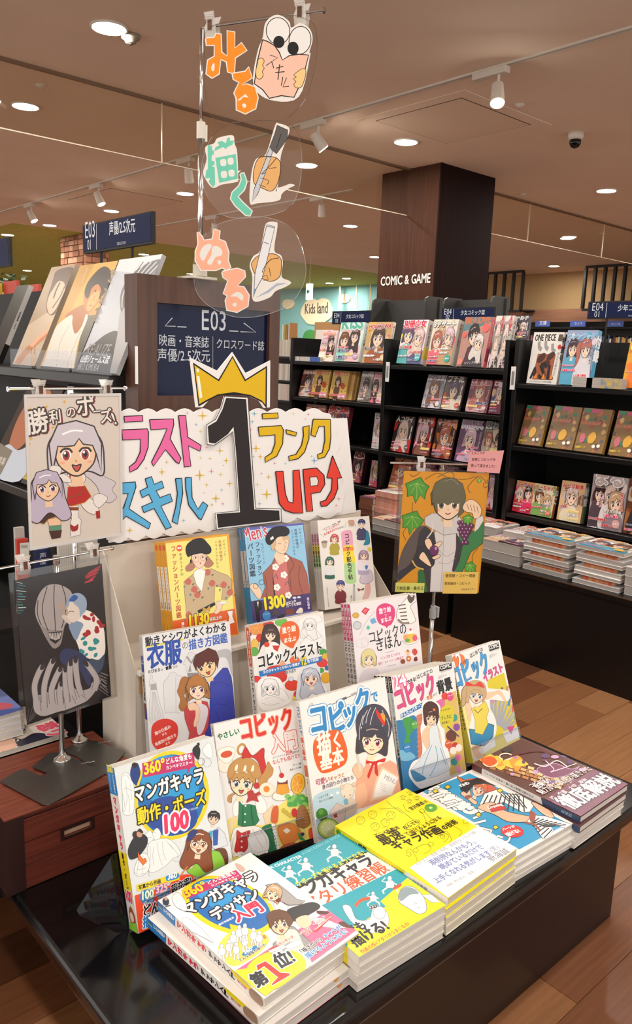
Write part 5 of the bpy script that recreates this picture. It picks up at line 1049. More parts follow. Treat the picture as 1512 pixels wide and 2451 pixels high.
SM = basis((pxx+.01*ca+sa*.021, PY+.01*sa-ca*.021, zt_-.9), (ca, sa, 0), (0, 0, 1), (sa, -ca, 0)); ZB4 = 360/1131; mS = cropmap(SM, 440, 0, ZB4)
circ = [(1, 'uppermost', [170, 700, 200, 860, 300, 925, 440, 920, 600, 905, 760, 900, 900, 780, 970, 600, 1005, 400, 1000, 250, 960, 170, 800, 120, 500, 150, 190, 220, 160, 450]),
        (2, 'middle', [135, 1300, 160, 1150, 240, 1000, 400, 925, 700, 910, 830, 960, 885, 1120, 880, 1350, 830, 1520, 720, 1600, 500, 1640, 300, 1620, 180, 1480]),
        (3, 'lowest', [75, 2100, 90, 1900, 200, 1720, 420, 1640, 640, 1640, 820, 1730, 910, 1950, 900, 2130, 790, 2290, 600, 2370, 400, 2385, 220, 2320, 110, 2220])]
OUTW = '#e6e1da'
discs = []
for n_, l, pts in circ:
    t = thing('hanging_sign', {1: 'uppermost clear hanging sign with orange letters and a big eyed reader', 2: 'middle clear hanging sign with mint letters and a hand holding a pen', 3: 'lowest clear hanging sign with peach letters and a hand holding a marker'}[n_], 'sign', M=SM @ Matrix.Translation((0, 0, .0024*(3-n_))))
    q = spline([(pts[i], pts[i+1]) for i in range(0, len(pts), 2)], 5); MB().prism(cw([tuple(v) for v in mS(q)]), Matrix(), .0009).build('clear_disc', glassy('disc_film', '#fcfbf9', .02, .03), t, local=True)
    qq = mS(q); e_ = MB()
    for i in range(len(qq)): e_.tube((qq[i][0], qq[i][1], -.0004), (*qq[(i+1) % len(qq)], -.0004), .0008, n=4, cap=False)
    e_.build('disc_edge', glassy('disc_rim', '#d8d0c8', .25, .1), t, local=True); discs.append(t)
# --- disc 1
d = D(mS, 2e-5); OR = '#ee8c14'
def cut(c, *p, ow=9): d.B(OUTW, *p, o=OUTW, ow=ow*2); d.B(c, *p)
def cutp(c, *p, ow=9): q = list(p); d.P(OUTW, *q); d.L(OUTW, ow*2, *q, q[0], q[1]); d.P(c, *q)
mi1 = (175, 295, 240, 290, 250, 260, 285, 265, 290, 400, 335, 430, 335, 240, 388, 250, 390, 370, 440, 330, 478, 385, 392, 440, 385, 560, 340, 545, 330, 470, 285, 450, 270, 560, 220, 590, 178, 560, 190, 460, 240, 430, 240, 345, 180, 345)
cutp(OR, *mi1); d.B(OUTW, 215, 510, 232, 480, 240, 505, 232, 540, 218, 535)
ru1 = (375, 560, 470, 545, 495, 512, 518, 590, 440, 645, 480, 640, 540, 660, 562, 740, 545, 820, 470, 858, 405, 830, 405, 745, 388, 705, 425, 625, 382, 600); cutp(OR, *ru1); d.P(OUTW, 410, 760, 470, 712, 495, 740, 455, 735, 430, 760); d.B(OUTW, 445, 795, 462, 782, 478, 800, 462, 818)
# eyes and book
d.B(OUTW, 600, 290, 620, 180, 680, 125, 740, 125, 800, 170, 815, 215, 880, 180, 950, 220, 975, 300, 950, 400, 955, 430, 870, 735, 650, 755, 530, 640, 560, 400)
d.E('#e9e6e2', 715, 240, 88, 100, -.1, o='#151213', ow=6, n=30); d.E('#e9e6e2', 880, 310, 82, 105, .15, o='#151213', ow=6, n=30); d.P('#e9e6e2', 735, 360, 850, 400, 745, 460); d.E('#14100f', 722, 322, 42, 46, n=24); d.E('#14100f', 828, 370, 42, 50, n=24)
d.PO('#efbfa8', 600, 305, 640, 320, 690, 350, 725, 400, 748, 458, 800, 425, 870, 415, 945, 420, 900, 600, 835, 738, 740, 725, 650, 745, 600, 680, 538, 635, 560, 470, o='#181312', ow=8); d.L('#20181a', 6, 655, 420, 712, 440, 625, 500); d.L('#20181a', 6, 668, 470, 684, 520); d.L('#20181a', 7, 700, 520, 755, 505); d.L('#20181a', 7, 695, 552, 765, 545); d.L('#20181a', 7, 728, 490, 715, 605); d.L('#20181a', 6, 752, 585, 740, 650); d.L('#20181a', 6, 780, 590, 752, 660, 798, 655)
d.B('#ecc787', 570, 450, 600, 445, 612, 470, 600, 495, 612, 520, 598, 545, 605, 570, 585, 600, 555, 590, 550, 540, 560, 490, o='#2a2018', ow=4); d.B('#ecc787', 870, 540, 910, 520, 925, 545, 915, 600, 890, 660, 850, 665, 835, 640, 850, 620, 832, 600, 852, 585, 835, 570, o='#2a2018', ow=4)
d.build('cutouts', discs[0], (0, 0, .0004), MATTE)
# --- disc 2
d = D(mS, 2e-5); MT = '#6cc9ae'
d.B(OUTW, 165, 1110, 230, 1080, 260, 1040, 370, 1020, 385, 1080, 405, 1150, 412, 1340, 400, 1370, 290, 1390, 225, 1415, 180, 1370, 150, 1300, 175, 1200)
d.P(MT, 185, 1090, 215, 1100, 218, 1130, 232, 1140, 228, 1165, 215, 1170, 212, 1210, 232, 1215, 236, 1240, 214, 1250, 236, 1260, 240, 1390, 222, 1410, 190, 1370, 202, 1340, 165, 1345, 170, 1290, 185, 1270, 183, 1140)
d.P(MT, 255, 1070, 290, 1062, 320, 1080, 330, 1040, 350, 1035, 350, 1060, 380, 1060, 370, 1090, 330, 1110, 320, 1125, 300, 1108, 232, 1140, 240, 1112, 270, 1095)
d.P(MT, 240, 1190, 395, 1160, 410, 1345, 270, 1378)
for x, y in ((300, 1225), (355, 1215), (305, 1315), (362, 1305)): d.B(OUTW, x-20, y-20, x+18, y-24, x+20, y+20, x-16, y+22)
ku = (430, 1310, 455, 1305, 475, 1370, 455, 1430, 408, 1480, 440, 1520, 515, 1590, 500, 1622, 470, 1618, 390, 1545, 358, 1495, 370, 1450, 420, 1400, 440, 1350); cutp(MT, *ku)
d.B(OUTW, 690, 945, 720, 932, 785, 955, 795, 1000, 735, 1165, 725, 1320, 700, 1440, 700, 1420, 760, 1400, 800, 1385, 838, 1395, 790, 1420, 740, 1460, 715, 1510, 560, 1530, 500, 1525, 510, 1320, 545, 1200, 620, 1160)
d.PO('#c3c6cb', 700, 990, 725, 1000, 680, 1120, 560, 1460, 518, 1520, 530, 1430, 620, 1180, o='#20181a', ow=4); d.PO('#5a5654', 705, 945, 785, 980, 780, 1050, 700, 1160, 665, 1130, 650, 1105, 690, 1000, o='#20181a', ow=4); d.L('#20181a', 5, 735, 1010, 700, 1120)
d.B('#e0ab6a', 560, 1200, 600, 1180, 650, 1180, 700, 1190, 730, 1230, 725, 1320, 700, 1400, 660, 1440, 600, 1420, 540, 1390, 525, 1340, 535, 1260, o='#2a2018', ow=5); d.PO('#c3c6cb', 628, 1180, 660, 1185, 560, 1460, 518, 1520, 530, 1430, o='#20181a', ow=4)
d.L('#2a2018', 5, 700, 1190, 650, 1250, 590, 1310, 620, 1300, curve=True); d.L('#2a2018', 4, 580, 1340, 640, 1360, 630, 1390, curve=True); d.L('#2a2018', 4, 640, 1270, 700, 1262); d.L('#2a2018', 4, 570, 1390, 620, 1410)
d.build('cutouts', discs[1], (0, 0, .0004), MATTE)
# --- disc 3
d = D(mS, 2e-5); PC = '#f3ae90'
nu = (105, 1745, 135, 1780, 150, 1810, 215, 1800, 230, 1725, 270, 1740, 262, 1800, 310, 1820, 335, 1900, 330, 1960, 350, 2010, 320, 2030, 290, 2010, 240, 2030, 130, 2030, 90, 1960, 90, 1890, 110, 1840)
cutp(PC, *nu); d.B(OUTW, 120, 1905, 150, 1850, 190, 1835, 210, 1850, 180, 1905, 150, 1960, 130, 1950); d.B(OUTW, 215, 1860, 250, 1850, 285, 1880, 285, 1920, 240, 1935, 205, 1990, 175, 1975, 205, 1920); d.B(OUTW, 252, 1970, 268, 1955, 282, 1970, 268, 1992)
ru3 = (290, 2045, 400, 2020, 455, 2040, 460, 2080, 400, 2150, 450, 2160, 488, 2220, 480, 2300, 400, 2345, 325, 2330, 315, 2260, 330, 2225, 300, 2205, 335, 2110, 298, 2085); cutp(PC, *ru3); d.B(OUTW, 350, 2230, 400, 2195, 445, 2220, 440, 2260, 395, 2230); d.B(OUTW, 365, 2290, 385, 2275, 400, 2290, 385, 2308)
d.B(OUTW, 620, 1680, 690, 1670, 705, 1700, 680, 1880, 730, 1920, 745, 1980, 735, 2080, 790, 2110, 805, 2130, 760, 2160, 690, 2190, 640, 2240, 520, 2260, 515, 2080, 495, 2000, 520, 1930, 570, 1890, 595, 1780)
d.B('#e0ab6a', 550, 1930, 600, 1915, 680, 1910, 725, 1940, 735, 1990, 720, 2080, 660, 2115, 600, 2100, 545, 2070, 520, 2030, 510, 1980, o='#2a2018', ow=5)
d.PO('#e2e2e4', 625, 1690, 685, 1705, 625, 1960, 590, 2090, 545, 2170, 522, 2245, 528, 2170, 535, 2060, 560, 1950, o='#20181a', ow=4); d.L('#8a8e96', 8, 622, 1700, 684, 1714); d.L('#20181a', 4, 600, 1820, 640, 1835); d.P('#7a8aa8', 528, 2170, 546, 2172, 524, 2240)
d.L('#2a2018', 5, 715, 1940, 650, 1955, 600, 2020, 590, 2050, curve=True); d.L('#2a2018', 4, 640, 2010, 655, 2080, curve=True); d.L('#2a2018', 4, 590, 2080, 625, 2070, 635, 2100, 600, 2110); d.P('#aab4c8', 540, 2238, 640, 2200, 700, 2150, 780, 2130, 700, 2130, 620, 2190)
d.build('cutouts', discs[2], (0, 0, .0004), MATTE)
for px, py, l in ((508, 55, 'left'), (722, 30, 'right')):
    v = solve1(lambda v: prj((pxx+ca*v, PY+sa*v, zt_))[0], 0, al, px); Mx = SM.copy(); Mx.translation = Vector((pxx+ca*v, PY+sa*v, zt_)); clip(Mx, 'clear clip holding the %s of the uppermost hanging sign' % l, s=1.55)
# ================= drawings in the cases =================
def paper(t, corners, crop, col, draw, z=.0003, m=MATTE):
    M = WM[t]; mp = cropmap(M, *crop); d = D(mp, 6e-6); q = mp(np.array(corners, float).reshape(-1, 2)); lo, hi = q.min(0), q.max(0)
    d.M = lambda p: np.asarray(p, float); d.P(col, lo[0], lo[1], hi[0], lo[1], hi[0], hi[1], lo[0], hi[1]); d.M = mp; d.clip = (lo, hi); draw(d); d.build('drawing', t, (0, 0, z), m)
LN = '#33221e'
def art1(d):
    for x, y, s in ((320, 355, 30), (290, 395, 16), (496, 325, 22), (683, 275, 26), (560, 548, 24), (614, 508, 16), (328, 668, 26), (318, 722, 16)): d.star('#d9aa2c', x, y, s, thin=.35)
    for ch, x0, y0, x1, y1 in (('勝', 290, 610, 530, 560), ('利', 525, 500, 660, 480), ('の', 700, 435, 810, 425), ('ポ', 815, 420, 1020, 395), ('ー', 985, 425, 1080, 415), ('ズ', 1065, 500, 1200, 475), ('!', 1212, 520, 1248, 500)):
        d.T('#8a1f1c', ch, x0+10, y0+6, x1+10, y1+6, 1.05, .09); d.T('#e9e2da', ch, x0, y0, x1, y1, 1.05, .02, [(LN, .07)])
    # long silver hair behind, then two plain chibi figures
    d.B('#cfc6cc', 960, 900, 1040, 950, 1100, 1060, 1225, 1130, 1190, 1210, 1240, 1290, 1160, 1350, 1080, 1300, 1030, 1180, 960, 1100, 900, 1040, o=LN, ow=4); d.B('#cfc6cc', 640, 1000, 740, 1080, 720, 1300, 660, 1390, 610, 1370, 620, 1200, o=LN, ow=4)
    d.B('#e9e2dc', 860, 1350, 960, 1300, 1050, 1420, 1000, 1470, 920, 1440, o=LN, ow=4); d.B('#e9e2dc', 990, 1280, 1060, 1250, 1140, 1290, 1120, 1340, 1050, 1400, 1000, 1360, o=LN, ow=4); d.P('#a3201f', 1015, 1440, 1060, 1430, 1065, 1510, 1025, 1520)
    d.PO('#e9e2dc', 730, 1380, 835, 1380, 830, 1500, 862, 1530, 850, 1690, 750, 1715, 745, 1560, 760, 1520, o=LN, ow=4); d.P('#8a3f22', 735, 1395, 832, 1395, 830, 1430, 738, 1430); d.B('#a3201f', 750, 1580, 790, 1600, 830, 1575, 820, 1640, 760, 1650)
    d.PO('#b52422', 720, 1180, 900, 1165, 968, 1280, 900, 1345, 760, 1385, 702, 1375, o='#c98a2a', ow=9); d.B('#e9e2dc', 700, 1060, 800, 1030, 900, 1050, 890, 1140, 800, 1180, 720, 1150, o=LN, ow=4); d.B('#b52422', 740, 1040, 790, 1060, 845, 1030, 850, 1080, 790, 1075, 745, 1085, o=LN, ow=3); d.L('#8a4a2a', 12, 720, 1290, 840, 1260, 900, 1180, curve=True)
    face(d, 800, 800, 440, -.05, '#ecc8a4', '#cdc5cd', '#a52a26', 'bob', 'open', LN)
    d.B('#e9e2dc', 520, 990, 560, 950, 640, 970, 640, 1040, 560, 1060, o=LN, ow=4); d.B('#e9e2dc', 600, 1060, 690, 1045, 760, 1120, 700, 1130, 600, 1110, o=LN, ow=4)
    d.PO('#5f8f72', 520, 1590, 650, 1580, 650, 1640, 525, 1650, o=LN, ow=3); d.PO('#4b2a22', 520, 1650, 655, 1640, 640, 1720, 550, 1735, o=LN, ow=3); d.PO('#e9bf9c', 500, 1520, 640, 1505, 645, 1585, 520, 1595, o=LN, ow=3)
    d.PO('#432f26', 470, 1400, 590, 1350, 720, 1390, 725, 1450, 680, 1510, 640, 1480, 510, 1525, 465, 1575, 410, 1560, o='#b98030', ow=7); d.B('#8fd0b4', 500, 1330, 545, 1340, 590, 1310, 580, 1360, 520, 1370, o=LN, ow=3)
    face(d, 500, 1180, 250, -.1, '#ecc8a4', '#bcb0c4', '#7a5a8a', 'long', 'smile', LN)
def art2(d):
    r = random.Random(4)
    for i in range(12): a = r.uniform(0, .9); d.L('#2e7f86' if i % 3 else '#b8d4d0', r.uniform(4, 12), 150+r.uniform(0, 30), 380+i*28, 190+r.uniform(20, 70), 395+i*26)
    for i in range(9): d.L('#8a1a2a' if i % 2 else '#c83a44', r.uniform(5, 14), 990-i*10, 215+i*18, 830+r.uniform(-10, 60), 290+i*12)
    for i in range(8): d.L('#8f8a88', r.uniform(4, 9), 1060-r.uniform(0, 20), 1490-i*28, 990-r.uniform(0, 40), 1420-i*22)
    for i in range(6): d.L('#5a5554', r.uniform(4, 9), 250+i*14, 1770-i*10, 240+i*40, 1640-i*24)
    d.B('#a39a98', 350, 720, 345, 620, 380, 500, 450, 420, 540, 400, 640, 430, 700, 490, 700, 600, 670, 740, 620, 830, 600, 960, 560, 1020, 510, 1020, 450, 930, 400, 830); d.B('#8b8280', 400, 800, 460, 840, 600, 850, 630, 800, 600, 940, 560, 1020, 500, 1010, 440, 900)
    for p in ((460, 425, 415, 600, 420, 720, 470, 860), (530, 405, 525, 560, 535, 740, 540, 860), (605, 415, 640, 540, 640, 680, 600, 830), (370, 560, 365, 690, 400, 800)): d.L('#2c2226', 8, *p, curve=True)
    d.P('#1a1416', 465, 875, 605, 860, 590, 940, 540, 985, 490, 950)
    for i in range(8): d.L('#c9c0bc', 9, 475+i*17, 880-i, 492+i*12, 950-abs(i-4)*5)
    d.B('#e8e0d8', 700, 680, 800, 650, 900, 680, 1000, 800, 1025, 950, 1020, 1080, 960, 1140, 870, 1130, 790, 1070, 740, 950, 690, 850)
    for i in range(26): d.E('#a02027' if i < 14 else '#2b8a8c', (820 if i < 14 else 770)+r.uniform(0, 190), (690 if i < 14 else 930)+r.uniform(0, 210), r.uniform(16, 30), r.uniform(14, 26), r.uniform(0, 3))
    d.B('#3a4a60', 880, 1130, 960, 1140, 1020, 1090, 1000, 1220, 930, 1280, 880, 1220); d.B('#7d93ae', 670, 790, 740, 760, 810, 790, 790, 850, 740, 950, 690, 870); d.B('#ccbcb0', 600, 720, 640, 700, 690, 770, 670, 790)
    d.B('#d9cbc0', 665, 560, 740, 560, 800, 640, 790, 720, 720, 775, 690, 760, 650, 720, 660, 700, 645, 660); d.B('#8fa3b8', 650, 560, 700, 500, 780, 490, 840, 550, 840, 650, 800, 700, 780, 720, 770, 640, 730, 600, 690, 560, 665, 620, 645, 640); d.B('#33569a', 670, 560, 720, 505, 760, 530, 720, 570); d.L('#332a30', 6, 672, 672, 700, 664, 720, 672, curve=True)
    for x in (580, 600, 630): d.L('#b59a84', 14, x, 570+abs(x-600), x+35, 690)
    d.B('#273056', 580, 1130, 590, 1060, 640, 1030, 720, 1040, 800, 1080, 860, 1140, 890, 1240, 880, 1390, 840, 1370, 780, 1250, 700, 1200, 620, 1190)
    H = '#a8a09f'
    d.B(H, 330, 1500, 335, 1640, 420, 1690, 560, 1650, 640, 1630, 740, 1590, 860, 1530, 960, 1400, 975, 1330, 900, 1360, 870, 1420, 760, 1440, 700, 1400, 600, 1420, 500, 1440, 420, 1480)
    for p in ((350, 1540, 335, 1400, 370, 1280, 415, 1200), (430, 1560, 430, 1400, 470, 1250, 520, 1140), (510, 1570, 500, 1440, 540, 1320, 590, 1220), (590, 1580, 580, 1460, 600, 1360), (650, 1560, 640, 1420, 635, 1300, 635, 1220), (720, 1540, 690, 1400, 680, 1260, 690, 1160), (800, 1500, 760, 1380, 740, 1240, 735, 1130), (920, 1440, 940, 1330, 890, 1240, 835, 1170)):
        q = spline(np.array(p, float).reshape(-1, 2), 5, False); d.line(q, '#5b5355', 62); d.line(q, H, 52); e = q[-1]; f = q[-4]; d.E('#2c272a', e[0]+(e[0]-f[0])*.05, e[1]+5, 22, 40, math.atan2(e[0]-f[0], f[1]-e[1]))
    for p in ((385, 1500, 400, 1640), (455, 1480, 460, 1610), (620, 1500, 640, 1620), (700, 1490, 740, 1570), (790, 1480, 840, 1520)): d.L('#5b5355', 5, *p)
def art3(d):
    for p in ((640, 55, 660, 80, 700, 70, 735, 40), (780, 110, 900, 50, 1000, 90, 1150, 110, 1300, 85, 1380, 150), (1290, 80, 1230, 130, 1190, 190, 1215, 240), (1370, 110, 1390, 160, 1350, 190, 1340, 150, 1365, 140), (665, 330, 660, 390, 680, 440), (610, 560, 575, 620, 600, 690), (1290, 760, 1230, 850, 1270, 990)): d.L('#5a4418', 6, *p, curve=True)
    def leaf(x, y, s, rot=0):
        pts = [(-.1, -.5), (.15, -.62), (.35, -.35), (.62, -.2), (.5, .1), (.45, .5), (.2, .3), (0, .75), (-.18, .35), (-.45, .45), (-.5, .05), (-.62, -.2), (-.35, -.35)]
        c, k = math.cos(rot), math.sin(rot); f = lambda m: [v for a, b in pts for v in (x+s*m*(a*c-b*k), y+s*m*(a*k+b*c))]
        d.P('#2e6a26', *f(1.06)); d.P('#4f9a34', *f(.96)); [d.L('#a8cc6a', 4, x, y-s*.3, x+s*a, y+s*b) for a, b in ((-.3, .2), (0, .55), (.3, .25), (.4, -.15), (-.4, -.15))]
    leaf(705, 200, 180, .1); leaf(660, 510, 170, .2); leaf(1298, 122, 38); leaf(1210, 950, 100)
    d.B('#5b5350', 545, 850, 600, 720, 700, 580, 780, 550, 850, 620, 850, 800, 720, 900, 620, 1000, 530, 1080, 500, 1060); d.B('#2f6a3a', 720, 980, 800, 960, 830, 1180, 700, 1180, 715, 1060)
    d.PO('#3a3740', 780, 560, 900, 640, 880, 1180, 810, 1180, 770, 960, 700, 800, 730, 620, o=LN, ow=5); d.PO('#39804a', 1090, 640, 1250, 600, 1335, 500, 1350, 560, 1330, 720, 1220, 800, 1150, 960, 1130, 1000, 1060, 990, 1100, 800, o=LN, ow=5)
    d.PO('#d9d4d2', 870, 620, 950, 500, 1090, 500, 1110, 620, 1080, 760, 1060, 1180, 830, 1180, 840, 960, 900, 800, o='#6a6466', ow=4); d.PO('#3a3740', 1080, 620, 1140, 740, 1110, 880, 1060, 990, 1040, 980, 1080, 760, o=LN, ow=4)
    d.PO('#d2cdcc', 780, 470, 850, 430, 1100, 440, 1130, 490, 1110, 620, 960, 640, 780, 540, o='#6a6466', ow=5); d.L('#ded8d4', 12, 855, 520, 850, 600, 800, 670, curve=True); [d.L('#a8a2a4', 5, *p, curve=True) for p in ((900, 760, 980, 840, 1060, 800), (910, 900, 1000, 910, 1070, 860), (960, 520, 955, 800, 930, 1180))]
    d.P('#d8a878', 930, 480, 1050, 480, 1040, 510, 940, 510)
    face(d, 1000, 330, 270, 0, '#f0d3b4', '#6d6a4f', '#6d6a4f', 'boy', 'smile', LN)
    d.PO('#66634a', 855, 300, 850, 220, 880, 140, 960, 95, 1060, 95, 1140, 150, 1170, 260, 1150, 420, 1090, 480, 1110, 380, 1110, 320, 1080, 350, 1040, 325, 1000, 355, 960, 330, 920, 350, 900, 330, 905, 440, 880, 400, o=LN, ow=4); d.L('#8f8c70', 6, 960, 130, 1040, 110, 1100, 160, curve=True); d.L('#66634a', 7, 1060, 100, 1050, 50, 1000, 40, 900, 90, curve=True)
    r = random.Random(1); G = [(1110+x*34+(y % 2)*17, 520+y*32) for y in range(7) for x in range(4) if abs(x-1.5+(y % 2)*.4) < 2.3-y*.28]
    for x, y in G: d.E('#3f1c3a', x, y, 23); d.E('#6a2f5c', x-2, y-2, 19); d.E('#d8b8cc', x-6, y-7, 4, 7)
    leaf(1190, 490, 85)
    d.B('#f0cfae', 1140, 370, 1170, 320, 1230, 300, 1290, 340, 1320, 400, 1300, 470, 1250, 480, 1230, 430, 1180, 420, 1150, 400, o=LN, ow=4); [d.L(LN, 4, 1180+k*32, 340+k*8, 1200+k*30, 400+k*10) for k in range(4)]; d.PO('#dcd7d4', 1265, 490, 1330, 450, 1340, 500, 1290, 580, 1250, 610, o='#6a6466', ow=4)
    d.B('#33343e', 700, 800, 760, 740, 830, 780, 870, 860, 860, 930, 780, 960, 690, 950, 540, 1060, 530, 1000, 640, 920, o=LN, ow=4); d.L('#d8b060', 14, 660, 880, 700, 940, 770, 965, curve=True)
    d.B('#f0cfae', 780, 690, 820, 670, 850, 720, 850, 790, 820, 780, 790, 740, o=LN, ow=4); d.B('#f0cfae', 860, 740, 920, 700, 945, 715, 900, 760, o=LN, ow=4); d.B('#f0cfae', 725, 850, 770, 800, 840, 920, 825, 935, 760, 890, o=LN, ow=4); d.B('#f0cfae', 850, 850, 920, 820, 920, 850, 870, 870, o=LN, ow=4); d.E('#6b3566', 868, 785, 43, 48, 0, o='#3f1c3a', ow=4); d.E('#c99ac0', 885, 765, 10, 16)
rimw = mat('white_rim', '#cfcbc8', .4)
ZA, ZBq, ZCq = (0, 900, 340/1512), (0, 1300, 330/1348), (820, 1120, 380/1512)
case(FR1[0], FR1[1], FR1[2], 0, rimw, 'upper drawing on the crate, two small figures under a hand drawn heading', lambda t: paper(t, (262, 275, 1268, 205, 1285, 1640, 315, 1835), ZA, '#d6cbc0', art1), .0045)
case(FR2[0], FR2[1], FR2[2], 0, clear, 'lower dark drawing on the crate with pale hands and a striped shape', lambda t: paper(t, (150, 365, 995, 208, 1068, 1500, 262, 1780), ZBq, '#1b1516', art2, m=PRINT), .005)
f3 = case(FR3[0], FR3[1], FR3[2], 0, clear, 'orange drawing with grapes and a dark haired youth, on the stand behind the books', lambda t: paper(t, (628, 28, 1393, 62, 1270, 1188, 510, 1168), ZCq, '#d8941c', art3, m=PRINT), .005)
for nm, col, cor, txs, lab in (('caption_note', '#cfcf6a', (504, 1092, 780, 1098, 772, 1190, 496, 1180), (('刀剣乱舞・桑名江', 508, 1160, 770, 1160),), 'yellow green handwritten caption at the lower left of the orange drawing'),
                     ('caption_note', '#dcb85c', (965, 992, 1296, 992, 1278, 1198, 948, 1196), (('使用紙・コピー用紙', 975, 1040, 1262, 1040), ('使用画材・コピック', 968, 1112, 1215, 1112), ('マルチライナー', 1125, 1166, 1262, 1162)), 'yellow handwritten caption at the lower right of the orange drawing')):
    t = thing(nm, lab, 'note card', M=FR3[0] @ Matrix.Translation((0, 0, .0022))); mp = cropmap(WM[t], *ZCq); MB().prism(cw([tuple(v) for v in mp(np.array(cor, float).reshape(-1, 2))]), Matrix(), .0004).build('card', mat('card'+col[1:], col, .7), t, local=True)
    d = D(mp, 1.5e-5); [d.T('#3a2a1c', *x, 1.2, .012) for x in txs]; d.build('handwriting', t, (0, 0, .0002), MATTE)
# ================= the drawing manuals =================
def pose(x, y, z, yaw, tilt, s, w, h): return frameM((x*s, y*s, z*s+1.2), yaw, tilt), w*s, h*s
CB, CBB, CB3, CB4 = (240, 1740, 320/1508), (500, 1660, 280/1512), (700, 1600, 300/1512), (920, 1520, 340/1512)
CC1, CC2, CD1, CD2 = (320, 1480, 280/1512), (580, 1420, 450/1512), (340, 1240, 280/1512), (560, 1220, 360/1512)
def manual(P, t, label, crop, bg, draw, sp, cover='#e4ded6', copies=(), dx=0.):
    M, w, h = P
    def fr(b):
        d = D(cropmap(M, *crop), 6e-6); m = d.M; d.clip = (np.zeros(2), np.array([w, h])); d.M = unitmap(w, h); d.P(bg, 0, 0, 100, 0, 100, 100, 0, 100); d.M = m; draw(d, w, h); d.build('cover_print', b)
    b = book('drawing_manual', label, 'book', M, w, h, t, cover, fr, 'L', spine_mesh(sp) if sp else None)
    for k, l in enumerate(copies): copy_tree(b, M @ Matrix.Translation((dx*(k+1), 0, -(t+.0006)*(k+1))), l, skip=('cover_print',))
    return b
K = '#1c1a1c'
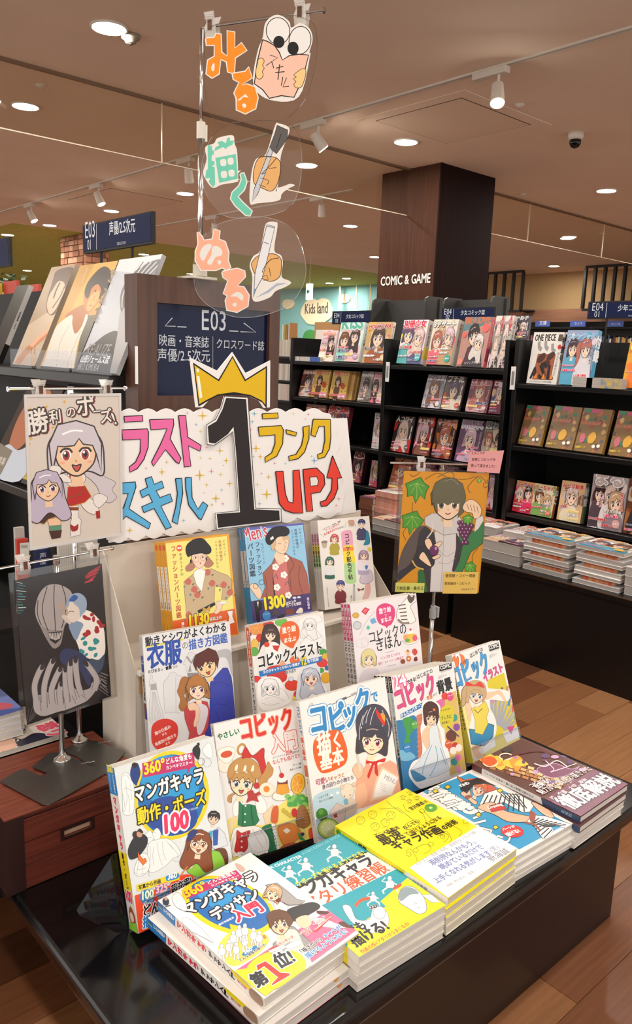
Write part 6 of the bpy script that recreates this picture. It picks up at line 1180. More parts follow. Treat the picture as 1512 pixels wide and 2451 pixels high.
# --- B1 poses manual
def a1(d, w, h):
    d.clip = None if False else d.clip
    for i in range(9): d.L('#d0dbe0', 1.5, 200, 520+i*190, 1400, 250+i*190)
    d.E('#e6d21e', 800, 770, 425, 505, .12, n=40); d.E('#1670b8', 800, 770, 378, 462, .12, n=40); d.E('#2a9ad8', 790, 610, 330, 290, .12, n=30); d.E('#274a9c', 800, 1000, 300, 220, .1, n=30)
    d.P('#c22a66', 470, 408, 1058, 283, 1064, 445, 1020, 458, 980, 540, 975, 470, 480, 572); d.T('#f0e020', '360°', 492, 540, 735, 478, 1.25, .04); d.T('#fff', 'どんな角度も', 735, 420, 1035, 352, 1.25, .03); d.T('#fff', 'カンペキマスター!', 740, 482, 1038, 415, 1.2, .03)
    O = [(K, .105)]
    d.T('#f4f4f2', 'マンガキャラ', 375, 850, 1175, 610, 1.35, .05, O); d.T('#f0d818', '動作・ポーズ', 420, 1090, 1195, 850, 1.3, .035, O); d.T('#e83060', '100', 690, 1210, 1000, 1130, 1.2, .05, [('#fff', .09)]); d.T('#cfe0f0', 'YANAMi', 1000, 950, 1105, 920, 1.2)
    # line figures
    for p in ((240, 560, 300, 520, 360, 600, 380, 720, 370, 960, 260, 980, 250, 800), (500, 1220, 560, 1170, 600, 1240, 560, 1310, 500, 1290), (590, 1190, 640, 1140, 680, 1200, 660, 1270, 610, 1270)): d.B('#f2f2f0', *p, o='#9aa4aa', ow=4)
    d.B('#f0efec', 540, 1330, 640, 1270, 760, 1260, 860, 1340, 900, 1440, 820, 1480, 740, 1560, 600, 1640, 540, 1600, o='#8a949a', ow=4); d.B('#f0efec', 380, 1620, 440, 1450, 520, 1430, 560, 1560, 500, 1660, 420, 1680, o='#8a949a', ow=4)
    for p in ((560, 1340, 560, 1500, 540, 1640), (640, 1300, 660, 1450, 700, 1560), (740, 1280, 820, 1380), (440, 1460, 410, 1650), (480, 1450, 470, 1660), (280, 600, 300, 800, 270, 960), (340, 640, 350, 820)): d.L('#8a949a', 3, *p, curve=True)
    [d.L('#8a949a', 3, *p, curve=True) for p in ((250, 560, 290, 540, 330, 590), (260, 700, 300, 690, 350, 720), (250, 760, 270, 860, 260, 960), (310, 760, 330, 860, 330, 970), (570, 1195, 600, 1185, 640, 1200), (520, 1240, 560, 1250, 580, 1240), (620, 1215, 630, 1225), (650, 1215, 660, 1220), (700, 1300, 705, 1400, 740, 1500), (600, 1350, 590, 1450, 600, 1560), (780, 1320, 860, 1420, 880, 1480), (560, 1620, 540, 1670, 570, 1680), (820, 1500, 860, 1520, 900, 1510), (400, 1600, 450, 1610, 520, 1580), (380, 1640, 440, 1660, 500, 1650))]; [d.L('#8a949a', 2, 690+i*2, 1300+i*40, 696+i*2, 1306+i*40) for i in range(6)]; d.B('#1f3a80', 335, 520, 360, 430, 420, 410, 450, 520, 420, 620, 400, 660, 350, 600); d.E('#2a1a14', 385, 430, 32, 30); d.B('#23211f', 1035, 260, 1090, 200, 1125, 260, 1110, 360, 1075, 350); d.E('#2a1a14', 1103, 195, 16, 20); d.E(None, 1135, 390, 36, 40, o='#5a5a5c', ow=4); d.E(None, 1200, 400, 50, 50, o='#b0b6ba', ow=4); d.B('#ecefef', 1150, 260, 1210, 180, 1250, 220, 1260, 340, 1190, 330, o='#a8b0b4', ow=3)
    d.B('#2a2a2e', 310, 1380, 380, 1240, 460, 1200, 530, 1250, 520, 1340, 450, 1440, 400, 1480, 330, 1490); d.E('#3a261c', 395, 1215, 36, 42); d.E('#c99878', 440, 1205, 34, 40); d.B('#3a261c', 405, 1190, 440, 1145, 480, 1180, 470, 1200, 430, 1180)
    d.PO('#e8742a', 418, 1400, 440, 1440, 478, 1490, 505, 1478, 522, 1515, 480, 1560, 450, 1520, 428, 1500, o='#6a2a10', ow=4)
    # figures right
    d.PO('#d8dde0', 1230, 1200, 1330, 1130, 1400, 1200, 1440, 1330, 1290, 1380, 1230, 1330, o='#4a5058', ow=4); d.P('#2f58a8', 1265, 1170, 1330, 1150, 1320, 1330, 1270, 1340); d.B('#48a8c8', 1210, 1200, 1260, 1170, 1255, 1260, 1220, 1260)
    face(d, 1275, 1030, 115, .15, '#f2cdb0', '#2c2a30', '#5a4a3a', 'short', 'smile')
    d.PO('#8cc83c', 960, 1580, 1040, 1440, 1120, 1400, 1230, 1390, 1340, 1400, 1400, 1480, 1400, 1590, 1240, 1690, 1090, 1700, 980, 1640, o='#3a5a1c', ow=5); d.B('#f4cfb0', 910, 1530, 980, 1490, 1040, 1530, 1030, 1590, 960, 1590, o='#8a5a40', ow=3)
    face(d, 1110, 1310, 210, .12, '#f6d6b8', '#8a4a26', '#b06a30', 'long', 'open'); d.B('#2f3a78', 985, 1290, 990, 1200, 1050, 1155, 1090, 1180, 1040, 1250, o='#1c2450', ow=4); d.E(None, 1065, 1325, 42, 42, o='#9a5a40', ow=5); d.E(None, 1150, 1300, 40, 40, o='#9a5a40', ow=5); d.L('#e08030', 14, 900, 1680, 980, 1570); d.B('#6a3a24', 1280, 1380, 1400, 1370, 1440, 1480, 1420, 1600, 1390, 1500, 1340, 1410)
    d.P('#e8481f', 385, 1900, 1075, 1700, 1100, 2000, 650, 2240, 430, 2330); d.B('#e8481f', 780, 1790, 860, 1700, 960, 1660, 1050, 1690, 1060, 1800, 900, 1880); d.P('#f0d81c', 402, 1785, 885, 1640, 890, 1720, 410, 1855)
    d.T(K, '写真から作画', 425, 1835, 680, 1755, 1.15, .04); d.B('#1f8cd0', 735, 1690, 780, 1665, 870, 1650, 885, 1680, 860, 1710, 760, 1735, 740, 1725); d.T('#fff', '360', 755, 1722, 860, 1695, 1.1, .04)
    d.E('#2f7cc0', 525, 1920, 82, 88); d.T('#e8f4e0', '100', 450, 1955, 600, 1915, 1.15, .04, [('#3a8a5a', .04)]); d.E('#2f7cc0', 695, 1850, 80, 86); d.T('#f8d0d8', '325', 618, 1880, 755, 1840, 1.15, .04, [('#d8305a', .05)])
    W = [('#fff', .07)]; d.T(K, 'ポーズ', 485, 2015, 590, 1980, 1.2, .03, W); d.T(K, 'アングルで', 640, 1950, 800, 1890, 1.15, .03, W); d.T(K, '超充実!', 800, 1870, 1030, 1760, 1.25, .05, W); d.T(K, 'どんな', 470, 2130, 760, 2040, 1.25, .05, [('#fff', .09)]); d.T('#2a8ad8', '描ける', 475, 2260, 760, 2170, 1.3, .05, [('#fff', .09)])
def s1(d): d.P('#e8e4de', 0, 0, 100, 0, 100, 100, 0, 100); d.P('#2a86cc', 0, 0, 100, 0, 100, 17, 0, 17); d.T('#f0e020', '360', 5, 3.4, 80, 3.4, 1.1, .05); d.VT('#fff', 'どんな角度も', 70, 4.5, 70, 16, 1, .03); d.VT('#fff', 'カンペキマスター', 25, 4.5, 25, 16, .9, .02); d.VT('#e8405f', 'マンガキャラ', 50, 18, 50, 51, .85, .06); d.P('#ecd61c', 0, 52, 100, 52, 100, 78, 0, 78); d.VT(K, '動作・ポーズ', 50, 52.5, 50, 77, .8, .04); d.T('#e8405f', '100', 8, 82.5, 90, 82.5, 1.6, .07, [('#fff', .08)]); d.B('#9a5a34', 20, 90, 50, 85, 85, 88, 90, 94, 30, 95); d.E('#f2cdb0', 52, 91.5, 24, 3); d.P('#8cc83c', 0, 96, 100, 94, 100, 100, 0, 100)
P1 = pose(.531, .963, -.889, -.043, .309, 1.009, .182, .257)
manual(P1, .030, 'pose drawing manual with a blue disc and the number 100, leftmost of the front row', CB, '#dfe4e4', a1, s1)
# --- B2 red riding girl in green
def a2(d, w, h):
    d.B('#f0e070', 180, 1900, 280, 1600, 700, 1700, 900, 1450, 1240, 1300, 1400, 1900, 1400, 2100, 300, 2250)
    d.T('#1f7a46', 'やさしい', 112, 600, 400, 510, 1.1, .05); d.T('#d82a24', 'コピック', 405, 600, 1105, 425, 1.7, .05, [('#e8a880', .05)]); d.T('#f2e4de', '入門', 810, 760, 1155, 675, 1.3, .05, [('#d83a2c', .04)])
    d.T(K, 'コピックチャオ', 815, 845, 990, 800, 1.1); d.T('#c8282a', '20色', 992, 800, 1085, 775, 1.2, .03); d.T(K, 'あれば', 1085, 775, 1165, 755, 1.1, .02); d.T('#c82a28', 'なんでも描ける!!', 820, 918, 1175, 820, 1.2, .015); d.T(K, 'すーこ著', 1082, 940, 1190, 915, 1, .01); d.T(K, '角丸つぶら編', 1045, 1000, 1190, 960, 1, .01)
    d.E('#f3ead8', 215, 925, 120, 100, .2, o='#b08a58', ow=5); d.B('#f8f2e6', 110, 740, 220, 690, 330, 710, 320, 810, 260, 890, 190, 890, 130, 830, o='#a8825a', ow=4); d.E('#d8502a', 225, 785, 78, 44, -.25)
    HR = '#c4924f'
    d.B(HR, 640, 1050, 720, 980, 760, 880, 800, 930, 830, 980, 810, 1060, 760, 1110, 740, 1180, 690, 1240, 640, 1200, o='#7a5228', ow=4); d.B(HR, 270, 1130, 310, 1200, 350, 1280, 300, 1330, 290, 1410, 240, 1390, 250, 1320, 330, 1260, o='#7a5228', ow=4); d.E(None, 420, 720, 48, 66, .3, o=HR, ow=30)
    d.B('#f0d8a0', 290, 1600, 370, 1560, 330, 1700, 270, 1820, 220, 1900, 190, 1860, 240, 1720); d.B('#f4d8b0', 700, 1560, 760, 1500, 830, 1440, 820, 1540, 780, 1680, 740, 1700, o='#b0845a', ow=3)
    d.B('#f8f6f0', 310, 1440, 380, 1340, 430, 1420, 390, 1560, 320, 1580, o='#a89a8a', ow=4); d.B('#f8f6f0', 600, 1420, 660, 1320, 730, 1400, 740, 1520, 640, 1550, o='#a89a8a', ow=4)
    d.PO('#1f7a4a', 385, 1380, 430, 1440, 520, 1430, 600, 1450, 620, 1560, 650, 1640, 600, 1700, 450, 1720, 370, 1700, 380, 1560, o='#0e3a22', ow=4)
    d.B('#1f7a4a', 700, 1720, 820, 1700, 890, 1900, 900, 2080, 750, 2150, 560, 2180, 560, 1950, 640, 1800, o='#0e3a22', ow=4); d.B('#f6f2ea', 330, 1740, 460, 1720, 640, 1720, 760, 1850, 770, 2010, 680, 2080, 560, 2060, 440, 2120, 300, 2080, 240, 2020, 280, 1880, o='#8a7a6c', ow=5)
    d.B('#c82a24', 360, 1770, 420, 1800, 530, 1770, 500, 1880, 500, 1990, 430, 2060, 330, 2040, 350, 1900, o='#7a1410', ow=4); [d.E('#f4f0e8', x, y, 12) for x, y in ((470, 1452), (465, 1558), (462, 1660), (425, 1838), (420, 1910), (420, 1985))]
    for i in range(11): d.E('#f6f2ea', 830+8*i, 1700+40*i, 26, 26, o='#9a8a7c', ow=3)
    for i in range(15): d.E('#f6f2ea', 290+32*i, 2080+14*math.sin(i*1.3)-i*2, 24, 20, o='#9a8a7c', ow=3)
    [d.L('#c8beb2', 5, *p, curve=True) for p in ((480, 1760, 500, 1900, 560, 2040), (560, 1750, 620, 1880, 700, 2000), (640, 1740, 720, 1850, 750, 1950), (360, 1760, 310, 1900, 290, 2020))]; [d.L('#0e4a2a', 5, *p, curve=True) for p in ((720, 1760, 800, 1900, 820, 2080), (780, 1740, 860, 1880, 870, 2040), (430, 1450, 440, 1600, 430, 1700), (540, 1450, 560, 1600, 570, 1700))]; d.L('#3a4a6a', 10, 550, 1440, 545, 1600)
    face(d, 420, 1150, 290, .1, '#f8e2b8', HR, '#4a5a78', 'short', 'open'); d.B(HR, 240, 1080, 260, 940, 350, 850, 470, 815, 600, 880, 680, 1000, 640, 1100, 560, 1080, 500, 1000, 420, 1030, 340, 1000, 300, 1080, o='#7a5228', ow=4); [d.B('#fff4dc', x, y, x+14, y-60, x+40, y-70, x+30, y) for x, y in ((330, 990), (440, 1000), (540, 1000))]
    d.B('#c8261e', 420, 830, 470, 690, 560, 800, 700, 700, 710, 830, 730, 940, 680, 1040, 640, 900, 570, 830, 480, 830, o='#7a1410', ow=4); d.E('#c8261e', 612, 1190, 34, 40, o='#7a1410', ow=3); d.B('#b8332a', 490, 1270, 560, 1250, 590, 1290, 660, 1260, 690, 1290, 620, 1330, 640, 1400, 560, 1380, 480, 1410, 500, 1340)
    # sweets and fruit
    d.E('#f4c43a', 1145, 1165, 88, 135, .15, o='#b08a30', ow=9); d.E('#f0a020', 1140, 1165, 66, 108, .15); [d.L('#f8e08a', 4, 1140, 1165, 1140+62*math.cos(a), 1165+100*math.sin(a)) for a in (.2, 1, 1.8, 2.7, 3.6, 4.5, 5.3)]
    d.E('#f6efe2', 950, 1310, 140, 70, -.2, o='#8a5a3a', ow=4); d.PO('#e8a028', 885, 1150, 1010, 1140, 1035, 1280, 940, 1310, 865, 1290, o='#8a4a14', ow=3); d.P('#7a2f18', 880, 1130, 1010, 1115, 1015, 1165, 885, 1175); d.B('#fbf6ee', 885, 1120, 940, 1060, 1000, 1100, 980, 1140, 910, 1150); d.E('#c8201e', 935, 1058, 32, 34); d.L('#6a3420', 5, 930, 1030, 900, 935)
    d.E('#f8e8d0', 745, 1240, 100, 90, .2, o='#c8a070', ow=3); d.E('#f08a2a', 740, 1235, 40, 42)
    for i in range(16): d.E('#4ea648' if i % 3 else '#88c860', 1010+(i*47) % 240, 1330+(i*31) % 120, 40, 34)
    for i in range(14): d.E('#c8b43a', 960+(i*37) % 120, 1500+(i*29) % 90, 22); 
    d.E('#c8201e', 1100, 1540, 38, 60); d.B('#a06a3c', 1160, 1470, 1220, 1440, 1280, 1560, 1300, 1680, 1220, 1740, 1130, 1690, 1130, 1560, o='#5a3418', ow=4); [d.L('#7a4a28', 5, 1140, 1520+i*42, 1290, 1500+i*46) for i in range(5)]
    d.B('#d8622c', 820, 1480, 890, 1460, 880, 1660, 800, 1650); d.B('#e8883a', 890, 1720, 1000, 1670, 1120, 1700, 1180, 1800, 1120, 1900, 980, 1960, 910, 1860, o='#9a4a1a', ow=4); d.P('#f8f0d8', 950, 1770, 1000, 1735, 1050, 1770, 1000, 1810); d.B('#b85a3c', 920, 1990, 1040, 1930, 1180, 1940, 1240, 1990, 1140, 2050, 920, 2100, o='#6a2a18', ow=3); d.E('#c83040', 1180, 1950, 40, 44); d.E('#3a3a6a', 1105, 1985, 28); d.E('#3a3a6a', 1205, 1815, 24); d.B('#3a9a48', 1140, 1790, 1200, 1850, 1240, 1900, 1170, 1880); d.B('#e0543a', 1280, 1760, 1330, 1740, 1365, 1880, 1330, 1930, 1290, 1860)
def s2(d): d.P('#e6e0d8', 0, 0, 100, 0, 100, 100, 0, 100); d.VT('#1f7a46', 'やさしい', 50, 2, 50, 14, .9, .04); d.VT('#d82a24', 'コピック入門', 50, 15, 50, 50, .9, .04); d.VT(K, '20色あればなんでも', 50, 55, 50, 85, .8)
manual(pose(.777, 1.06, -.932, -.189, .345, .9603, .182, .257), .014, 'manual with a girl in green dress and red bow, second in the front row', CBB, '#eceae8', a2, s2)
# --- B3
def a3(d, w, h):
    d.L('#8e8a8a', 14, 405, 475, 470, 435); d.L('#a8a4a4', 30, 405, 460, 470, 430); d.L('#a8a4a4', 30, 705, 325, 772, 292); d.L('#6a6668', 30, 525, 410, 650, 350); d.L('#4a4648', 8, 480, 432, 705, 330); d.B('#e0d4cc', 175, 520, 210, 430, 240, 420, 255, 500, 230, 490, o='#7a5a4a', ow=3)
    BLU = '#2a86c8'; O = [('#fff', .06), ('#3a90cc', .03)]
    O = [('#3a90cc', .115), ('#f0f4f6', .085)]
    for ch, x0, y0, x1, y1 in (('コ', 200, 790, 440, 730), ('ピ', 440, 780, 660, 700), ('ッ', 600, 700, 800, 640), ('ク', 760, 560, 960, 500)): d.T(BLU, ch, x0, y0, x1, y1, 1.35, .05, O)
    d.T(BLU, 'で', 950, 410, 1035, 385, 1.3, .04)
    d.B('#e2601c', 300, 820, 420, 755, 560, 745, 620, 850, 660, 1000, 640, 1140, 520, 1220, 370, 1265, 300, 1200, 250, 1040, 250, 900)
    for ch, x0, y0, x1, y1 in (('描', 300, 1030, 470, 985), ('く', 480, 965, 610, 920), ('基', 335, 1215, 480, 1175), ('本', 485, 1165, 620, 1125)): d.T('#f6f0e8', ch, x0, y0, x1, y1, 1.3, .045)
    d.T('#b8446a', '可愛い', 275, 1410, 450, 1360, 1.1, .02); d.T('#c8783a', 'キャラと', 450, 1360, 630, 1300, 1.1, .02); d.T('#6a5a7a', '身の回りの小物たち', 355, 1460, 740, 1330, 1.1, .02)
    # girl
    d.B('#e8a88c', 780, 1300, 870, 1180, 900, 1080, 1080, 1050, 1160, 1100, 1280, 1200, 1330, 1500, 1200, 1560, 960, 1640, 780, 1680, 760, 1500); d.B('#f4ece6', 900, 1090, 1000, 1060, 1120, 1040, 1170, 1100, 1060, 1150, 960, 1180); d.B('#f0b896', 760, 1450, 860, 1380, 900, 1560, 800, 1690, 760, 1640)
    d.P('#e8c9a8', 1000, 1340, 1075, 1180, 1285, 1300, 1200, 1540, 930, 1600); d.P('#f4f0ec', 1015, 1370, 1085, 1215, 1270, 1320, 1190, 1520, 970, 1560); d.T('#9a9090', 'MENU', 1095, 1330, 1240, 1400, 1, 0); [d.L('#b8aeac', 4, 1060, 1380+i*26, 1130, 1412+i*26) for i in range(4)]
    d.B('#f0c09c', 720, 1220, 760, 1150, 810, 1140, 850, 1200, 840, 1290, 790, 1330, 750, 1290, o='#b8745a', ow=3); d.L('#d8d0c8', 30, 765, 990, 820, 1240); d.P('#ddd', 745, 1000, 775, 985, 770, 930)
    face(d, 960, 870, 280, .08, '#f9dfc0', '#3d3a48', '#a02848', 'bob', 'smile'); d.B('#413e4c', 780, 820, 760, 640, 820, 500, 950, 430, 1080, 460, 1160, 580, 1190, 740, 1130, 900, 1110, 780, 1060, 700, 980, 700, 880, 740, 820, 700, 830, 860, 860, 1000, 800, 940, o='#2a2834', ow=4)
    for p in ((850, 560, 810, 700, 800, 860), (900, 500, 850, 600, 840, 680), (1000, 470, 960, 560, 930, 680), (1080, 500, 1100, 620, 1080, 700), (1130, 600, 1160, 700, 1150, 820), (940, 470, 900, 560, 880, 660)): d.L('#c8ccd8', 8, *p, curve=True)
    d.B('#d8301e', 1000, 490, 1060, 560, 1110, 620, 1100, 690, 1060, 640, 1020, 580); d.B('#e0a030', 1060, 540, 1110, 560, 1110, 640, 1075, 600); d.B('#d02a1e', 890, 1110, 980, 1120, 1110, 1080, 1100, 1130, 1020, 1140, 1030, 1290, 990, 1260, 980, 1160, 920, 1320, 900, 1280, 950, 1150, 890, 1150)
    # bottom still life
    d.B('#b8d4e0', 265, 1540, 600, 1430, 700, 1560, 680, 1800, 500, 2000, 300, 2040, 280, 1800); [d.star('#eef6f8', x, y, 28, k=5, thin=.45) for x, y in ((540, 1500), (470, 1530), (620, 1650))]
    d.T('#5a5a60', '川名すず著', 310, 1575, 430, 1530, 1, .01); d.T('#5a5a60', '角丸つぶら編著', 315, 1620, 485, 1560, 1, .01)
    d.E('#ecdcc8', 660, 1480, 82, 92, .1, o='#a8907a', ow=4); d.E('#e8cbb4', 595, 1430, 24, 26, o='#a8907a', ow=3); d.E('#e8cbb4', 740, 1400, 24, 26, o='#a8907a', ow=3); d.E('#3a2a28', 620, 1540, 7); d.E('#3a2a28', 690, 1525, 7); d.B('#dfcdb8', 610, 1600, 740, 1570, 770, 1700, 700, 1780, 610, 1750); d.B('#7ab0c0', 610, 1590, 650, 1570, 670, 1620, 630, 1650)
    d.PO('#d8c4b8', 440, 1740, 530, 1620, 640, 1680, 620, 1860, 520, 1880, o='#8a6a5a', ow=4); d.P('#a83a3a', 485, 1770, 525, 1740, 540, 1790, 500, 1800); d.E('#3f7a2c', 350, 1760, 72, 78); d.E('#5c9a3a', 340, 1730, 30, 34)
    d.E('#b8d060', 430, 1930, 128, 120, 0, o='#6a8a2a', ow=10, n=30); d.E('#dfe89a', 430, 1930, 100, 96); [d.L('#f4f6d0', 7, 430, 1930, 430+98*math.cos(i*.7), 1930+92*math.sin(i*.7)) for i in range(9)]
def s3(d): d.P('#e6e0d8', 0, 0, 100, 0, 100, 100, 0, 100); d.VT('#2a86c8', 'コピックで', 50, 3, 50, 24, .9, .05); d.VT('#d85a3a', '描く基本', 50, 25, 50, 42, .9, .04); d.P('#c86a4a', 10, 45, 90, 45, 90, 53, 10, 53); d.VT('#8a5a6a', '可愛いキャラと身の回りの小物たち', 50, 54, 50, 88, .8)
manual(pose(.875, .93, -.863, -.073, .281, 1.0394, .21, .257), .013, 'basics manual with large blue lettering and a grey haired girl, third in the front row', CB3, '#eeeae8', a3, s3)
# --- B4 backgrounds manual with copies
def a4(d, w, h):
    d.B('#2f7cb0', 80, 960, 200, 900, 340, 880, 360, 1300, 300, 1500, 420, 1700, 180, 1700, 120, 1300); d.B('#7ab8d8', 140, 1230, 260, 1240, 330, 1300, 240, 1340, 160, 1320); d.B('#3f9a48', 190, 900, 290, 880, 310, 1000, 260, 1080, 280, 1130, 210, 1150, 230, 1040)
    d.PO('#cf7a5c', 340, 860, 560, 760, 600, 1100, 500, 1300, 360, 1320, o='#b05a44', ow=3); [d.L('#e8a080', 3, 340, 880+i*52, 580, 800+i*52) for i in range(9)]
    d.P('#d86aa0', 540, 710, 760, 600, 790, 900, 600, 950); d.P('#d8b860', 640, 640, 760, 590, 860, 1300, 860, 1430, 700, 1500, 640, 1200); d.B('#6a3226', 650, 1060, 700, 1010, 760, 1040, 750, 1120, 680, 1130); d.B('#d8605a', 640, 1180, 700, 1150, 720, 1220, 660, 1240)
    for x, y, c in ((750, 1180, '#c83030'), (730, 1230, '#f4e8dc'), (790, 1200, '#f4e8dc'), (740, 1350, '#3a9a98'), (780, 1300, '#e87aa8'), (790, 1430, '#e8a0b8'), (640, 650, '#d8402a'), (765, 980, '#8a4a9a'), (740, 880, '#3aa08a')): d.E(c, x, y, 36, 40)
    d.B('#f0a0b8', 100, 480, 160, 450, 230, 470, 250, 530, 180, 590, 110, 590); d.T('#ffffff', '2', 112, 592, 168, 570, 1.7, .03, [('#e0508a', .06)]); d.T('#ffffff', '4', 172, 568, 238, 543, 1.5, .03, [('#e0508a', .06)]); d.T(K, 'できる!', 245, 525, 340, 480, 1.3, .05); d.T(K, 'はじめての', 345, 470, 515, 395, 1.2, .02); d.P('#16110f', 580, 325, 710, 290, 714, 355, 583, 388); d.T('#f0ece8', 'COPIC', 592, 370, 706, 338, 1.1, .04)
    d.T('#d84a86', 'コピック', 130, 800, 560, 590, 1.75, .06, [('#6a1a3a', .02)]); d.T(K, '背景', 565, 620, 725, 560, 1.35, .06); d.T('#7a8a98', 'ばびりぃ', 570, 470, 665, 430, 1.1); d.T(K, '公式ガイドブック', 600, 400, 705, 375, 1)
    d.P('#1f78b8', 165, 845, 410, 710, 415, 760, 172, 890); d.T('#fff', 'かんたんパターン', 172, 880, 410, 752, 1.1, .03); d.T(K, 'から', 415, 720, 450, 700, 1.1); d.T('#d88a5a', '風景', 450, 700, 515, 665, 1.2, .03); d.T(K, 'まで', 515, 655, 560, 635, 1.1)
    d.B('#f4f2ee', 400, 720, 500, 690, 590, 760, 580, 900, 640, 1100, 700, 1400, 560, 1600, 400, 1650, 260, 1500, 290, 1360, 380, 1300, 400, 1200, 380, 1000, 400, 900)
    d.B('#f0c8a4', 420, 1000, 480, 960, 560, 960, 600, 1080, 600, 1250, 560, 1380, 520, 1300, 420, 1180, 390, 1080); d.PO('#dfe6ea', 480, 960, 560, 960, 590, 1130, 690, 1440, 560, 1500, 440, 1530, 400, 1480, 270, 1440, 370, 1330, 480, 1180, 470, 1060, o='#4a7a9a', ow=3); [d.L('#7ab0cc', 8, *p, curve=True) for p in ((500, 1170, 420, 1380, 400, 1480), (540, 1180, 560, 1340, 480, 1500), (590, 1200, 650, 1380))]; d.B('#4a90b8', 280, 1430, 380, 1480, 440, 1530, 340, 1560, 290, 1500)
    face(d, 495, 880, 130, .12, '#f6d4b0', '#4a2620', '#6a3a2a', 'short', 'smile'); d.B('#4a2620', 415, 900, 410, 760, 480, 705, 560, 750, 575, 860, 550, 960, 540, 860, 480, 800, 440, 860, 450, 960, 425, 950, o='#2c1612', ow=3); d.star('#e87838', 525, 795, 20, k=5, thin=.5)
    d.B('#d8c82a', 590, 800, 650, 745, 720, 770, 735, 870, 700, 970, 640, 1000, 590, 930); d.T('#3a3a20', 'キャラクター', 592, 815, 710, 790, 1, .02); d.T('#1f6a3a', 'うしろに', 598, 900, 712, 880, 1.2, .03); d.T('#3a3a20', '何を描く?', 605, 950, 695, 930, 1.1, .02); d.L('#4a4a50', 14, 665, 970, 790, 1080)
    for x, y, c, tx in ((315, 955, '#58a848', 'パターン'), (237, 1205, '#2f88c8', 'スケッチ'), (695, 655, '#d84a80', 'イメージ'), (675, 1160, '#d8582a', 'カンタン')): d.E(c, x, y, 36, 46); d.T('#fff', tx, x-28, y+2, x+28, y-12, 1, .03)
def s4(d): d.P('#dfe4e8', 0, 0, 100, 0, 100, 100, 0, 100); d.P('#16110f', 0, 0, 100, 0, 100, 14, 0, 14); d.VT('#fff', 'COPIC', 50, 1, 50, 13, .9, .04); d.VT('#2f80b8', '24色でできる!', 50, 15, 50, 33, .8, .02); d.VT(K, 'はじめてのコピック背景', 50, 34, 50, 68, .8, .03); d.P('#4a7a9a', 0, 70, 100, 68, 100, 100, 0, 100)
manual(pose(1.212, 1.019, -.932, -.159, .277, .9625, .182, .257), .0095, 'background drawing manual with a girl in a white dress, foremost of its leaning stack', CB4, '#eceae8', a4, s4, copies=['background manual copy %s in the leaning stack behind the white dress cover' % k for k in ('second', 'third', 'fourth', 'rearmost')], dx=-.002)
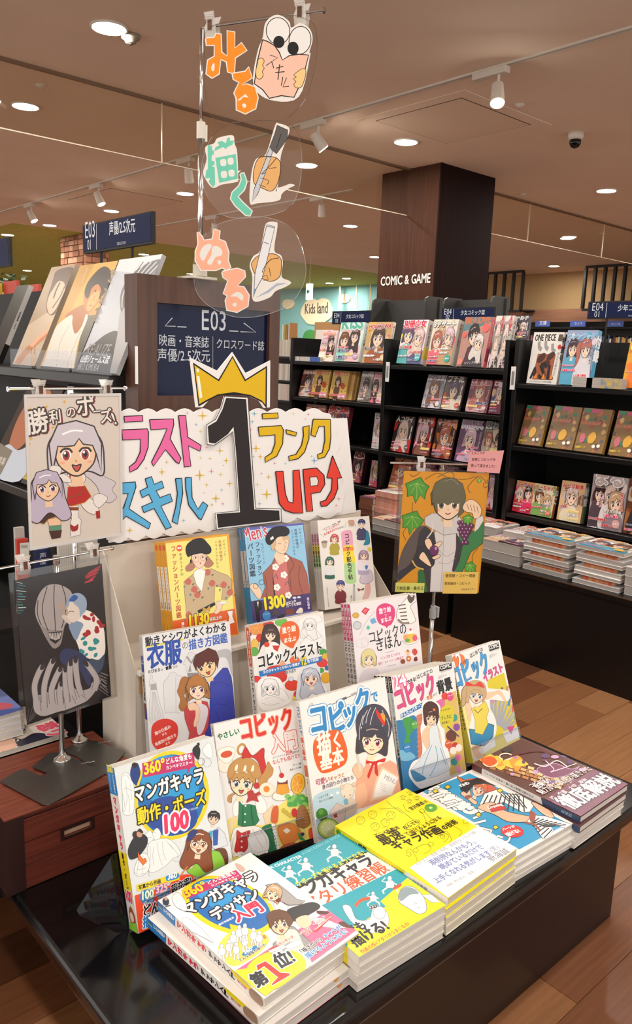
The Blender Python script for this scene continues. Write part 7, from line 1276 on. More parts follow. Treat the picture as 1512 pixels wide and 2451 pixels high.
# --- B5
def a5(d, w, h):
    d.P('#dcc81c', 1090, 480, 1270, 400, 1460, 1060, 1470, 1100, 960, 1400, 800, 1400, 930, 1340, 1180, 1180); d.P('#efe08a', 740, 660, 900, 600, 960, 900, 1000, 1300, 900, 1390, 850, 1100)
    for i in range(14): d.L('#f4ecb0', 7, 760+i*8, 700+i*50, 860+i*6, 650+i*52)
    for i, (c, a) in enumerate((('#c8a05a', -1.75), ('#8a7ac0', -1.6), ('#6a6a70', -1.42), ('#c88a3a', -1.28), ('#e8a060', -1.08), ('#e07ab0', -1.9), ('#3a8ac8', -1.2), ('#d8402a', -.95), ('#c8c8ca', -.8), ('#3a9a80', -.72), ('#e88a30', -.6))):
        x, y = 1180, 1080; l0, l1 = 120, 560-30*abs(i-3); d.L('#a8a8ae', 26, x+l0*math.cos(a)*.9, y+l0*math.sin(a), x+l1*math.cos(a)*.62+i*10, y+l1*math.sin(a)); d.L(c, 26, x+(l1-120)*math.cos(a)*.62+i*10, y+(l1-120)*math.sin(a), x+l1*math.cos(a)*.62+i*10, y+l1*math.sin(a))
    d.B('#e87a30', 720, 240, 800, 200, 850, 240, 850, 330, 780, 370, 730, 340); d.T('#ffffff', '1', 738, 385, 775, 368, 1.2, .03, [('#d85a20', .06)]); d.T('#ffffff', '2', 782, 368, 838, 345, 1.4, .03, [('#d85a20', .06)]); d.T(K, 'スタート!', 830, 310, 900, 270, 1.2, .04); d.T(K, 'はじめての', 912, 245, 1050, 165, 1.2, .02); d.P('#16110f', 1103, 112, 1208, 78, 1220, 140, 1115, 172); d.T('#f0ece8', 'COPIC', 1115, 155, 1212, 125, 1.1, .04)
    d.T('#3a9ad8', 'コピック', 745, 570, 1130, 370, 1.75, .06, [('#1a3a5a', .02)]); d.T('#d84a90', 'イラスト', 1060, 500, 1268, 370, 1.25, .06, [('#6a1a3a', .02)]); d.T('#8a9098', 'ばびりぃ', 1115, 245, 1195, 210, 1.2); d.T(K, '公式ガイドブック', 1120, 180, 1215, 155, 1)
    d.B('#f4efe8', 850, 560, 900, 480, 1000, 470, 1080, 560, 1300, 590, 1310, 700, 1100, 700, 1180, 900, 1180, 1060, 1100, 1160, 1060, 1260, 960, 1340, 920, 1200, 880, 1100, 900, 980, 920, 880, 860, 760)
    d.B('#f4cba6', 930, 1180, 1000, 1100, 1060, 1150, 1000, 1220, 1060, 1300, 1000, 1320, 950, 1280); d.B('#f4cba6', 1070, 620, 1160, 600, 1230, 590, 1290, 690, 1270, 700, 1200, 630, 1090, 690); d.B('#f4cba6', 860, 740, 900, 700, 930, 800, 900, 920, 880, 860)
    d.PO('#2f8ab8', 900, 1000, 960, 1010, 1100, 940, 1160, 960, 1150, 1080, 1060, 1180, 920, 1160, o='#1a5a4a', ow=9); d.PO('#e8d44a', 920, 780, 1000, 760, 1070, 700, 1110, 800, 1080, 880, 1100, 940, 1040, 1060, 960, 1040, 960, 900, o='#8a7a1a', ow=4); d.L('#6a3a5a', 8, 950, 790, 990, 830, 1040, 780)
    face(d, 980, 640, 150, .15, '#f8dcc0', '#c8a878', '#3a6ab0', 'pony', 'open'); d.B('#c8a878', 870, 620, 880, 520, 960, 480, 1060, 520, 1080, 640, 1040, 720, 1040, 640, 990, 580, 920, 600, 890, 720, 860, 700, o='#8a6a40', ow=3); d.B('#d83a2a', 860, 540, 880, 495, 950, 530, 1010, 495, 1060, 560, 980, 545)
    d.P('#f0ece6', 1250, 1040, 1420, 970, 1440, 1080, 1300, 1150); d.P('#d84a90', 1300, 980, 1380, 960, 1345, 1060)
def s5(d): d.P('#dfe0d8', 0, 0, 100, 0, 100, 100, 0, 100); d.P('#e8d44a', 0, 28, 100, 28, 100, 100, 0, 100); d.VT(K, 'はじめてのコピックイラスト', 50, 20, 50, 70, .8, .04)
manual(pose(1.439, 1.006, -.93, -.037, .354, .9645, .182, .257), .010, 'yellow illustration manual with a jumping girl and marker pens, rightmost of the front row', CB4, '#eeece8', a5, s5, copies=['copy directly behind the yellow marker pen manual'])
# --- C1 clothes
def a6(d, w, h):
    d.T('#1c1c20', '動きとシワがよくわかる', 150, 358, 1205, 150, 1.25, .035); d.P('#d8d02a', 150, 368, 640, 262, 642, 282, 152, 384); d.T('#2a4fa8', '衣服', 175, 630, 625, 545, 1.45, .04); d.T('#5a5a60', 'の', 622, 400, 710, 380, 1.2); d.T('#3a62b8', '描き方図鑑', 712, 400, 1215, 300, 1.3, .03); d.T(K, 'らびまる', 182, 715, 345, 680, 1.2, .03); d.T('#777', '著', 350, 680, 378, 672, 1); d.T(K, '雲雲', 412, 668, 492, 645, 1.15, .04); d.T('#777', '監修', 508, 645, 570, 630, 1.1)
    for p in ((215, 740, 240, 740, 240, 800, 290, 840, 300, 930, 340, 1100, 385, 1290, 320, 1330, 210, 1340, 200, 1100, 220, 930, 200, 860), (480, 700, 540, 700, 560, 740, 620, 780, 600, 1190, 540, 1220, 440, 1220, 400, 1190, 385, 850, 430, 780), (700, 460, 740, 440, 800, 470, 820, 560, 800, 600, 830, 700, 690, 700, 670, 600, 640, 590)): d.B('#dcdcdc', *p, o='#8a8a8c', ow=3)
    d.P('#a8a8a8', 215, 850, 285, 840, 298, 925, 220, 930); [d.L('#a0a0a2', 3, 240+i*6, 950, 220+i*24, 1330) for i in range(7)]; d.P('#9a9a9c', 670, 500, 700, 490, 740, 560, 780, 480, 820, 510, 740, 590); d.P('#9a9a9c', 700, 690, 730, 590, 745, 690); d.P('#8a8a8c', 690, 705, 840, 700, 850, 760, 700, 780); d.L('#8a8a8c', 3, 540, 760, 545, 1210); d.B('#b8b8ba', 1080, 420, 1250, 420, 1290, 720, 1260, 720, 1200, 520, 1090, 500)
    d.PO('#3a44a8', 985, 830, 1060, 740, 1150, 640, 1210, 640, 1260, 760, 1280, 900, 1310, 1280, 1200, 1600, 880, 1700, 900, 1500, 980, 1200, o='#1f2560', ow=4); [d.L('#252c78', 6, *p, curve=True) for p in ((1000, 860, 1100, 820, 1250, 880), (1080, 1100, 1180, 1120, 1200, 1080), (1060, 1200, 1100, 1300, 1070, 1400), (990, 860, 985, 1100))]
    face(d, 930, 610, 250, -.3, '#f0cf98', '#5a2c24', '#8a6a3a', 'short', 'open', turn=-.6); d.PO('#5c2a24', 815, 500, 900, 420, 960, 380, 1060, 420, 1100, 520, 1080, 650, 1050, 560, 1000, 560, 930, 560, 880, 600, 850, 650, 815, 600, o='#38181a', ow=4)
    d.PO('#c84a50', 650, 1180, 720, 1100, 860, 1060, 950, 1080, 980, 1200, 960, 1400, 880, 1560, 690, 1640, 720, 1480, 660, 1300, o='#7a2a30', ow=4); d.B('#e4dce4', 800, 1130, 900, 1110, 960, 1200, 900, 1440, 830, 1500, 800, 1300); d.B('#f4d2b4', 700, 1120, 780, 1090, 850, 1170, 840, 1300, 800, 1400, 770, 1370, 800, 1200, 720, 1190, o='#b0785a', ow=3)
    d.B('#a8703c', 600, 800, 650, 750, 720, 790, 700, 900, 650, 1000, 700, 1080, 640, 1200, 580, 1150, 600, 1050, 560, 950, 580, 880, o='#6a4020', ow=3); face(d, 820, 910, 230, -.12, '#f8dcc2', '#b07a40', '#6a4a5a', 'bob', 'smile'); d.B('#b5783c', 690, 960, 700, 820, 780, 730, 880, 750, 930, 860, 920, 980, 890, 880, 840, 870, 760, 870, 720, 900, o='#6a4020', ow=3)
    d.B('#d83a30', 225, 1500, 240, 1380, 330, 1310, 450, 1300, 550, 1360, 570, 1470, 540, 1580, 440, 1660, 320, 1700, 240, 1620); [d.T('#f6e8e4', *x, 1.15, .03) for x in (('服の仕組み', 275, 1510, 480, 1410), ('から', 365, 1520, 430, 1495), ('角度別の描き方', 275, 1650, 550, 1520), ('まで', 410, 1640, 470, 1612))]
def s6(d): d.P('#d8d4d0', 0, 0, 100, 0, 100, 100, 0, 100); d.VT('#444', '動きとシワがよくわかる', 30, 2, 30, 14, .9, .02); d.VT('#2a4fa8', '衣服', 55, 14, 55, 27, .8, .05); d.VT('#333', 'の描き方図鑑', 55, 28, 55, 48, .8, .03); d.P('#8a5a4a', 10, 50, 92, 50, 92, 62, 10, 62); d.P('#3a44a8', 50, 54, 92, 52, 92, 62, 50, 62); d.VT('#6a9aa8', '服の仕組みから角度別の描き方', 55, 64, 55, 95, .8)
manual(pose(.692, 1.201, -.776, -.145, .159, .993, .182, .257), .0145, 'clothes drawing manual with a couple in blue and red, left on the lower riser step', CC1, '#e0e1e3', a6, s6, cover='#d6d2ce')
# --- C2 colouring manual
def a7(d, w, h):
    r = random.Random(2)
    for x, y, a, b, c in ((110, 280, 70, 55, '#e09040'), (60, 330, 12, 16, '#5a2a5a'), (140, 360, 30, 34, '#c82a20'), (100, 410, 30, 45, '#e0b84a'), (95, 470, 36, 36, '#5aa840'), (310, 230, 50, 36, '#6ab848'), (210, 250, 44, 28, '#c8302a'), (640, 470, 40, 24, '#3a9a40'), (660, 510, 20, 30, '#d8b030'), (640, 560, 44, 34, '#d8302a'), (680, 600, 20, 20, '#3a68a8'), (670, 680, 40, 44, '#e0a82a'), (400, 740, 60, 44, '#d8402a'), (420, 540, 40, 34, '#e06a30'), (310, 600, 40, 60, '#e8a07a'), (110, 690, 40, 26, '#d82a2a'), (630, 620, 26, 20, '#4aa04a'), (390, 690, 20, 18, '#c8d8e8'), (440, 820, 30, 40, '#d83a4a'), (560, 760, 40, 34, '#e8883a')): d.E(c, x, y, a, b, o='#7a3a2a', ow=2)
    [d.L('#f0b870', 3, 110, 280, 110+66*math.cos(i), 280+50*math.sin(i)) for i in range(6)]
    d.B('#3c2a28', 160, 300, 190, 250, 260, 255, 300, 340, 290, 480, 240, 460, 220, 400, 160, 420, 130, 480); d.B('#f2ece8', 190, 420, 250, 390, 310, 440, 300, 560, 200, 560, 190, 490); d.P('#c8302a', 240, 420, 300, 420, 280, 470, 250, 450); d.B('#c8302a', 200, 600, 330, 590, 350, 700, 220, 720); face(d, 225, 335, 82, .1, '#f8dcc4', '#4a3230', '#5a3a2a', 'short', 'smile'); d.E('#d83a2a', 195, 412, 22)
    d.B('#efedeb', 450, 250, 500, 190, 600, 180, 660, 230, 665, 400, 600, 440, 480, 430); face(d, 540, 255, 78, .1, '#f4f2f0', '#e8e6e4', '#4a4a4c', 'long', 'smile', '#8a8a8c'); [d.L('#9a9a9c', 2, *p, curve=True) for p in ((480, 330, 560, 380, 640, 340), (460, 400, 520, 340, 500, 280), (600, 300, 650, 380, 600, 420), (620, 180, 640, 220, 600, 240))]
    d.B('#e2601c', 300, 300, 330, 240, 400, 225, 450, 270, 455, 350, 420, 410, 405, 440, 360, 425, 310, 380); d.T('#f8efe4', '塗り絵', 318, 322, 430, 298, 1.2, .04); d.T('#f8efe4', 'で', 362, 352, 388, 347, 1); d.T('#f8efe4', 'まなぶ', 330, 400, 432, 378, 1.1, .04)
    d.B('#d8dce4', 430, 800, 460, 640, 540, 570, 620, 600, 620, 700, 700, 790, 600, 800, 560, 820, 440, 860); d.B('#f2eef0', 500, 760, 600, 720, 680, 770, 620, 820, 520, 830); face(d, 545, 680, 112, -.12, '#f9dfca', '#c0c6d4', '#8a5a2a', 'long', 'open', '#5a5a6a')
    d.B('#f2f0ee', 120, 720, 200, 670, 300, 690, 340, 800, 380, 880, 200, 945, 130, 900); face(d, 220, 760, 105, -.05, '#f4f2f0', '#eceae8', '#4a4a4c', 'bob', 'smile', '#8a8a8c'); [d.L('#9a9a9c', 2, *p, curve=True) for p in ((180, 850, 260, 830, 340, 870), (150, 880, 220, 900, 300, 880), (300, 760, 350, 800, 370, 850))]; d.star('#e8d030', 415, 845, 22, k=6, thin=.4)
    d.P('#1f70b8', 130, 628, 635, 505, 640, 545, 140, 672); d.T('#181618', 'コピックイラスト', 120, 600, 645, 470, 1.45, .045, [('#fff', .06)]); d.T('#fff', '女の子キャラとかわいい背景が', 165, 645, 460, 575, 1.1, .02); d.T('#f4e020', '12', 468, 580, 515, 568, 1.5, .05, [(K, .04)]); d.T('#fff', '色で完成!', 518, 560, 612, 538, 1.1, .02); d.T(K, 'まりぽり', 345, 650, 432, 628, 1.15, .04, [('#fff', .07)])
def s7(d): d.P('#e2ddd6', 0, 0, 100, 0, 100, 100, 0, 100); d.B('#d8603a', 20, 4, 50, 2, 82, 4, 82, 30, 50, 32, 20, 30); d.VT('#fff', '塗り絵でまなぶ', 50, 4, 50, 30, .7, .02); d.VT(K, 'コピックイラスト', 50, 34, 50, 72, .8, .03); d.P('#2a78b8', 20, 75, 80, 75, 80, 98, 20, 98)
manual(pose(.903, 1.135, -.782, -.098, .217, .9885, .182, .257), .018, 'colouring manual with an orange bubble and two girls, middle of the lower riser step', CC2, '#e8e3de', a7, s7)
# --- C3
def a8(d, w, h):
    d.E('#d8a83a', 910, 178, 26, 22, 0, o='#8a6a1a', ow=3); d.P('#c8243a', 955, 148, 985, 112, 1022, 128, 990, 175); d.P('#e86a7a', 968, 148, 985, 122, 1008, 132, 988, 160); d.E('#c8ccd0', 922, 258, 32, 32, 0, o='#7a7a80', ow=4); d.P('#6aa8d8', 1022, 215, 1060, 195, 1080, 235, 1040, 248); d.P('#5ac0a0', 992, 278, 1010, 255, 1028, 275, 1010, 298); [d.E('#b8bcc0', 930+i*6+abs(i-10)*1.5, 330-i*9.5, 4) for i in range(20)]
    d.B('#d83a78', 1075, 180, 1085, 110, 1150, 80, 1215, 110, 1225, 180, 1200, 245, 1170, 265, 1160, 280, 1145, 265, 1095, 240); d.T('#f8e8ee', '塗り絵', 1098, 165, 1195, 142, 1.2, .04); d.T('#f8e8ee', 'で', 1140, 195, 1165, 188, 1); d.T('#f8e8ee', 'まなぶ', 1112, 240, 1200, 215, 1.15, .04)
    d.B('#efeae4', 1330, 30, 1380, 15, 1395, 60, 1370, 80, 1350, 110, 1370, 160, 1390, 220, 1340, 245, 1270, 240, 1240, 200, 1245, 130, 1290, 70, o='#5a4a44', ow=3); d.B('#5a463e', 1325, 45, 1335, 10, 1360, 30, 1380, 10, 1380, 50, 1350, 80); [d.L('#5a463e', 9, 1250+i*6, 100+i*28, 1310+i*4, 90+i*30) for i in range(6)]; d.L('#8a7a70', 16, 1250, 210, 1290, 240, 1340, 235, curve=True)
    d.T('#1c1a1c', 'コピックの', 1015, 400, 1325, 315, 1.35, .01); d.T('#1c1a1c', 'きほん', 1070, 465, 1282, 415, 1.35, .01); d.T('#d04a78', 'リンゴひとつから', 1110, 535, 1270, 492, 1.1, .01); d.T('#d04a78', '宝石・スイーツ・人物まで', 1090, 578, 1295, 522, 1.1, .01); d.L('#444', 2, 1148, 478, 1215, 462); d.L('#444', 2, 1165, 588, 1228, 572)
    d.B('#f2efe8', 1285, 380, 1340, 400, 1415, 360, 1400, 390, 1350, 410, 1310, 405, o='#8a8a90', ow=3); d.B('#e8c040', 1295, 345, 1350, 325, 1400, 335, 1385, 385, 1320, 395); d.E('#e89a6a', 1310, 355, 18, 24); d.E('#5aa84a', 1325, 378, 20, 14); d.E('#d85a7a', 1385, 360, 20, 26); d.B('#f8f4ee', 1330, 325, 1350, 290, 1370, 320); d.E('#c8303a', 1350, 292, 9)
    d.B('#c8443a', 1365, 455, 1385, 445, 1400, 455, 1405, 480, 1385, 500, 1365, 480); d.P('#e8c090', 1305, 465, 1330, 450, 1350, 480, 1325, 500); d.P('#a85a34', 1318, 458, 1330, 450, 1340, 466, 1328, 474); d.E('#c8703c', 1335, 525, 20, 24); d.E('#f0d0a0', 1335, 525, 9); d.E('#8a4a34', 1288, 548, 20, 20); d.B('#7a2a28', 1378, 520, 1400, 510, 1405, 540, 1380, 545)
    d.E(None, 960, 400, 50, 36, o='#d8d4d2', ow=3); d.E(None, 985, 390, 30, 40, o='#d8d4d2', ow=3); d.B('#d4ccd4', 960, 640, 1000, 610, 1080, 605, 1105, 650, 1100, 720, 940, 740); face(d, 1015, 525, 92, .02, '#f8dcc4', '#d8cc90', '#5a6a7a', 'bob', 'smile'); d.B('#dccf92', 962, 560, 958, 490, 1000, 448, 1050, 460, 1072, 520, 1060, 590, 1048, 520, 1010, 500, 980, 530, 985, 590, 965, 590, o='#a8985a', ow=3)
def s8(d): d.P('#e4dedc', 0, 0, 100, 0, 100, 100, 0, 100); d.B('#d83a78', 15, 3, 50, 1, 88, 3, 88, 29, 50, 31, 15, 29); d.VT('#fff', '塗り絵でまなぶ', 50, 3, 50, 29, .7, .02); d.VT(K, 'コピックのきほん', 50, 32, 50, 68, .8, .03); d.VT('#d04a78', 'リンゴひとつから宝石', 50, 70, 50, 96, .8)
manual(pose(1.136, 1.088, -.769, -.167, .243, 1.004, .182, .257), .012, 'white basics manual with jewels, a tabby cat and a blonde girl, front copy of three', CC2, '#e6e0e2', a8, s8, copies=('second copy behind the white jewels and cat manual', 'third copy behind the white jewels and cat manual'))
# --- D1 fashion (yellow)
def a9(d, w, h):
    d.PO('#e9df7e', 300, 325, 1095, 228, 1215, 1480, 400, 1560, o='#7a4a1c', ow=3); d.P('#e0602a', 392, 1330, 1195, 1170, 1240, 1500, 400, 1600)
    d.T('#fff', '!', 2000, 0, 2001, 0); d.VT('#b8402a', 'ファッションパーツ図鑑', 400, 355, 478, 1295, .95, .02); d.E('#d8502a', 480, 390, 38, 42); d.T('#fff', '新版', 455, 402, 508, 396, 1, .03); d.VT('#4a3a20', 'モダリーナの', 492, 450, 515, 750, 1, .01); d.VT('#7a6a2a', 'デザインの', 1052, 280, 1070, 490, 1); d.VT('#b8502a', '用語や特徴が', 1000, 285, 1025, 560, 1, .01); d.VT('#7a6a2a', 'イラストでわかる', 950, 290, 975, 650, 1)
    H = '#b07a64'; d.B(H, 640, 480, 620, 570, 560, 640, 580, 690, 650, 670, 690, 600, o=K, ow=3); d.B(H, 830, 490, 880, 530, 920, 590, 860, 640, 800, 610, o=K, ow=3)
    d.PO('#c3ab86', 540, 820, 640, 740, 720, 680, 820, 670, 900, 655, 990, 700, 1100, 740, 1160, 800, 1155, 980, 1090, 1060, 1020, 1050, 1040, 900, 940, 880, 930, 1080, 900, 1160, 720, 1200, 700, 1260, 570, 1290, 560, 1100, 545, 950, o=K, ow=4)
    for x, y in ((900, 840), (710, 990), (1050, 860), (590, 820), (1130, 960), (840, 700), (600, 1250), (670, 920)): d.B('#c0685a', x-40, y, x, y-44, x+44, y-10, x+20, y+42, x-26, y+34); d.P('#6a6a50', x+50, y+30, x+90, y+20, x+64, y+56); d.P('#5f7f80', x-60, y+60, x-30, y+56, x-48, y+96)
    d.PO('#f2efe8', 670, 690, 740, 650, 820, 680, 800, 800, 768, 950, 700, 860, 660, 740, o=K, ow=3); d.P('#1c1a1a', 715, 1195, 935, 1085, 945, 1125, 725, 1230); d.B('#c89a40', 780, 1150, 830, 1170, 870, 1130, 870, 1210, 830, 1190, 790, 1225, o=K, ow=2); d.B('#f0cdb4', 950, 1090, 1010, 1070, 1040, 1110, 1010, 1200, 960, 1240, 930, 1220, 960, 1160, o=K, ow=3); d.B('#f4f0ea', 1000, 1080, 1080, 1075, 1090, 1100, 1010, 1110, o=K, ow=2)
    d.P('#f0cdb4', 700, 580, 780, 580, 790, 660, 700, 665); d.B('#f0cdb4', 635, 500, 700, 460, 810, 460, 830, 520, 800, 600, 740, 650, 680, 610, o=K, ow=3); d.E(None, 695, 530, 38, 42, o='#9a6a4a', ow=4); d.E(None, 785, 515, 34, 38, o='#9a6a4a', ow=4); d.E(K, 690, 512, 9, 12); d.E(K, 782, 505, 9, 12); d.B('#b04a40', 742, 578, 752, 572, 758, 590, 746, 596); d.E(K, 628, 560, 12, 26); d.E(K, 828, 530, 9, 24)
    d.B('#171516', 560, 410, 590, 330, 680, 270, 780, 265, 840, 320, 890, 390, 880, 450, 820, 470, 760, 455, 640, 480, 590, 500, o=K, ow=3)
    d.T('#f2d824', '1130', 585, 1400, 870, 1355, 1.2, .05, [(K, .04)]); d.T('#f6ece4', '点以上の', 870, 1330, 1030, 1295, 1.1, .05, [(K, .04)]); d.PO('#eeeae6', 1095, 1205, 1170, 1195, 1165, 1270, 1195, 1350, 1110, 1375, 1120, 1280, o=K, ow=3); d.VT('#f6ece4', '溝口', 520, 1345, 530, 1440, 1, .03)
def s9(d): d.P('#e8a428', 0, 0, 100, 0, 100, 100, 0, 100); d.E('#d85a2a', 60, 5, 36, 3); d.P('#ece6dc', 20, 23, 92, 23, 92, 64, 20, 64); d.VT('#4a3a3a', 'ファッションパーツ図鑑', 56, 24, 56, 63, .7, .01); d.VT('#6a4a18', 'モダリーナの', 50, 9, 50, 22, .7); d.VT('#6a4a18', 'デザインの用語がわかる溝口', 50, 67, 50, 97, .7)
manual(pose(.78, 1.258, -.572, -.039, .2, 1., .148, .21), .0145, 'yellow fashion parts manual, girl in black beret, front copy on the top step', CD1, '#eaa62a', a9, s9, cover='#e0a030', copies=('second copy behind the yellow fashion parts manual, orange spine showing', 'third copy behind the yellow fashion parts manual, leftmost orange spine'))
# --- D2
def a10(d, w, h):
    d.PO('#8fc3e0', 105, 215, 688, 155, 770, 850, 165, 930, o='#e8f0f6', ow=3); d.P('#45336e', 160, 920, 765, 838, 790, 1010, 180, 1130)
    d.T('#c83a50', "Men's", 95, 330, 345, 265, 1.6, .02, [('#fff', .035)]); d.VT('#26304a', 'パーツ図鑑', 160, 335, 190, 675, 1, .02); d.VT('#26304a', 'ファッション', 232, 320, 262, 665, 1, .02); d.VT('#3a68a0', 'モダリーナの', 280, 330, 305, 550, 1); d.VT('#26406a', 'デザインの', 655, 185, 678, 345, 1); d.VT('#26406a', '用語や特徴が', 615, 190, 640, 390, 1, .01); d.VT('#26406a', 'イラストでわかる', 580, 195, 608, 460, 1)
    S = '#f0cdae'
    d.PO('#a25a4a', 285, 640, 380, 540, 420, 450, 500, 420, 560, 470, 680, 520, 730, 640, 765, 838, 640, 860, 500, 870, 330, 895, 270, 890, 310, 780, o=K, ow=3); d.PO('#c8706c', 400, 560, 410, 480, 500, 440, 530, 520, 560, 870, 420, 890, 385, 700, o=K, ow=2); d.P('#1c1a1e', 385, 640, 405, 760, 415, 890, 400, 890)
    for x, y in ((415, 575), (500, 655), (430, 780), (515, 490), (545, 860)): [d.E('#f4efe8', x+20*math.cos(i*1.25), y+20*math.sin(i*1.25), 16) for i in range(5)]; d.E('#c8a050', x, y, 7)
    d.L('#4a3a44', 5, 395, 690, 420, 650, 440, 700, curve=True); d.L('#4a3a44', 5, 510, 760, 540, 720, 555, 780, curve=True); [d.L(K, 3, *p, curve=True) for p in ((560, 480, 600, 560, 560, 640, 580, 860), (660, 560, 650, 700, 690, 840), (310, 660, 330, 780, 320, 880))]
    d.P(S, 430, 400, 500, 400, 510, 520, 450, 560, 400, 470); d.B(S, 385, 340, 400, 290, 480, 260, 540, 290, 548, 350, 525, 420, 480, 445, 420, 410, o=K, ow=3); d.B('#d0b08a', 365, 330, 400, 290, 420, 330, 400, 400, 380, 410, o=K, ow=2); d.B('#d0b08a', 480, 265, 540, 265, 558, 310, 520, 300, 500, 320); d.L(K, 4, 440, 345, 455, 338, 472, 345); d.L(K, 4, 505, 335, 520, 330, 532, 336); d.L(K, 3, 500, 350, 515, 378, 500, 385); d.L('#a04a40', 3, 485, 405, 515, 402)
    d.B('#18161a', 315, 290, 340, 230, 390, 180, 480, 165, 540, 185, 555, 230, 520, 265, 440, 275, 370, 350, 330, 340, o=K, ow=3); d.PO('#eae6e0', 360, 285, 390, 262, 400, 290, 368, 310, o=K, ow=2)
    d.B(S, 155, 770, 200, 740, 260, 790, 280, 850, 250, 900, 190, 830, o=K, ow=3); d.E(None, 215, 768, 26, 26, o=K, ow=4); d.E(None, 275, 730, 26, 26, o=K, ow=4)
    d.T('#f2e024', '1300', 290, 1010, 520, 970, 1.35, .05, [(K, .03)]); d.T('#f0ecf0', '点以上の', 520, 960, 625, 925, 1.1, .04); d.T('#f0ecf0', 'パーツを解説', 525, 985, 675, 950, 1.2, .03); d.VT('#f0ecf0', '溝口康彦', 738, 880, 752, 1000, 1, .02); d.E('#3a8cc8', 325, 1065, 42, 46); d.T('#fff', 'キャラクター', 292, 1060, 358, 1048, 1); d.B('#1c1a1e', 205, 925, 270, 925, 280, 1000, 255, 1020, 260, 1130, 235, 1140, 215, 1020); d.P('#eae6e0', 228, 925, 245, 925, 240, 985); d.P('#7a3a2c', 512, 1005, 600, 990, 606, 1045, 520, 1062); d.B('#4a4638', 380, 1060, 400, 1020, 440, 1020, 445, 1050); d.B('#e8e0d4', 620, 1035, 660, 985, 690, 1000, 680, 1040); d.B('#16141a', 430, 1080, 500, 1045, 505, 1075, 460, 1100); d.E('#d8e0e8', 605, 885, 20, 11); d.E('#d8e0e8', 650, 880, 18, 11)
def s10(d): d.P('#3f9ad0', 0, 0, 100, 0, 100, 100, 0, 100); d.VT('#c83a50', 'メンズ', 60, 1, 60, 12, .7, .03, [('#fff', .05)]); d.P('#ece6dc', 15, 24, 88, 24, 88, 62, 15, 62); d.VT('#3a3a4a', 'ファッションパーツ図鑑', 52, 25, 52, 61, .7, .01); d.VT('#1c3a5a', 'デザインの用語がわかる溝口', 50, 65, 50, 97, .7)
manual(pose(.997, 1.293, -.575, -.205, .27, 1., .148, .21), .0155, 'blue mens fashion parts manual, youth in black beret, front copy, top step', CD2, '#5a62b0', a10, s10, cover='#4a7ac0', copies=('second copy behind the blue fashion parts manual, blue spine showing', ))
# --- D3
def a11(d, w, h):
    for x, y, c in ((1135, 280, '#e0a0b8'), (1140, 340, '#e0a0b8'), (1150, 430, '#ecd42a'), (1160, 520, '#ecd42a'), (1165, 600, '#a8d088'), (1170, 680, '#a8d088')): d.B(c, x-50, y-60, x+40, y-70, x+56, y+10, x+46, y+56, x-40, y+60, x-58, y)
    d.P('#e88a3a', 1090, 380, 1200, 370, 1200, 410, 1095, 420); d.VT('#2c2226', 'コピック配色手帖', 1130, 235, 1172, 705, 1, .03); d.T('#c83a3a', 'テーマに合わせた', 920, 220, 1060, 150, 1.1, .03); d.T('#c83a3a', '色の組み合わせ', 905, 262, 1040, 195, 1.1, .03); d.T(K, 'が分かる!', 1040, 200, 1105, 175, 1.1, .02); d.T(K, 'キャラクター、気持ち、季節', 890, 208, 1070, 122, 1, .02); d.L('#555', 2, 865, 245, 905, 275); d.L('#555', 2, 1112, 185, 1125, 125)
    d.B('#c99a80', 1150, 110, 1200, 108, 1205, 150, 1180, 160, 1155, 150, o='#8a6a5a', ow=3); d.E(None, 1185, 160, 38, 12, -.1, o='#8a8a8a', ow=3); d.B('#8a7a70', 872, 330, 900, 310, 935, 315, 930, 340, 900, 345); d.B('#b8a890', 880, 345, 930, 340, 925, 380, 895, 385)
    def kid(x, y, s, hair, top, bot, st='short'): d.B(bot, x-s*.7, y+s*2.6, x-s*.5, y+s*1.7, x+s*.5, y+s*1.7, x+s*.7, y+s*2.6); d.B(top, x-s*.2, y+s*.65, x+s*.25, y+s*.65, x+s*.75, y+s*1.1, x+s*.7, y+s*2, x-s*.7, y+s*2, x-s*.7, y+s*1.1); face(d, x, y, s, .05, hair=hair, style=st)
    kid(1280, 140, 62, '#243c70', '#4a4a6a', '#4a4a6a'); d.B('#2f86a0', 1330, 210, 1355, 240, 1362, 340, 1300, 355, 1320, 300); kid(1008, 290, 62, '#c8444a', '#a89a2c', '#a89a2c', 'bob'); kid(960, 520, 66, '#1f6a50', '#dcdcdc', '#1f5a4a', 'bob'); kid(1068, 760, 70, '#3a3a8a', '#7a2a34', '#7a2a34')
    d.B('#d8a8a0', 1320, 760, 1360, 740, 1370, 820, 1340, 900, 1290, 900, 1310, 840); d.B('#c8bcc8', 1262, 720, 1300, 620, 1370, 610, 1395, 700, 1330, 745, o='#7a6a8a', ow=3); kid(1300, 460, 72, '#a88aa8', '#e4dce4', '#a8a0b8', 'bob'); d.P('#3a78b0', 1310, 560, 1345, 560, 1335, 600, 1320, 600); d.B('#d8c83a', 1340, 390, 1360, 380, 1380, 400, 1360, 425); d.B('#7a3a24', 1240, 790, 1270, 800, 1304, 785, 1296, 810, 1270, 806, 1250, 820)
    d.L('#b0b4b8', 16, 1205, 770, 1206, 920); d.L('#3a5a4a', 8, 1204, 745, 1205, 775); d.L('#d8d0cc', 14, 1178, 890, 1178, 930); d.L('#c83a3a', 8, 1176, 862, 1177, 888); d.VT('#555', '監修日本カラーデザイン研究所', 932, 780, 950, 980, 1)
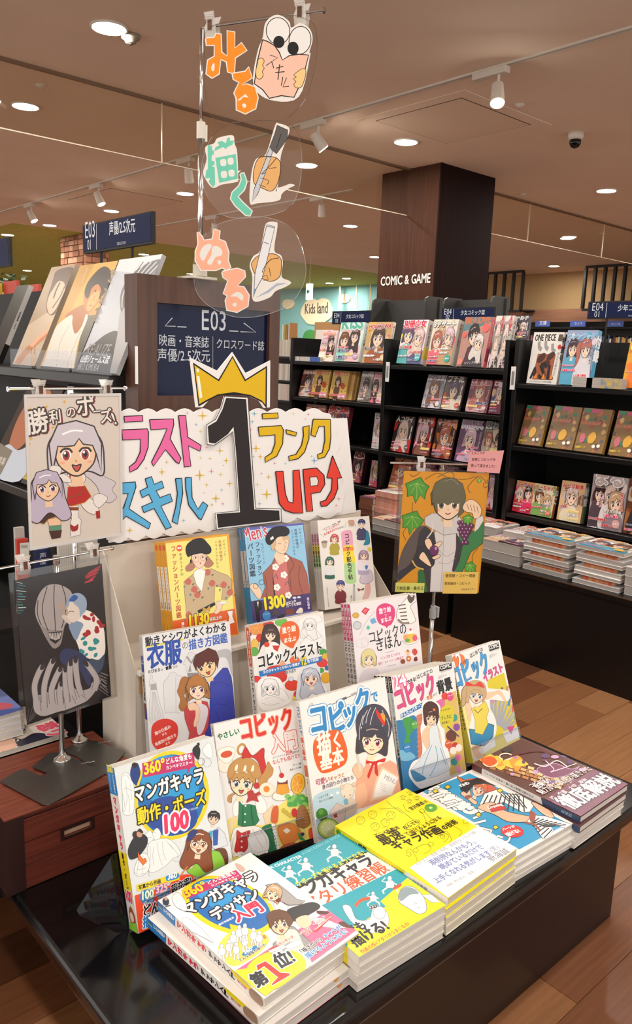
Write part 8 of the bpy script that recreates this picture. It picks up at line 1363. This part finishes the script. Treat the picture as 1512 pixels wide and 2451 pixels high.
def s11(d): d.P('#e2dcd6', 0, 0, 100, 0, 100, 100, 0, 100); d.B('#e0a0b8', 12, 16, 50, 14, 90, 16, 90, 27, 12, 27); d.B('#ecd42a', 12, 28, 88, 28, 88, 40, 12, 40); d.B('#a8d088', 12, 41, 88, 41, 88, 53, 12, 53); d.VT('#2c2226', 'コピック配色手帖', 50, 15, 50, 52, .8, .04); d.VT('#666', '監修日本カラーデザイン', 50, 57, 50, 80, .7)
manual(pose(1.202, 1.286, -.581, -.179, .235, 1., .148, .21), .0105, 'white colour scheme manual with small figures, front copy at the right of the top step', CD2, '#e6e0da', a11, s11, copies=('second copy behind the white colour scheme manual', 'third copy behind the white colour scheme manual'))
# ---------------- flat stacks at the front of the table ----------------
C3q, C4q, C5q, C6q = (360, 2020, 520/1512), (640, 1960, 460/1512), (800, 1820, 460/1512), (1000, 1700, 512/1512)
def flatM(bl, br, tl, z, w=None, h=None):
    B, R_, T_ = (Vector(onz(*p, z)) for p in (bl, br, tl)); e1 = (R_-B).normalized(); e2 = Vector((-e1[1], e1[0], 0)); return basis(B, e1, e2, (0, 0, 1)), (w or (R_-B).length), (h or (T_-B).length)
def stack(P, t, n, label, crop, bg, draw, sp, shifts, names, cover='#e4ded6', pg=pages, thick=None):
    M, w, h = P
    def fr(b):
        d = D(cropmap(M, *crop), 6e-6); m = d.M; d.clip = (np.zeros(2), np.array([w, h])); d.M = unitmap(w, h); d.P(bg, 0, 0, 100, 0, 100, 100, 0, 100); d.M = m; draw(d, w, h); d.build('cover_print', b)
    b = book('drawing_manual', label, 'book', M, w, h, t, cover, fr, 'L', spine_mesh(sp) if sp else None, pg)
    for k in range(n-1):
        dx, dy, r = shifts[k]; copy_tree(b, M @ Matrix.Translation((dx, dy, -(t+.0006)*(k+1))) @ Matrix.Rotation(r, 4, 'Z'), names[k], skip=('cover_print',))
    return b
def a12(d, w, h):
    for i in range(9): d.L('#d8dcdc', 1.5, 60+i*70, 420-i*38, 760+i*80, 1060-i*55)
    d.E('#ecd61c', 545, 430, 340, 185, .35, n=40); d.E('#1c6cb8', 550, 425, 300, 160, .35, n=40); d.E('#2f9ad8', 520, 370, 220, 100, .35, n=30)
    d.P('#c82a68', 232, 335, 595, 182, 625, 215, 640, 225, 610, 270, 600, 235, 255, 385); d.T('#f0e020', '360°', 248, 375, 412, 305, 1.25, .04); d.T('#fff', 'どんな角度も', 400, 285, 600, 205, 1.1, .03); d.T('#fff', 'カンペキマスター!', 425, 300, 618, 225, 1.0, .03)
    O = [(K, .105)]; d.T('#f6f4f0', 'マンガキャラ', 255, 500, 770, 230, 1.25, .05, O); d.T('#f6f4f0', 'デッサン', 450, 535, 775, 355, 1.25, .05, O); d.T('#d82a50', '入門', 600, 545, 795, 455, 1.2, .05, [('#fff', .09)]); d.T('#fff', '藤井英俊監修', 480, 570, 585, 515, 1, .02)
    d.P('#ecd61c', 550, 558, 620, 575, 565, 622); d.B('#f6df5a', 470, 720, 600, 590, 780, 620, 820, 690, 700, 800, 560, 850); [(d.L('#8a8a80', 17, x+8, y+40, x+2, y+92), d.L('#f4f2ee', 12, x+8, y+40, x+2, y+90), d.L('#8a8a80', 17, x+24, y+40, x+32, y+88), d.L('#f4f2ee', 12, x+24, y+40, x+32, y+86), d.B('#f4f2ee', x-2, y, x+16, y-8, x+36, y, x+40, y+34, x+18, y+52, x-6, y+36, o='#8a8a80', ow=2.5), d.E('#f4f2ee', x+17, y-18, 13, 15, 0, o='#8a8a80', ow=2.5)) for x, y in ((480, 730), (530, 700), (560, 640), (600, 600), (640, 660), (580, 720), (700, 620), (740, 640), (640, 590))]
    d.B('#e88a30', 780, 640, 800, 640, 805, 660, 790, 665); d.B('#2a88c8', 640, 765, 700, 720, 740, 715, 735, 740, 680, 775, 650, 785); d.T('#fff', '360°', 655, 772, 728, 735, 1.1, .04); d.T(K, 'どんな角度も描ける!', 625, 825, 810, 705, 1.1, .03, [('#fff', .06)])
    for p in ((150, 380, 190, 340, 240, 400, 250, 470, 180, 440), (220, 530, 260, 520, 320, 560, 380, 620, 440, 690, 380, 660, 300, 620, 240, 600)): d.B('#f4f2f0', *p, o='#9a9ea0', ow=2.5)
    d.B('#26344a', 85, 390, 110, 375, 130, 400, 120, 430, 90, 425); d.E('#c89a7a', 108, 385, 12); d.L('#3a2a24', 5, 85, 450, 140, 430); d.B('#d8b8a8', 590, 140, 630, 150, 660, 185, 620, 190)
    d.P('#e86a94', 600, 880, 1235, 465, 1450, 590, 800, 1060)
    d.PO('#9a9694', 830, 560, 920, 640, 850, 700, 880, 800, 1080, 830, 1180, 740, 1060, 640, 1000, 580, 920, 570, o='#3a3634', ow=3); d.PO('#a8a4a2', 800, 290, 880, 275, 950, 330, 1020, 390, 1080, 400, 1040, 425, 960, 430, 900, 400, o='#4a4644', ow=3); d.PO('#eeeae6', 850, 420, 900, 400, 960, 440, 940, 500, 880, 480, o='#6a6664', ow=2); d.B('#2e2a2c', 950, 470, 1040, 430, 1130, 410, 1180, 440, 1110, 490, 1000, 540, o='#1a1618', ow=3); d.B('#f2cfae', 1010, 530, 1090, 500, 1120, 560, 1060, 590); d.B('#f4f2f0', 1120, 530, 1200, 520, 1300, 560, 1380, 570, 1340, 590, 1200, 580, o='#6a6664', ow=2); d.B('#5a2a24', 1310, 550, 1400, 540, 1430, 590, 1340, 580); d.B('#5a2a24', 1160, 470, 1240, 475, 1220, 495, 1170, 490)
    face(d, 855, 350, 90, .45, '#f8d8ba', '#cfae84', '#6a8a5a', 'bob', 'open'); d.B('#7a2a28', 870, 395, 900, 380, 905, 405, 880, 410)
    d.B('#ddd8d0', 880, 640, 1000, 600, 1060, 700, 1120, 850, 1000, 880, 900, 760); face(d, 900, 560, 130, -.2, '#f4cfa8', '#6a4228', '#7a5a3a', 'short', 'open'); d.B('#6a4228', 825, 560, 810, 500, 870, 465, 950, 480, 990, 540, 960, 580, 930, 530, 870, 530, 840, 590, o='#3a2416', ow=3)
    d.E('#f0e01a', 870, 880, 215, 130, -.25, o='#d8c010', ow=3, n=30); d.P('#f4e41c', 560, 900, 640, 960, 800, 1065, 870, 1010, 740, 860); d.PO('#f4f0ea', 815, 748, 1030, 668, 1052, 696, 1040, 712, 920, 760, 905, 790, 890, 772, 845, 770, o='#888', ow=2); d.T('#d8502a', 'Amazonランキング', 830, 750, 1000, 655, 1.1, .03); d.T('#444', '売れ筋ランキング書籍総合', 838, 775, 985, 690, 1, .01); d.T('#444', 'デッサン部門', 858, 790, 955, 735, 1.05, .02)
    d.T(K, '第', 735, 1005, 830, 955, 1.25, .06, [('#fff', .06)]); d.PO('#e0301c', 735, 850, 800, 820, 905, 900, 965, 905, 975, 918, 850, 992, 838, 985, 885, 935, 790, 860, 745, 890, o='#fff', ow=5); d.T(K, '位!', 890, 870, 1015, 815, 1.3, .05, [('#fff', .07)])
    d.T('#e0502a', '50万再生', 1045, 640, 1110, 590, 1.05, .03, [('#fff', .07)]); d.T('#e0502a', '突破!', 1090, 645, 1125, 610, 1.05, .03, [('#fff', .07)]); d.P('#d8301c', 1130, 605, 1250, 500, 1262, 515, 1150, 620); d.T('#fff', 'YouTubeで', 1140, 575, 1220, 515, 1.1, .03, [('#d8301c', .06)]); d.T('#fff', 'プロの描き方が見られる!', 1142, 612, 1260, 512, 1., .03); d.T('#2a2a30', '「描きたい!」', 1040, 780, 1210, 665, 1.15, .04, [('#fff', .07)]); d.T('#2a70c8', 'キャラが', 1215, 665, 1335, 590, 1.15, .04, [('#fff', .07)]); d.T('#3a90d0', '描けるようになる!', 1095, 805, 1375, 620, 1.15, .04, [('#fff', .07)])
def s12(d): d.P('#e6e2dc', 0, 0, 100, 0, 100, 100, 0, 100); d.P('#2a78b8', 0, 0, 100, 0, 100, 19, 0, 19); d.VT('#f0e020', '360', 50, .5, 50, 5, 1.4, .04); d.VT('#fff', 'どんな角度も', 68, 6, 68, 18, 1.6, .03); d.VT('#d8304a', 'マンガキャラ', 50, 20, 50, 50, 1.0, .06); d.VT(K, 'デッサン入門', 50, 52, 50, 76, 1.0, .05); d.VT('#d8304a', '豊出版', 50, 78, 50, 86, .9); d.P('#ecd61c', 60, 75, 100, 72, 100, 90, 60, 90); d.B('#9a7a64', 10, 90, 50, 88, 92, 90, 92, 98, 20, 99)
P12 = flatM((631.7, 2391), (858.6, 2233), (374, 2157.6), .355)
bb12 = stack(P12, .0165, 2, 'sketching manual with big red number one, topmost of the nearest stack', C3q, '#f2f2f0', a12, s12, [(-.012, -.004, .035)], ['second sketching manual under the big red number one, turned slightly left'])
for k, (l, c) in enumerate((('white and grey manual under the sketching manuals in the nearest stack', '#d4ceca'), ('lowest manual with orange mark on its page edge in the nearest stack', '#c8a0a0'))):
    M, w, h = P12; b = book('drawing_manual', l, 'book', M @ Matrix.Translation((-.004+.008*k, -.012, -.0352-.0146*k)), w+.004, h, .014, '#ded8d2' if k == 0 else '#cf9a9c', None, 'L'); o = MB().lathe((w*.72, .0008, -.007), [(.006, 0), (.006, .0008)], 14); Mx = Matrix.Translation((w*.68, .0008, -.002)) @ Matrix.Rotation(math.pi/2, 4, 'X'); MB().prism([(0, 0), (.012, 0), (.010, -.004), (.006, -.006), (.002, -.004)][::-1], Mx, .0008).build('orange_tab', mat('orange_tab', '#d8923a', .5), b, local=True)
def a13(d, w, h):
    d.P('#22a4b4', -400, 300, 560, 125, 690, 200, 745, 250, -100, 640); d.T('#e8f4f4', 'MANGA CHARACTER', -80, 435, 275, 300, 1.1, .04); d.T('#8ad0d8', 'ATARI EXERCISE BOOK', 280, 285, 585, 132, 1.1, .02)
    def man(x, y, s, l=-1): d.E('#f2f2f0', x, y, s*.16, s*.18, 0, o='#4a4a50', ow=2.5); d.B('#ecebea', x-s*.22, y+s*.2, x+s*.25, y+s*.18, x+s*.3, y+s*.6, x-s*.2, y+s*.7, o='#4a4a50', ow=2.5); d.L('#ecebea', s*.13, x-s*.1, y+s*.6, x-s*.5, y+s*.9, x-s*.4, y+s*1.1); d.L('#ecebea', s*.13, x+s*.15, y+s*.6, x+s*.5, y+s*.8, x+s*.6, y+s*1.05); d.L('#ecebea', s*.09, x-s*.2, y+s*.3, x-s*.55, y+s*.2, x-s*.3, y-s*.05); d.L('#ecebea', s*.09, x+s*.2, y+s*.3, x+s*.5, y+s*.45)
    man(170, 385, 110); man(300, 325, 115); man(525, 220, 110)
    d.P('#161214', -100, 620, 220, 540, 745, 262, 790, 262, 205, 575, 190, 640); d.T('#f0e840', 'どんなポーズも描けるようになる!', 150, 580, 770, 272, 1.2, .03)
    d.P('#f0ece4', 205, 575, 790, 262, 1020, 395, 380, 720, 250, 700); d.P('#22a4b4', 380, 705, 1005, 400, 1100, 470, 640, 880); d.T('#1c1a1c', 'マンガキャラ', 200, 650, 860, 345, 1.3, .045); d.T('#e8582a', 'アタリ練習帳', 330, 730, 965, 400, 1.2, .02)
    d.P('#f4e41e', 640, 880, 900, 640, 1100, 465, 1405, 680, 1150, 830, 720, 1090, 600, 1020); d.P('#22a4b4', 600, 700, 830, 600, 930, 690, 740, 820)
    d.B('#f0efec', 590, 690, 650, 690, 700, 790, 800, 790, 830, 700, 900, 700, 950, 760, 940, 850, 840, 900, 740, 870, 650, 800, o='#6a6a66', ow=3); d.E('#f2f1ee', 880, 740, 50, 50, 0, o='#6a6a66', ow=3); d.L('#e85a2a', 24, 690, 690, 740, 640, 850, 620, curve=True); d.P('#e85a2a', 830, 590, 866, 625, 836, 650); d.PO('#1c1a1c', 800, 690, 860, 672, 862, 700, 800, 716, o='#fff', ow=2); d.T('#fff', 'アタリ', 806, 710, 858, 690, 1, .04)
    d.B('#f2f2f0', 1030, 600, 1070, 540, 1150, 540, 1230, 620, 1250, 720, 1190, 750, 1100, 700, 1040, 660, o='#5a6a70', ow=4); d.B('#8fa0a6', 1030, 590, 1080, 540, 1150, 550, 1190, 590, 1120, 600, 1050, 650); d.L('#5a6a70', 3, 1150, 660, 1175, 670); d.L('#5a6a70', 3, 1180, 700, 1200, 700); d.PO('#eceef0', 1210, 600, 1300, 590, 1355, 660, 1290, 660, o='#5a6a70', ow=3); man(960, 470, 110); man(830, 590, 90)
    d.B('#e85a3a', 985, 545, 1045, 510, 1050, 530, 1000, 560); d.T('#181618', 'でも', 640, 920, 790, 850, 1.2, .05); d.T('#181618', '描ける!', 690, 1010, 965, 860, 1.3, .05); d.T('#d85a3a', '作画の核=アタリがうまくなる!', 745, 1065, 1125, 830, 1.2, .02)
def s13(d): d.P('#e4e0d8', 0, 0, 100, 0, 100, 100, 0, 100); d.P('#22a4b4', 0, 0, 100, 0, 100, 40, 0, 40); d.P('#ecd61c', 0, 60, 100, 60, 100, 90, 0, 90)
stack(flatM((859, 2291.6), (1067, 2167), (604, 2090), .350), .0145, 3, 'turquoise and yellow pose practice manual, topmost of the second stack', C4q, '#22a4b4', a13, s13, [(.001, -.002, .01), (-.002, -.001, -.008)], ['second manual under the turquoise and yellow one', 'third manual under the turquoise and yellow one'], cover='#d8d2c6')
M13, w13, h13 = flatM((859, 2291.6), (1067, 2167), (604, 2090), .350); book('drawing_manual', 'lowest manual in the stack of the turquoise and yellow manual', 'book', M13 @ Matrix.Translation((0, 0, -.0453)), w13, h13, .0135, '#cfc8c0', None, 'L')
def a14(d, w, h):
    YK = '#2c2a10'
    for x, y in ((205, 470), (300, 425), (445, 430), (320, 520), (400, 490)): d.E(None, x, y, 34, 30, .3, o=YK, ow=2.2); d.L(YK, 2, x-30, y-8, x-10, y-24, x+8, y-14, x+28, y-22, curve=True); d.E(YK, x-10, y+2, 3); d.E(YK, x+12, y, 3); d.L(YK, 2, x-24, y+40, x, y+34, x+26, y+44)
    for x, y in ((600, 260), (540, 295), (650, 300), (590, 325)): d.L(YK, 2.4, x-30, y-4, x, y-16, x+24, y-6, curve=True); d.E(None, x, y+2, 12, 9, o=YK, ow=2); d.L(YK, 2, x-22, y+12, x+18, y+14)
    d.L(YK, 2.5, 355, 385, 500, 375, 620, 470); d.L(YK, 2.5, 410, 320, 450, 360, 540, 420); d.L(YK, 2.5, 540, 345, 560, 395, 600, 410)
    for p in ((670, 400, 700, 430, 730, 500, 800, 560, 860, 600), (700, 395, 740, 440, 800, 500), (830, 600, 880, 560, 920, 620, 900, 650), (560, 720, 600, 700, 650, 780, 640, 800), (640, 690, 720, 660, 760, 700, 700, 740), (810, 610, 850, 570, 900, 600, 860, 650), (940, 520, 1000, 560, 980, 600)): d.L(YK, 2.2, *p, curve=True)
    for x, y in ((690, 400), (1030, 485), (850, 600), (640, 710), (585, 740), (760, 660)): d.E(None, x, y, 20, 16, .3, o=YK, ow=2.2)
    d.T(K, '室井康雄', 605, 395, 712, 340, 1.2, .02); d.T('#555', '著', 716, 338, 740, 325, 1); d.E('#58a83a', 758, 375, 50, 32); d.E('#dfe8a0', 758, 375, 14, 9); d.T('#1f3a10', '描きおろし', 720, 362, 796, 350, .9)
    d.T('#262208', 'アニメ私塾流', 320, 605, 515, 535, 1.1, .02); d.T('#1c1a06', '最速', 380, 670, 560, 600, 1.3, .025); d.E('#f6e616', 610, 510, 68, 30, -.4, o=YK, ow=3); d.T('#1c1a06', 'なんでも', 555, 545, 670, 488, 1.1, .04); d.T('#262208', 'で', 565, 595, 600, 580, 1.1, .01); d.T('#262208', '描けるようになる', 612, 585, 850, 455, 1.15, .02); d.T('#1c1a06', 'キャラ作画', 480, 710, 865, 560, 1.25, .035); d.T('#262208', 'の技術', 865, 550, 975, 490, 1.15, .04)
    # paper band
    d.P('#f0eeec', 590, 845, 1125, 520, 1445, 690, 900, 1100); BLU = '#7c8cc0'
    d.T('#8a90a4', 'ものすごく貴重で有用、実践的なノウハウ集!', 650, 830, 1125, 570, 1.15, .0); d.T(BLU, '添削例なんかもう、', 770, 830, 1140, 640, 1.2, .035); d.T(BLU, '眺めているだけで', 850, 862, 1180, 690, 1.2, .035); d.T(BLU, '上手くなれる気がします', 805, 970, 1240, 735, 1.2, .035); d.T('#7c84a8', '(笑)', 1240, 728, 1298, 690, 1.0, .0); d.T('#8a90a4', '(映画『君の名は。』監督)', 890, 1000, 1105, 880, 1.1); d.L('#b8b4b4', 1.5, 1105, 870, 1200, 820); d.T('#5c6074', '新海誠', 1235, 800, 1385, 722, 1.05, .0)
def s14(d): d.P('#f2e016', 0, 0, 100, 0, 100, 100, 0, 100); d.E('#58a83a', 50, 4, 34, 2.6); d.VT('#2a260a', 'アニメ私塾流', 50, 8, 50, 22, .9, .02); d.VT('#1c1a06', '最速', 50, 23, 50, 31, 1.1, .05); d.VT('#2a260a', 'でなんでも描ける', 50, 32, 50, 46, .9); d.VT('#1c1a06', 'キャラ作画の技術', 50, 47, 50, 64, 1.1, .04); d.P('#efece8', 0, 65, 100, 65, 100, 100, 0, 100); d.VT('#6a70a0', '室井康雄', 50, 72, 50, 84, .9)
stack(flatM((1072, 2150), (1238, 2031), (818, 1969), .357), .0158, 2, 'bright yellow character drawing manual with a white band, topmost of the third stack', C5q, '#f6e616', a14, s14, [(-.006, -.002, .004)], ['second yellow character drawing manual of the third stack'], cover='#efe01c', pg=mat('cream_pages', '#d8d0bc', .8, noise=('#b8b09c', (1, 1, 900), 1)))
M14, w14, h14 = flatM((1072, 2150), (1238, 2031), (818, 1969), .357)
for k, l in enumerate(('third manual of the yellow stack, page edges only', 'lowest manual of the yellow stack, page edges only')): book('drawing_manual', l, 'book', M14 @ Matrix.Translation((-.004+.002*k, -.003, -.0332-.0166*k)), w14, h14, .016, '#e2dcc8', None, 'L', None, MC['cream_pages'])
def a15(d, w, h):
    d.P('#1d9ccf', 20, 568, 362, 445, 1060, 800, 715, 985); W = [('#1c1a1c', .03)]
    d.T('#f4f2ee', 'お', 130, 600, 200, 565, 1.2, .09, W); d.T('#f4f2ee', '絵', 175, 655, 270, 605, 1.2, .09, W); d.T('#f4f2ee', '描', 250, 700, 345, 650, 1.2, .09, W); d.T('#f4f2ee', 'き', 340, 745, 440, 695, 1.2, .09, W); [(d.L('#1c1a1c', 22, *p), d.L('#f4f2ee', 15, *p)) for p in ((70, 600, 150, 570), (110, 625, 185, 600), (185, 660, 260, 640, 290, 665), (200, 690, 290, 660), (390, 765, 440, 745), (400, 800, 480, 780), (430, 830, 520, 850, 505, 880), (560, 890, 600, 900), (600, 940, 640, 925, 655, 890))]
    O = dict(o='#1c1414', ow=4); SK = '#eab896'
    def stripes(n, x0, y0, x1, y1, x2, y2, x3, y3, wd=9):
        for i in range(n):
            t = (i+.5)/n; d.L('#1c1a1e', wd, x0+(x1-x0)*t, y0+(y1-y0)*t, x2+(x3-x2)*t, y2+(y3-y2)*t)
    d.B('#c8502a', 330, 500, 420, 480, 480, 500, 560, 560, 640, 610, 600, 620, 500, 590, 440, 560); d.B('#d8743c', 275, 470, 320, 490, 380, 520, 330, 540, **O)
    d.PO('#f0efec', 470, 590, 560, 560, 600, 590, 720, 600, 830, 660, 790, 720, 740, 725, 600, 650, 560, 690, 440, 730, 420, 700, **O); stripes(9, 480, 600, 760, 610, 420, 700, 770, 720); stripes(6, 570, 590, 700, 590, 640, 650, 780, 700, 7)
    d.B(SK, 420, 690, 520, 650, 580, 690, 640, 720, 760, 745, 820, 760, 780, 790, 640, 790, 540, 740, **O); d.PO('#c83028', 500, 680, 585, 655, 630, 700, 520, 722, **O); d.T('#f4f0ea', 'Drawing', 502, 700, 600, 672, 1.2, .05)
    d.B(SK, 300, 590, 360, 560, 380, 620, 420, 650, 400, 670, 350, 630, **O); d.B(SK, 800, 650, 900, 680, 960, 750, 930, 760, 860, 720, **O); d.B('#8a3a28', 330, 610, 365, 600, 372, 620, 340, 630)
    d.PO('#f0efec', 800, 740, 900, 750, 1090, 810, 1050, 840, 920, 800, 960, 850, 920, 920, 880, 910, 820, 820, 770, 790, **O); stripes(8, 810, 750, 1060, 815, 790, 790, 900, 830, 8); stripes(6, 820, 790, 960, 850, 780, 790, 900, 915, 8); d.B('#9a4a30', 790, 715, 830, 735, 820, 790, 790, 780); d.L('#9a4a30', 14, 760, 800, 820, 810, 860, 850, curve=True)
    face(d, 430, 560, 90, .5, '#f2c8a8', '#c8602a', '#8a3a3a', 'short', 'smile'); d.PO('#18161a', 300, 560, 310, 510, 380, 495, 420, 480, 560, 540, 470, 520, 390, 530, 345, 590, **O); d.T('#fff', 'KIND', 305, 545, 370, 520, 1.1, .05); d.E(None, 440, 568, 30, 26, .3, o='#a8505a', ow=4)
    d.E('#d82a28', 665, 858, 82, 44, .1); d.T('#fff', 'パーツが', 602, 855, 690, 828, 1.1, .04); d.T('#f6d8d8', 'わかれば', 630, 862, 700, 855, .9); d.T('#fff', '描ける!', 635, 895, 725, 860, 1.15, .06); [d.B('#f0d020', x, y, x+20, y-14, x+38, y+2, x+16, y+14, **O) for x, y in ((190, 545), (408, 740), (560, 570), (530, 830), (105, 575))]
def s15(d): d.P('#e6e2de', 0, 0, 100, 0, 100, 100, 0, 100)
M15, w15, h15 = flatM((1237, 2049), (1371, 1971), (1000, 1890), .338, .186, .262); w15 = .215
M15 = flatM((1237, 2049), (1371, 1971), (1000, 1890), .338)[0]; br_ = Vector(onz(1371, 1971, .338)); M15.translation = br_-Vector((M15[0][0], M15[1][0], 0))*w15
tl_ = Vector(onz(1122, 1845.6, .338)); h15 = (tl_-br_).length
stack((M15, w15, h15), .0115, 3, 'blue drawing manual with a striped shirt figure and red badge, topmost of the fourth stack', C6q, '#ece9e4', a15, s15, [(.001, -.004, .006), (.0, -.006, -.01)], ['second manual under the blue striped figure one', 'third manual under the blue striped figure one'], cover='#e0dcd6')
book('drawing_manual', 'lowest manual of the blue stack with small black edge marks', 'book', M15 @ Matrix.Translation((0, -.004, -.0363)), w15, h15, .011, '#dcd8d4', None, 'L')
def a16(d, w, h):
    d.P('#5a2c20', 395, 370, 735, 205, 1000, 320, 1150, 400, 1200, 560, 900, 640); r = random.Random(5)
    for i in range(11):
        for j in range(7): x = 470+i*58+j*6; y = 330+i*17-j*8+abs(j-3)*22-40+j*14; d.PO(r.choice(['#d8a860', '#b8783c', '#e8c88a', '#8a4a28', '#c89050']), x, y, x+46, y+14, x+40, y+34, x-4, y+20, o='#3a1c14', ow=3)
    for i in range(7): d.B('#e8982a' if i % 2 else '#f0c83a', 430+i*42, 350+(i*37) % 60, 480+i*40, 310+(i*37) % 60, 540+i*40, 330+(i*29) % 60, 500+i*40, 380+(i*23) % 60)
    d.E(None, 510, 370, 50, 30, o='#fbf4d0', ow=10); d.E(None, 620, 330, 44, 22, o='#fbf4d0', ow=8); d.B('#e85a1a', 440, 350, 520, 330, 560, 370, 500, 400); d.L('#5a1c14', 14, 600, 350, 720, 310, 860, 290, 980, 330, curve=True)
    for i in range(26): x, y = 720+r.uniform(-60, 520), 340+r.uniform(-60, 260); d.E(r.choice(['#7a5a9a', '#a07ab0', '#c8a0c8', '#5a3a70', '#6a3a5a']), x, min(y, 300+(x-500)*.55+160), r.uniform(10, 30), r.uniform(8, 18))
    d.B('#7a3a5a', 840, 420, 960, 380, 1080, 420, 1140, 400, 1060, 460, 940, 480, o='#d8b8d0', ow=3); d.L('#f4e8f0', 7, 820, 380, 900, 400, 980, 360, 1050, 400, curve=True); d.L('#f4e8f0', 5, 900, 360, 960, 420, 940, 440, 1120, 380, curve=True); d.B('#3a2a26', 590, 290, 640, 260, 670, 270, 650, 300)
    d.P('#7a4058', 880, 640, 1240, 420, 1485, 525, 1150, 755); [d.E('#9a5a78' if i % 2 else '#5a2c40', 950+i*48, 680-i*22, 46, 20) for i in range(10)]
    O = [('#5a2a3a', .05)]; d.T('#f6f0ea', 'コピックで', 808, 550, 925, 480, 1.1, .03, O); d.T('#f6f0ea', '出来る!', 848, 560, 940, 505, 1.2, .04, O); d.T('#f6f0ea', '魅力的な質感の描きかた', 875, 600, 1235, 420, 1.3, .008, [('#5a2a3a', .035)]); d.T('#f4e8ec', '肌、金属、大空、植物……', 960, 640, 1255, 475, 1.15, .01); d.T('#f4e8ec', '無二の質感テクニック、', 1095, 610, 1365, 462, 1.15, .01); d.T('#f8f2ee', '徹底解説!', 1080, 705, 1450, 495, 1.15, .035, [('#3a1c28', .05)])
def s16(d): d.P('#dcd8d4', 0, 0, 100, 0, 100, 100, 0, 100); d.P('#5a2c28', 0, 0, 100, 0, 100, 10, 0, 10); d.VT('#3a3a3e', 'コピックで出来る!魅力的な質感の描きかた', 50, 12, 50, 60, 1.0, .02); d.P('#2f4464', 0, 68, 100, 66, 100, 100, 0, 100); d.VT('#b8c4d8', '玄光社', 50, 84, 50, 93, 1)
P16 = flatM((1389, 1955.6), (1503, 1878), (1135, 1825), .352)
stack(P16, .0135, 2, 'purple and brown texture manual with white lettering, topmost of the right stack', C6q, '#6a3a34', a16, s16, [(-.010, -.006, .012)], ['second purple texture manual with a pale spine in the right stack'], cover='#5a3a3e')
for k, l in enumerate(('third manual of the right stack, grey edges', 'lowest manual of the right stack, grey edges')): book('drawing_manual', l, 'book', P16[0] @ Matrix.Translation((-.012-.008*k, -.004, -.0288-.0148*k)), P16[1]-.004, P16[2], .0142, '#cfcac6', None, 'L')
# ---------------- acrylic book rests in front of the leaning manuals ----------------
def rest(P, lip, label, x0=.02, x1=None, fin=False):
    M, w, h = P; x1 = x1 or w-.02; t = thing('book_rest', label, 'book rest', M=M)
    b = MB().box((x0, -.002, .003), (x1, lip, .0045)).box((x0, -.0032, -.05), (x1, -.002, .0045)); b.build('lip', clear, t, local=True)
    MB().box((x0, lip, .0028), (x1, lip+.0009, .0047)).build('lip_edge', mat('acrylic_edge', '#8d93a0', .15), t, local=True)
    if fin: MB().prism([(0, -.004), (-.02, .0), (-.075, .05), (-.078, .06), (-.01, .12), (0, .12)][::-1], Matrix.Translation((0, 0, -.034)) @ Matrix(), .0015).build('side_fin', glassy('smoke_clear', '#9a9eb0', .03), t, local=True)
rest(P1, .045, 'clear acrylic rest under the pose manual, its fin showing at the left', fin=True)
rest(pose(.777, 1.06, -.932, -.189, .345, .9603, .182, .257), .042, 'clear acrylic rest in front of the green dress manual')
rest(pose(.875, .93, -.863, -.073, .281, 1.0394, .21, .257), .045, 'clear acrylic rest in front of the grey haired girl manual', .0, .10)
rest(pose(1.212, 1.019, -.932, -.159, .277, .9625, .182, .257), .045, 'clear acrylic rest in front of the white dress manual')
rest(pose(1.439, 1.006, -.93, -.037, .354, .9645, .182, .257), .035, 'clear acrylic rest in front of the jumping girl manual', 0, .178)
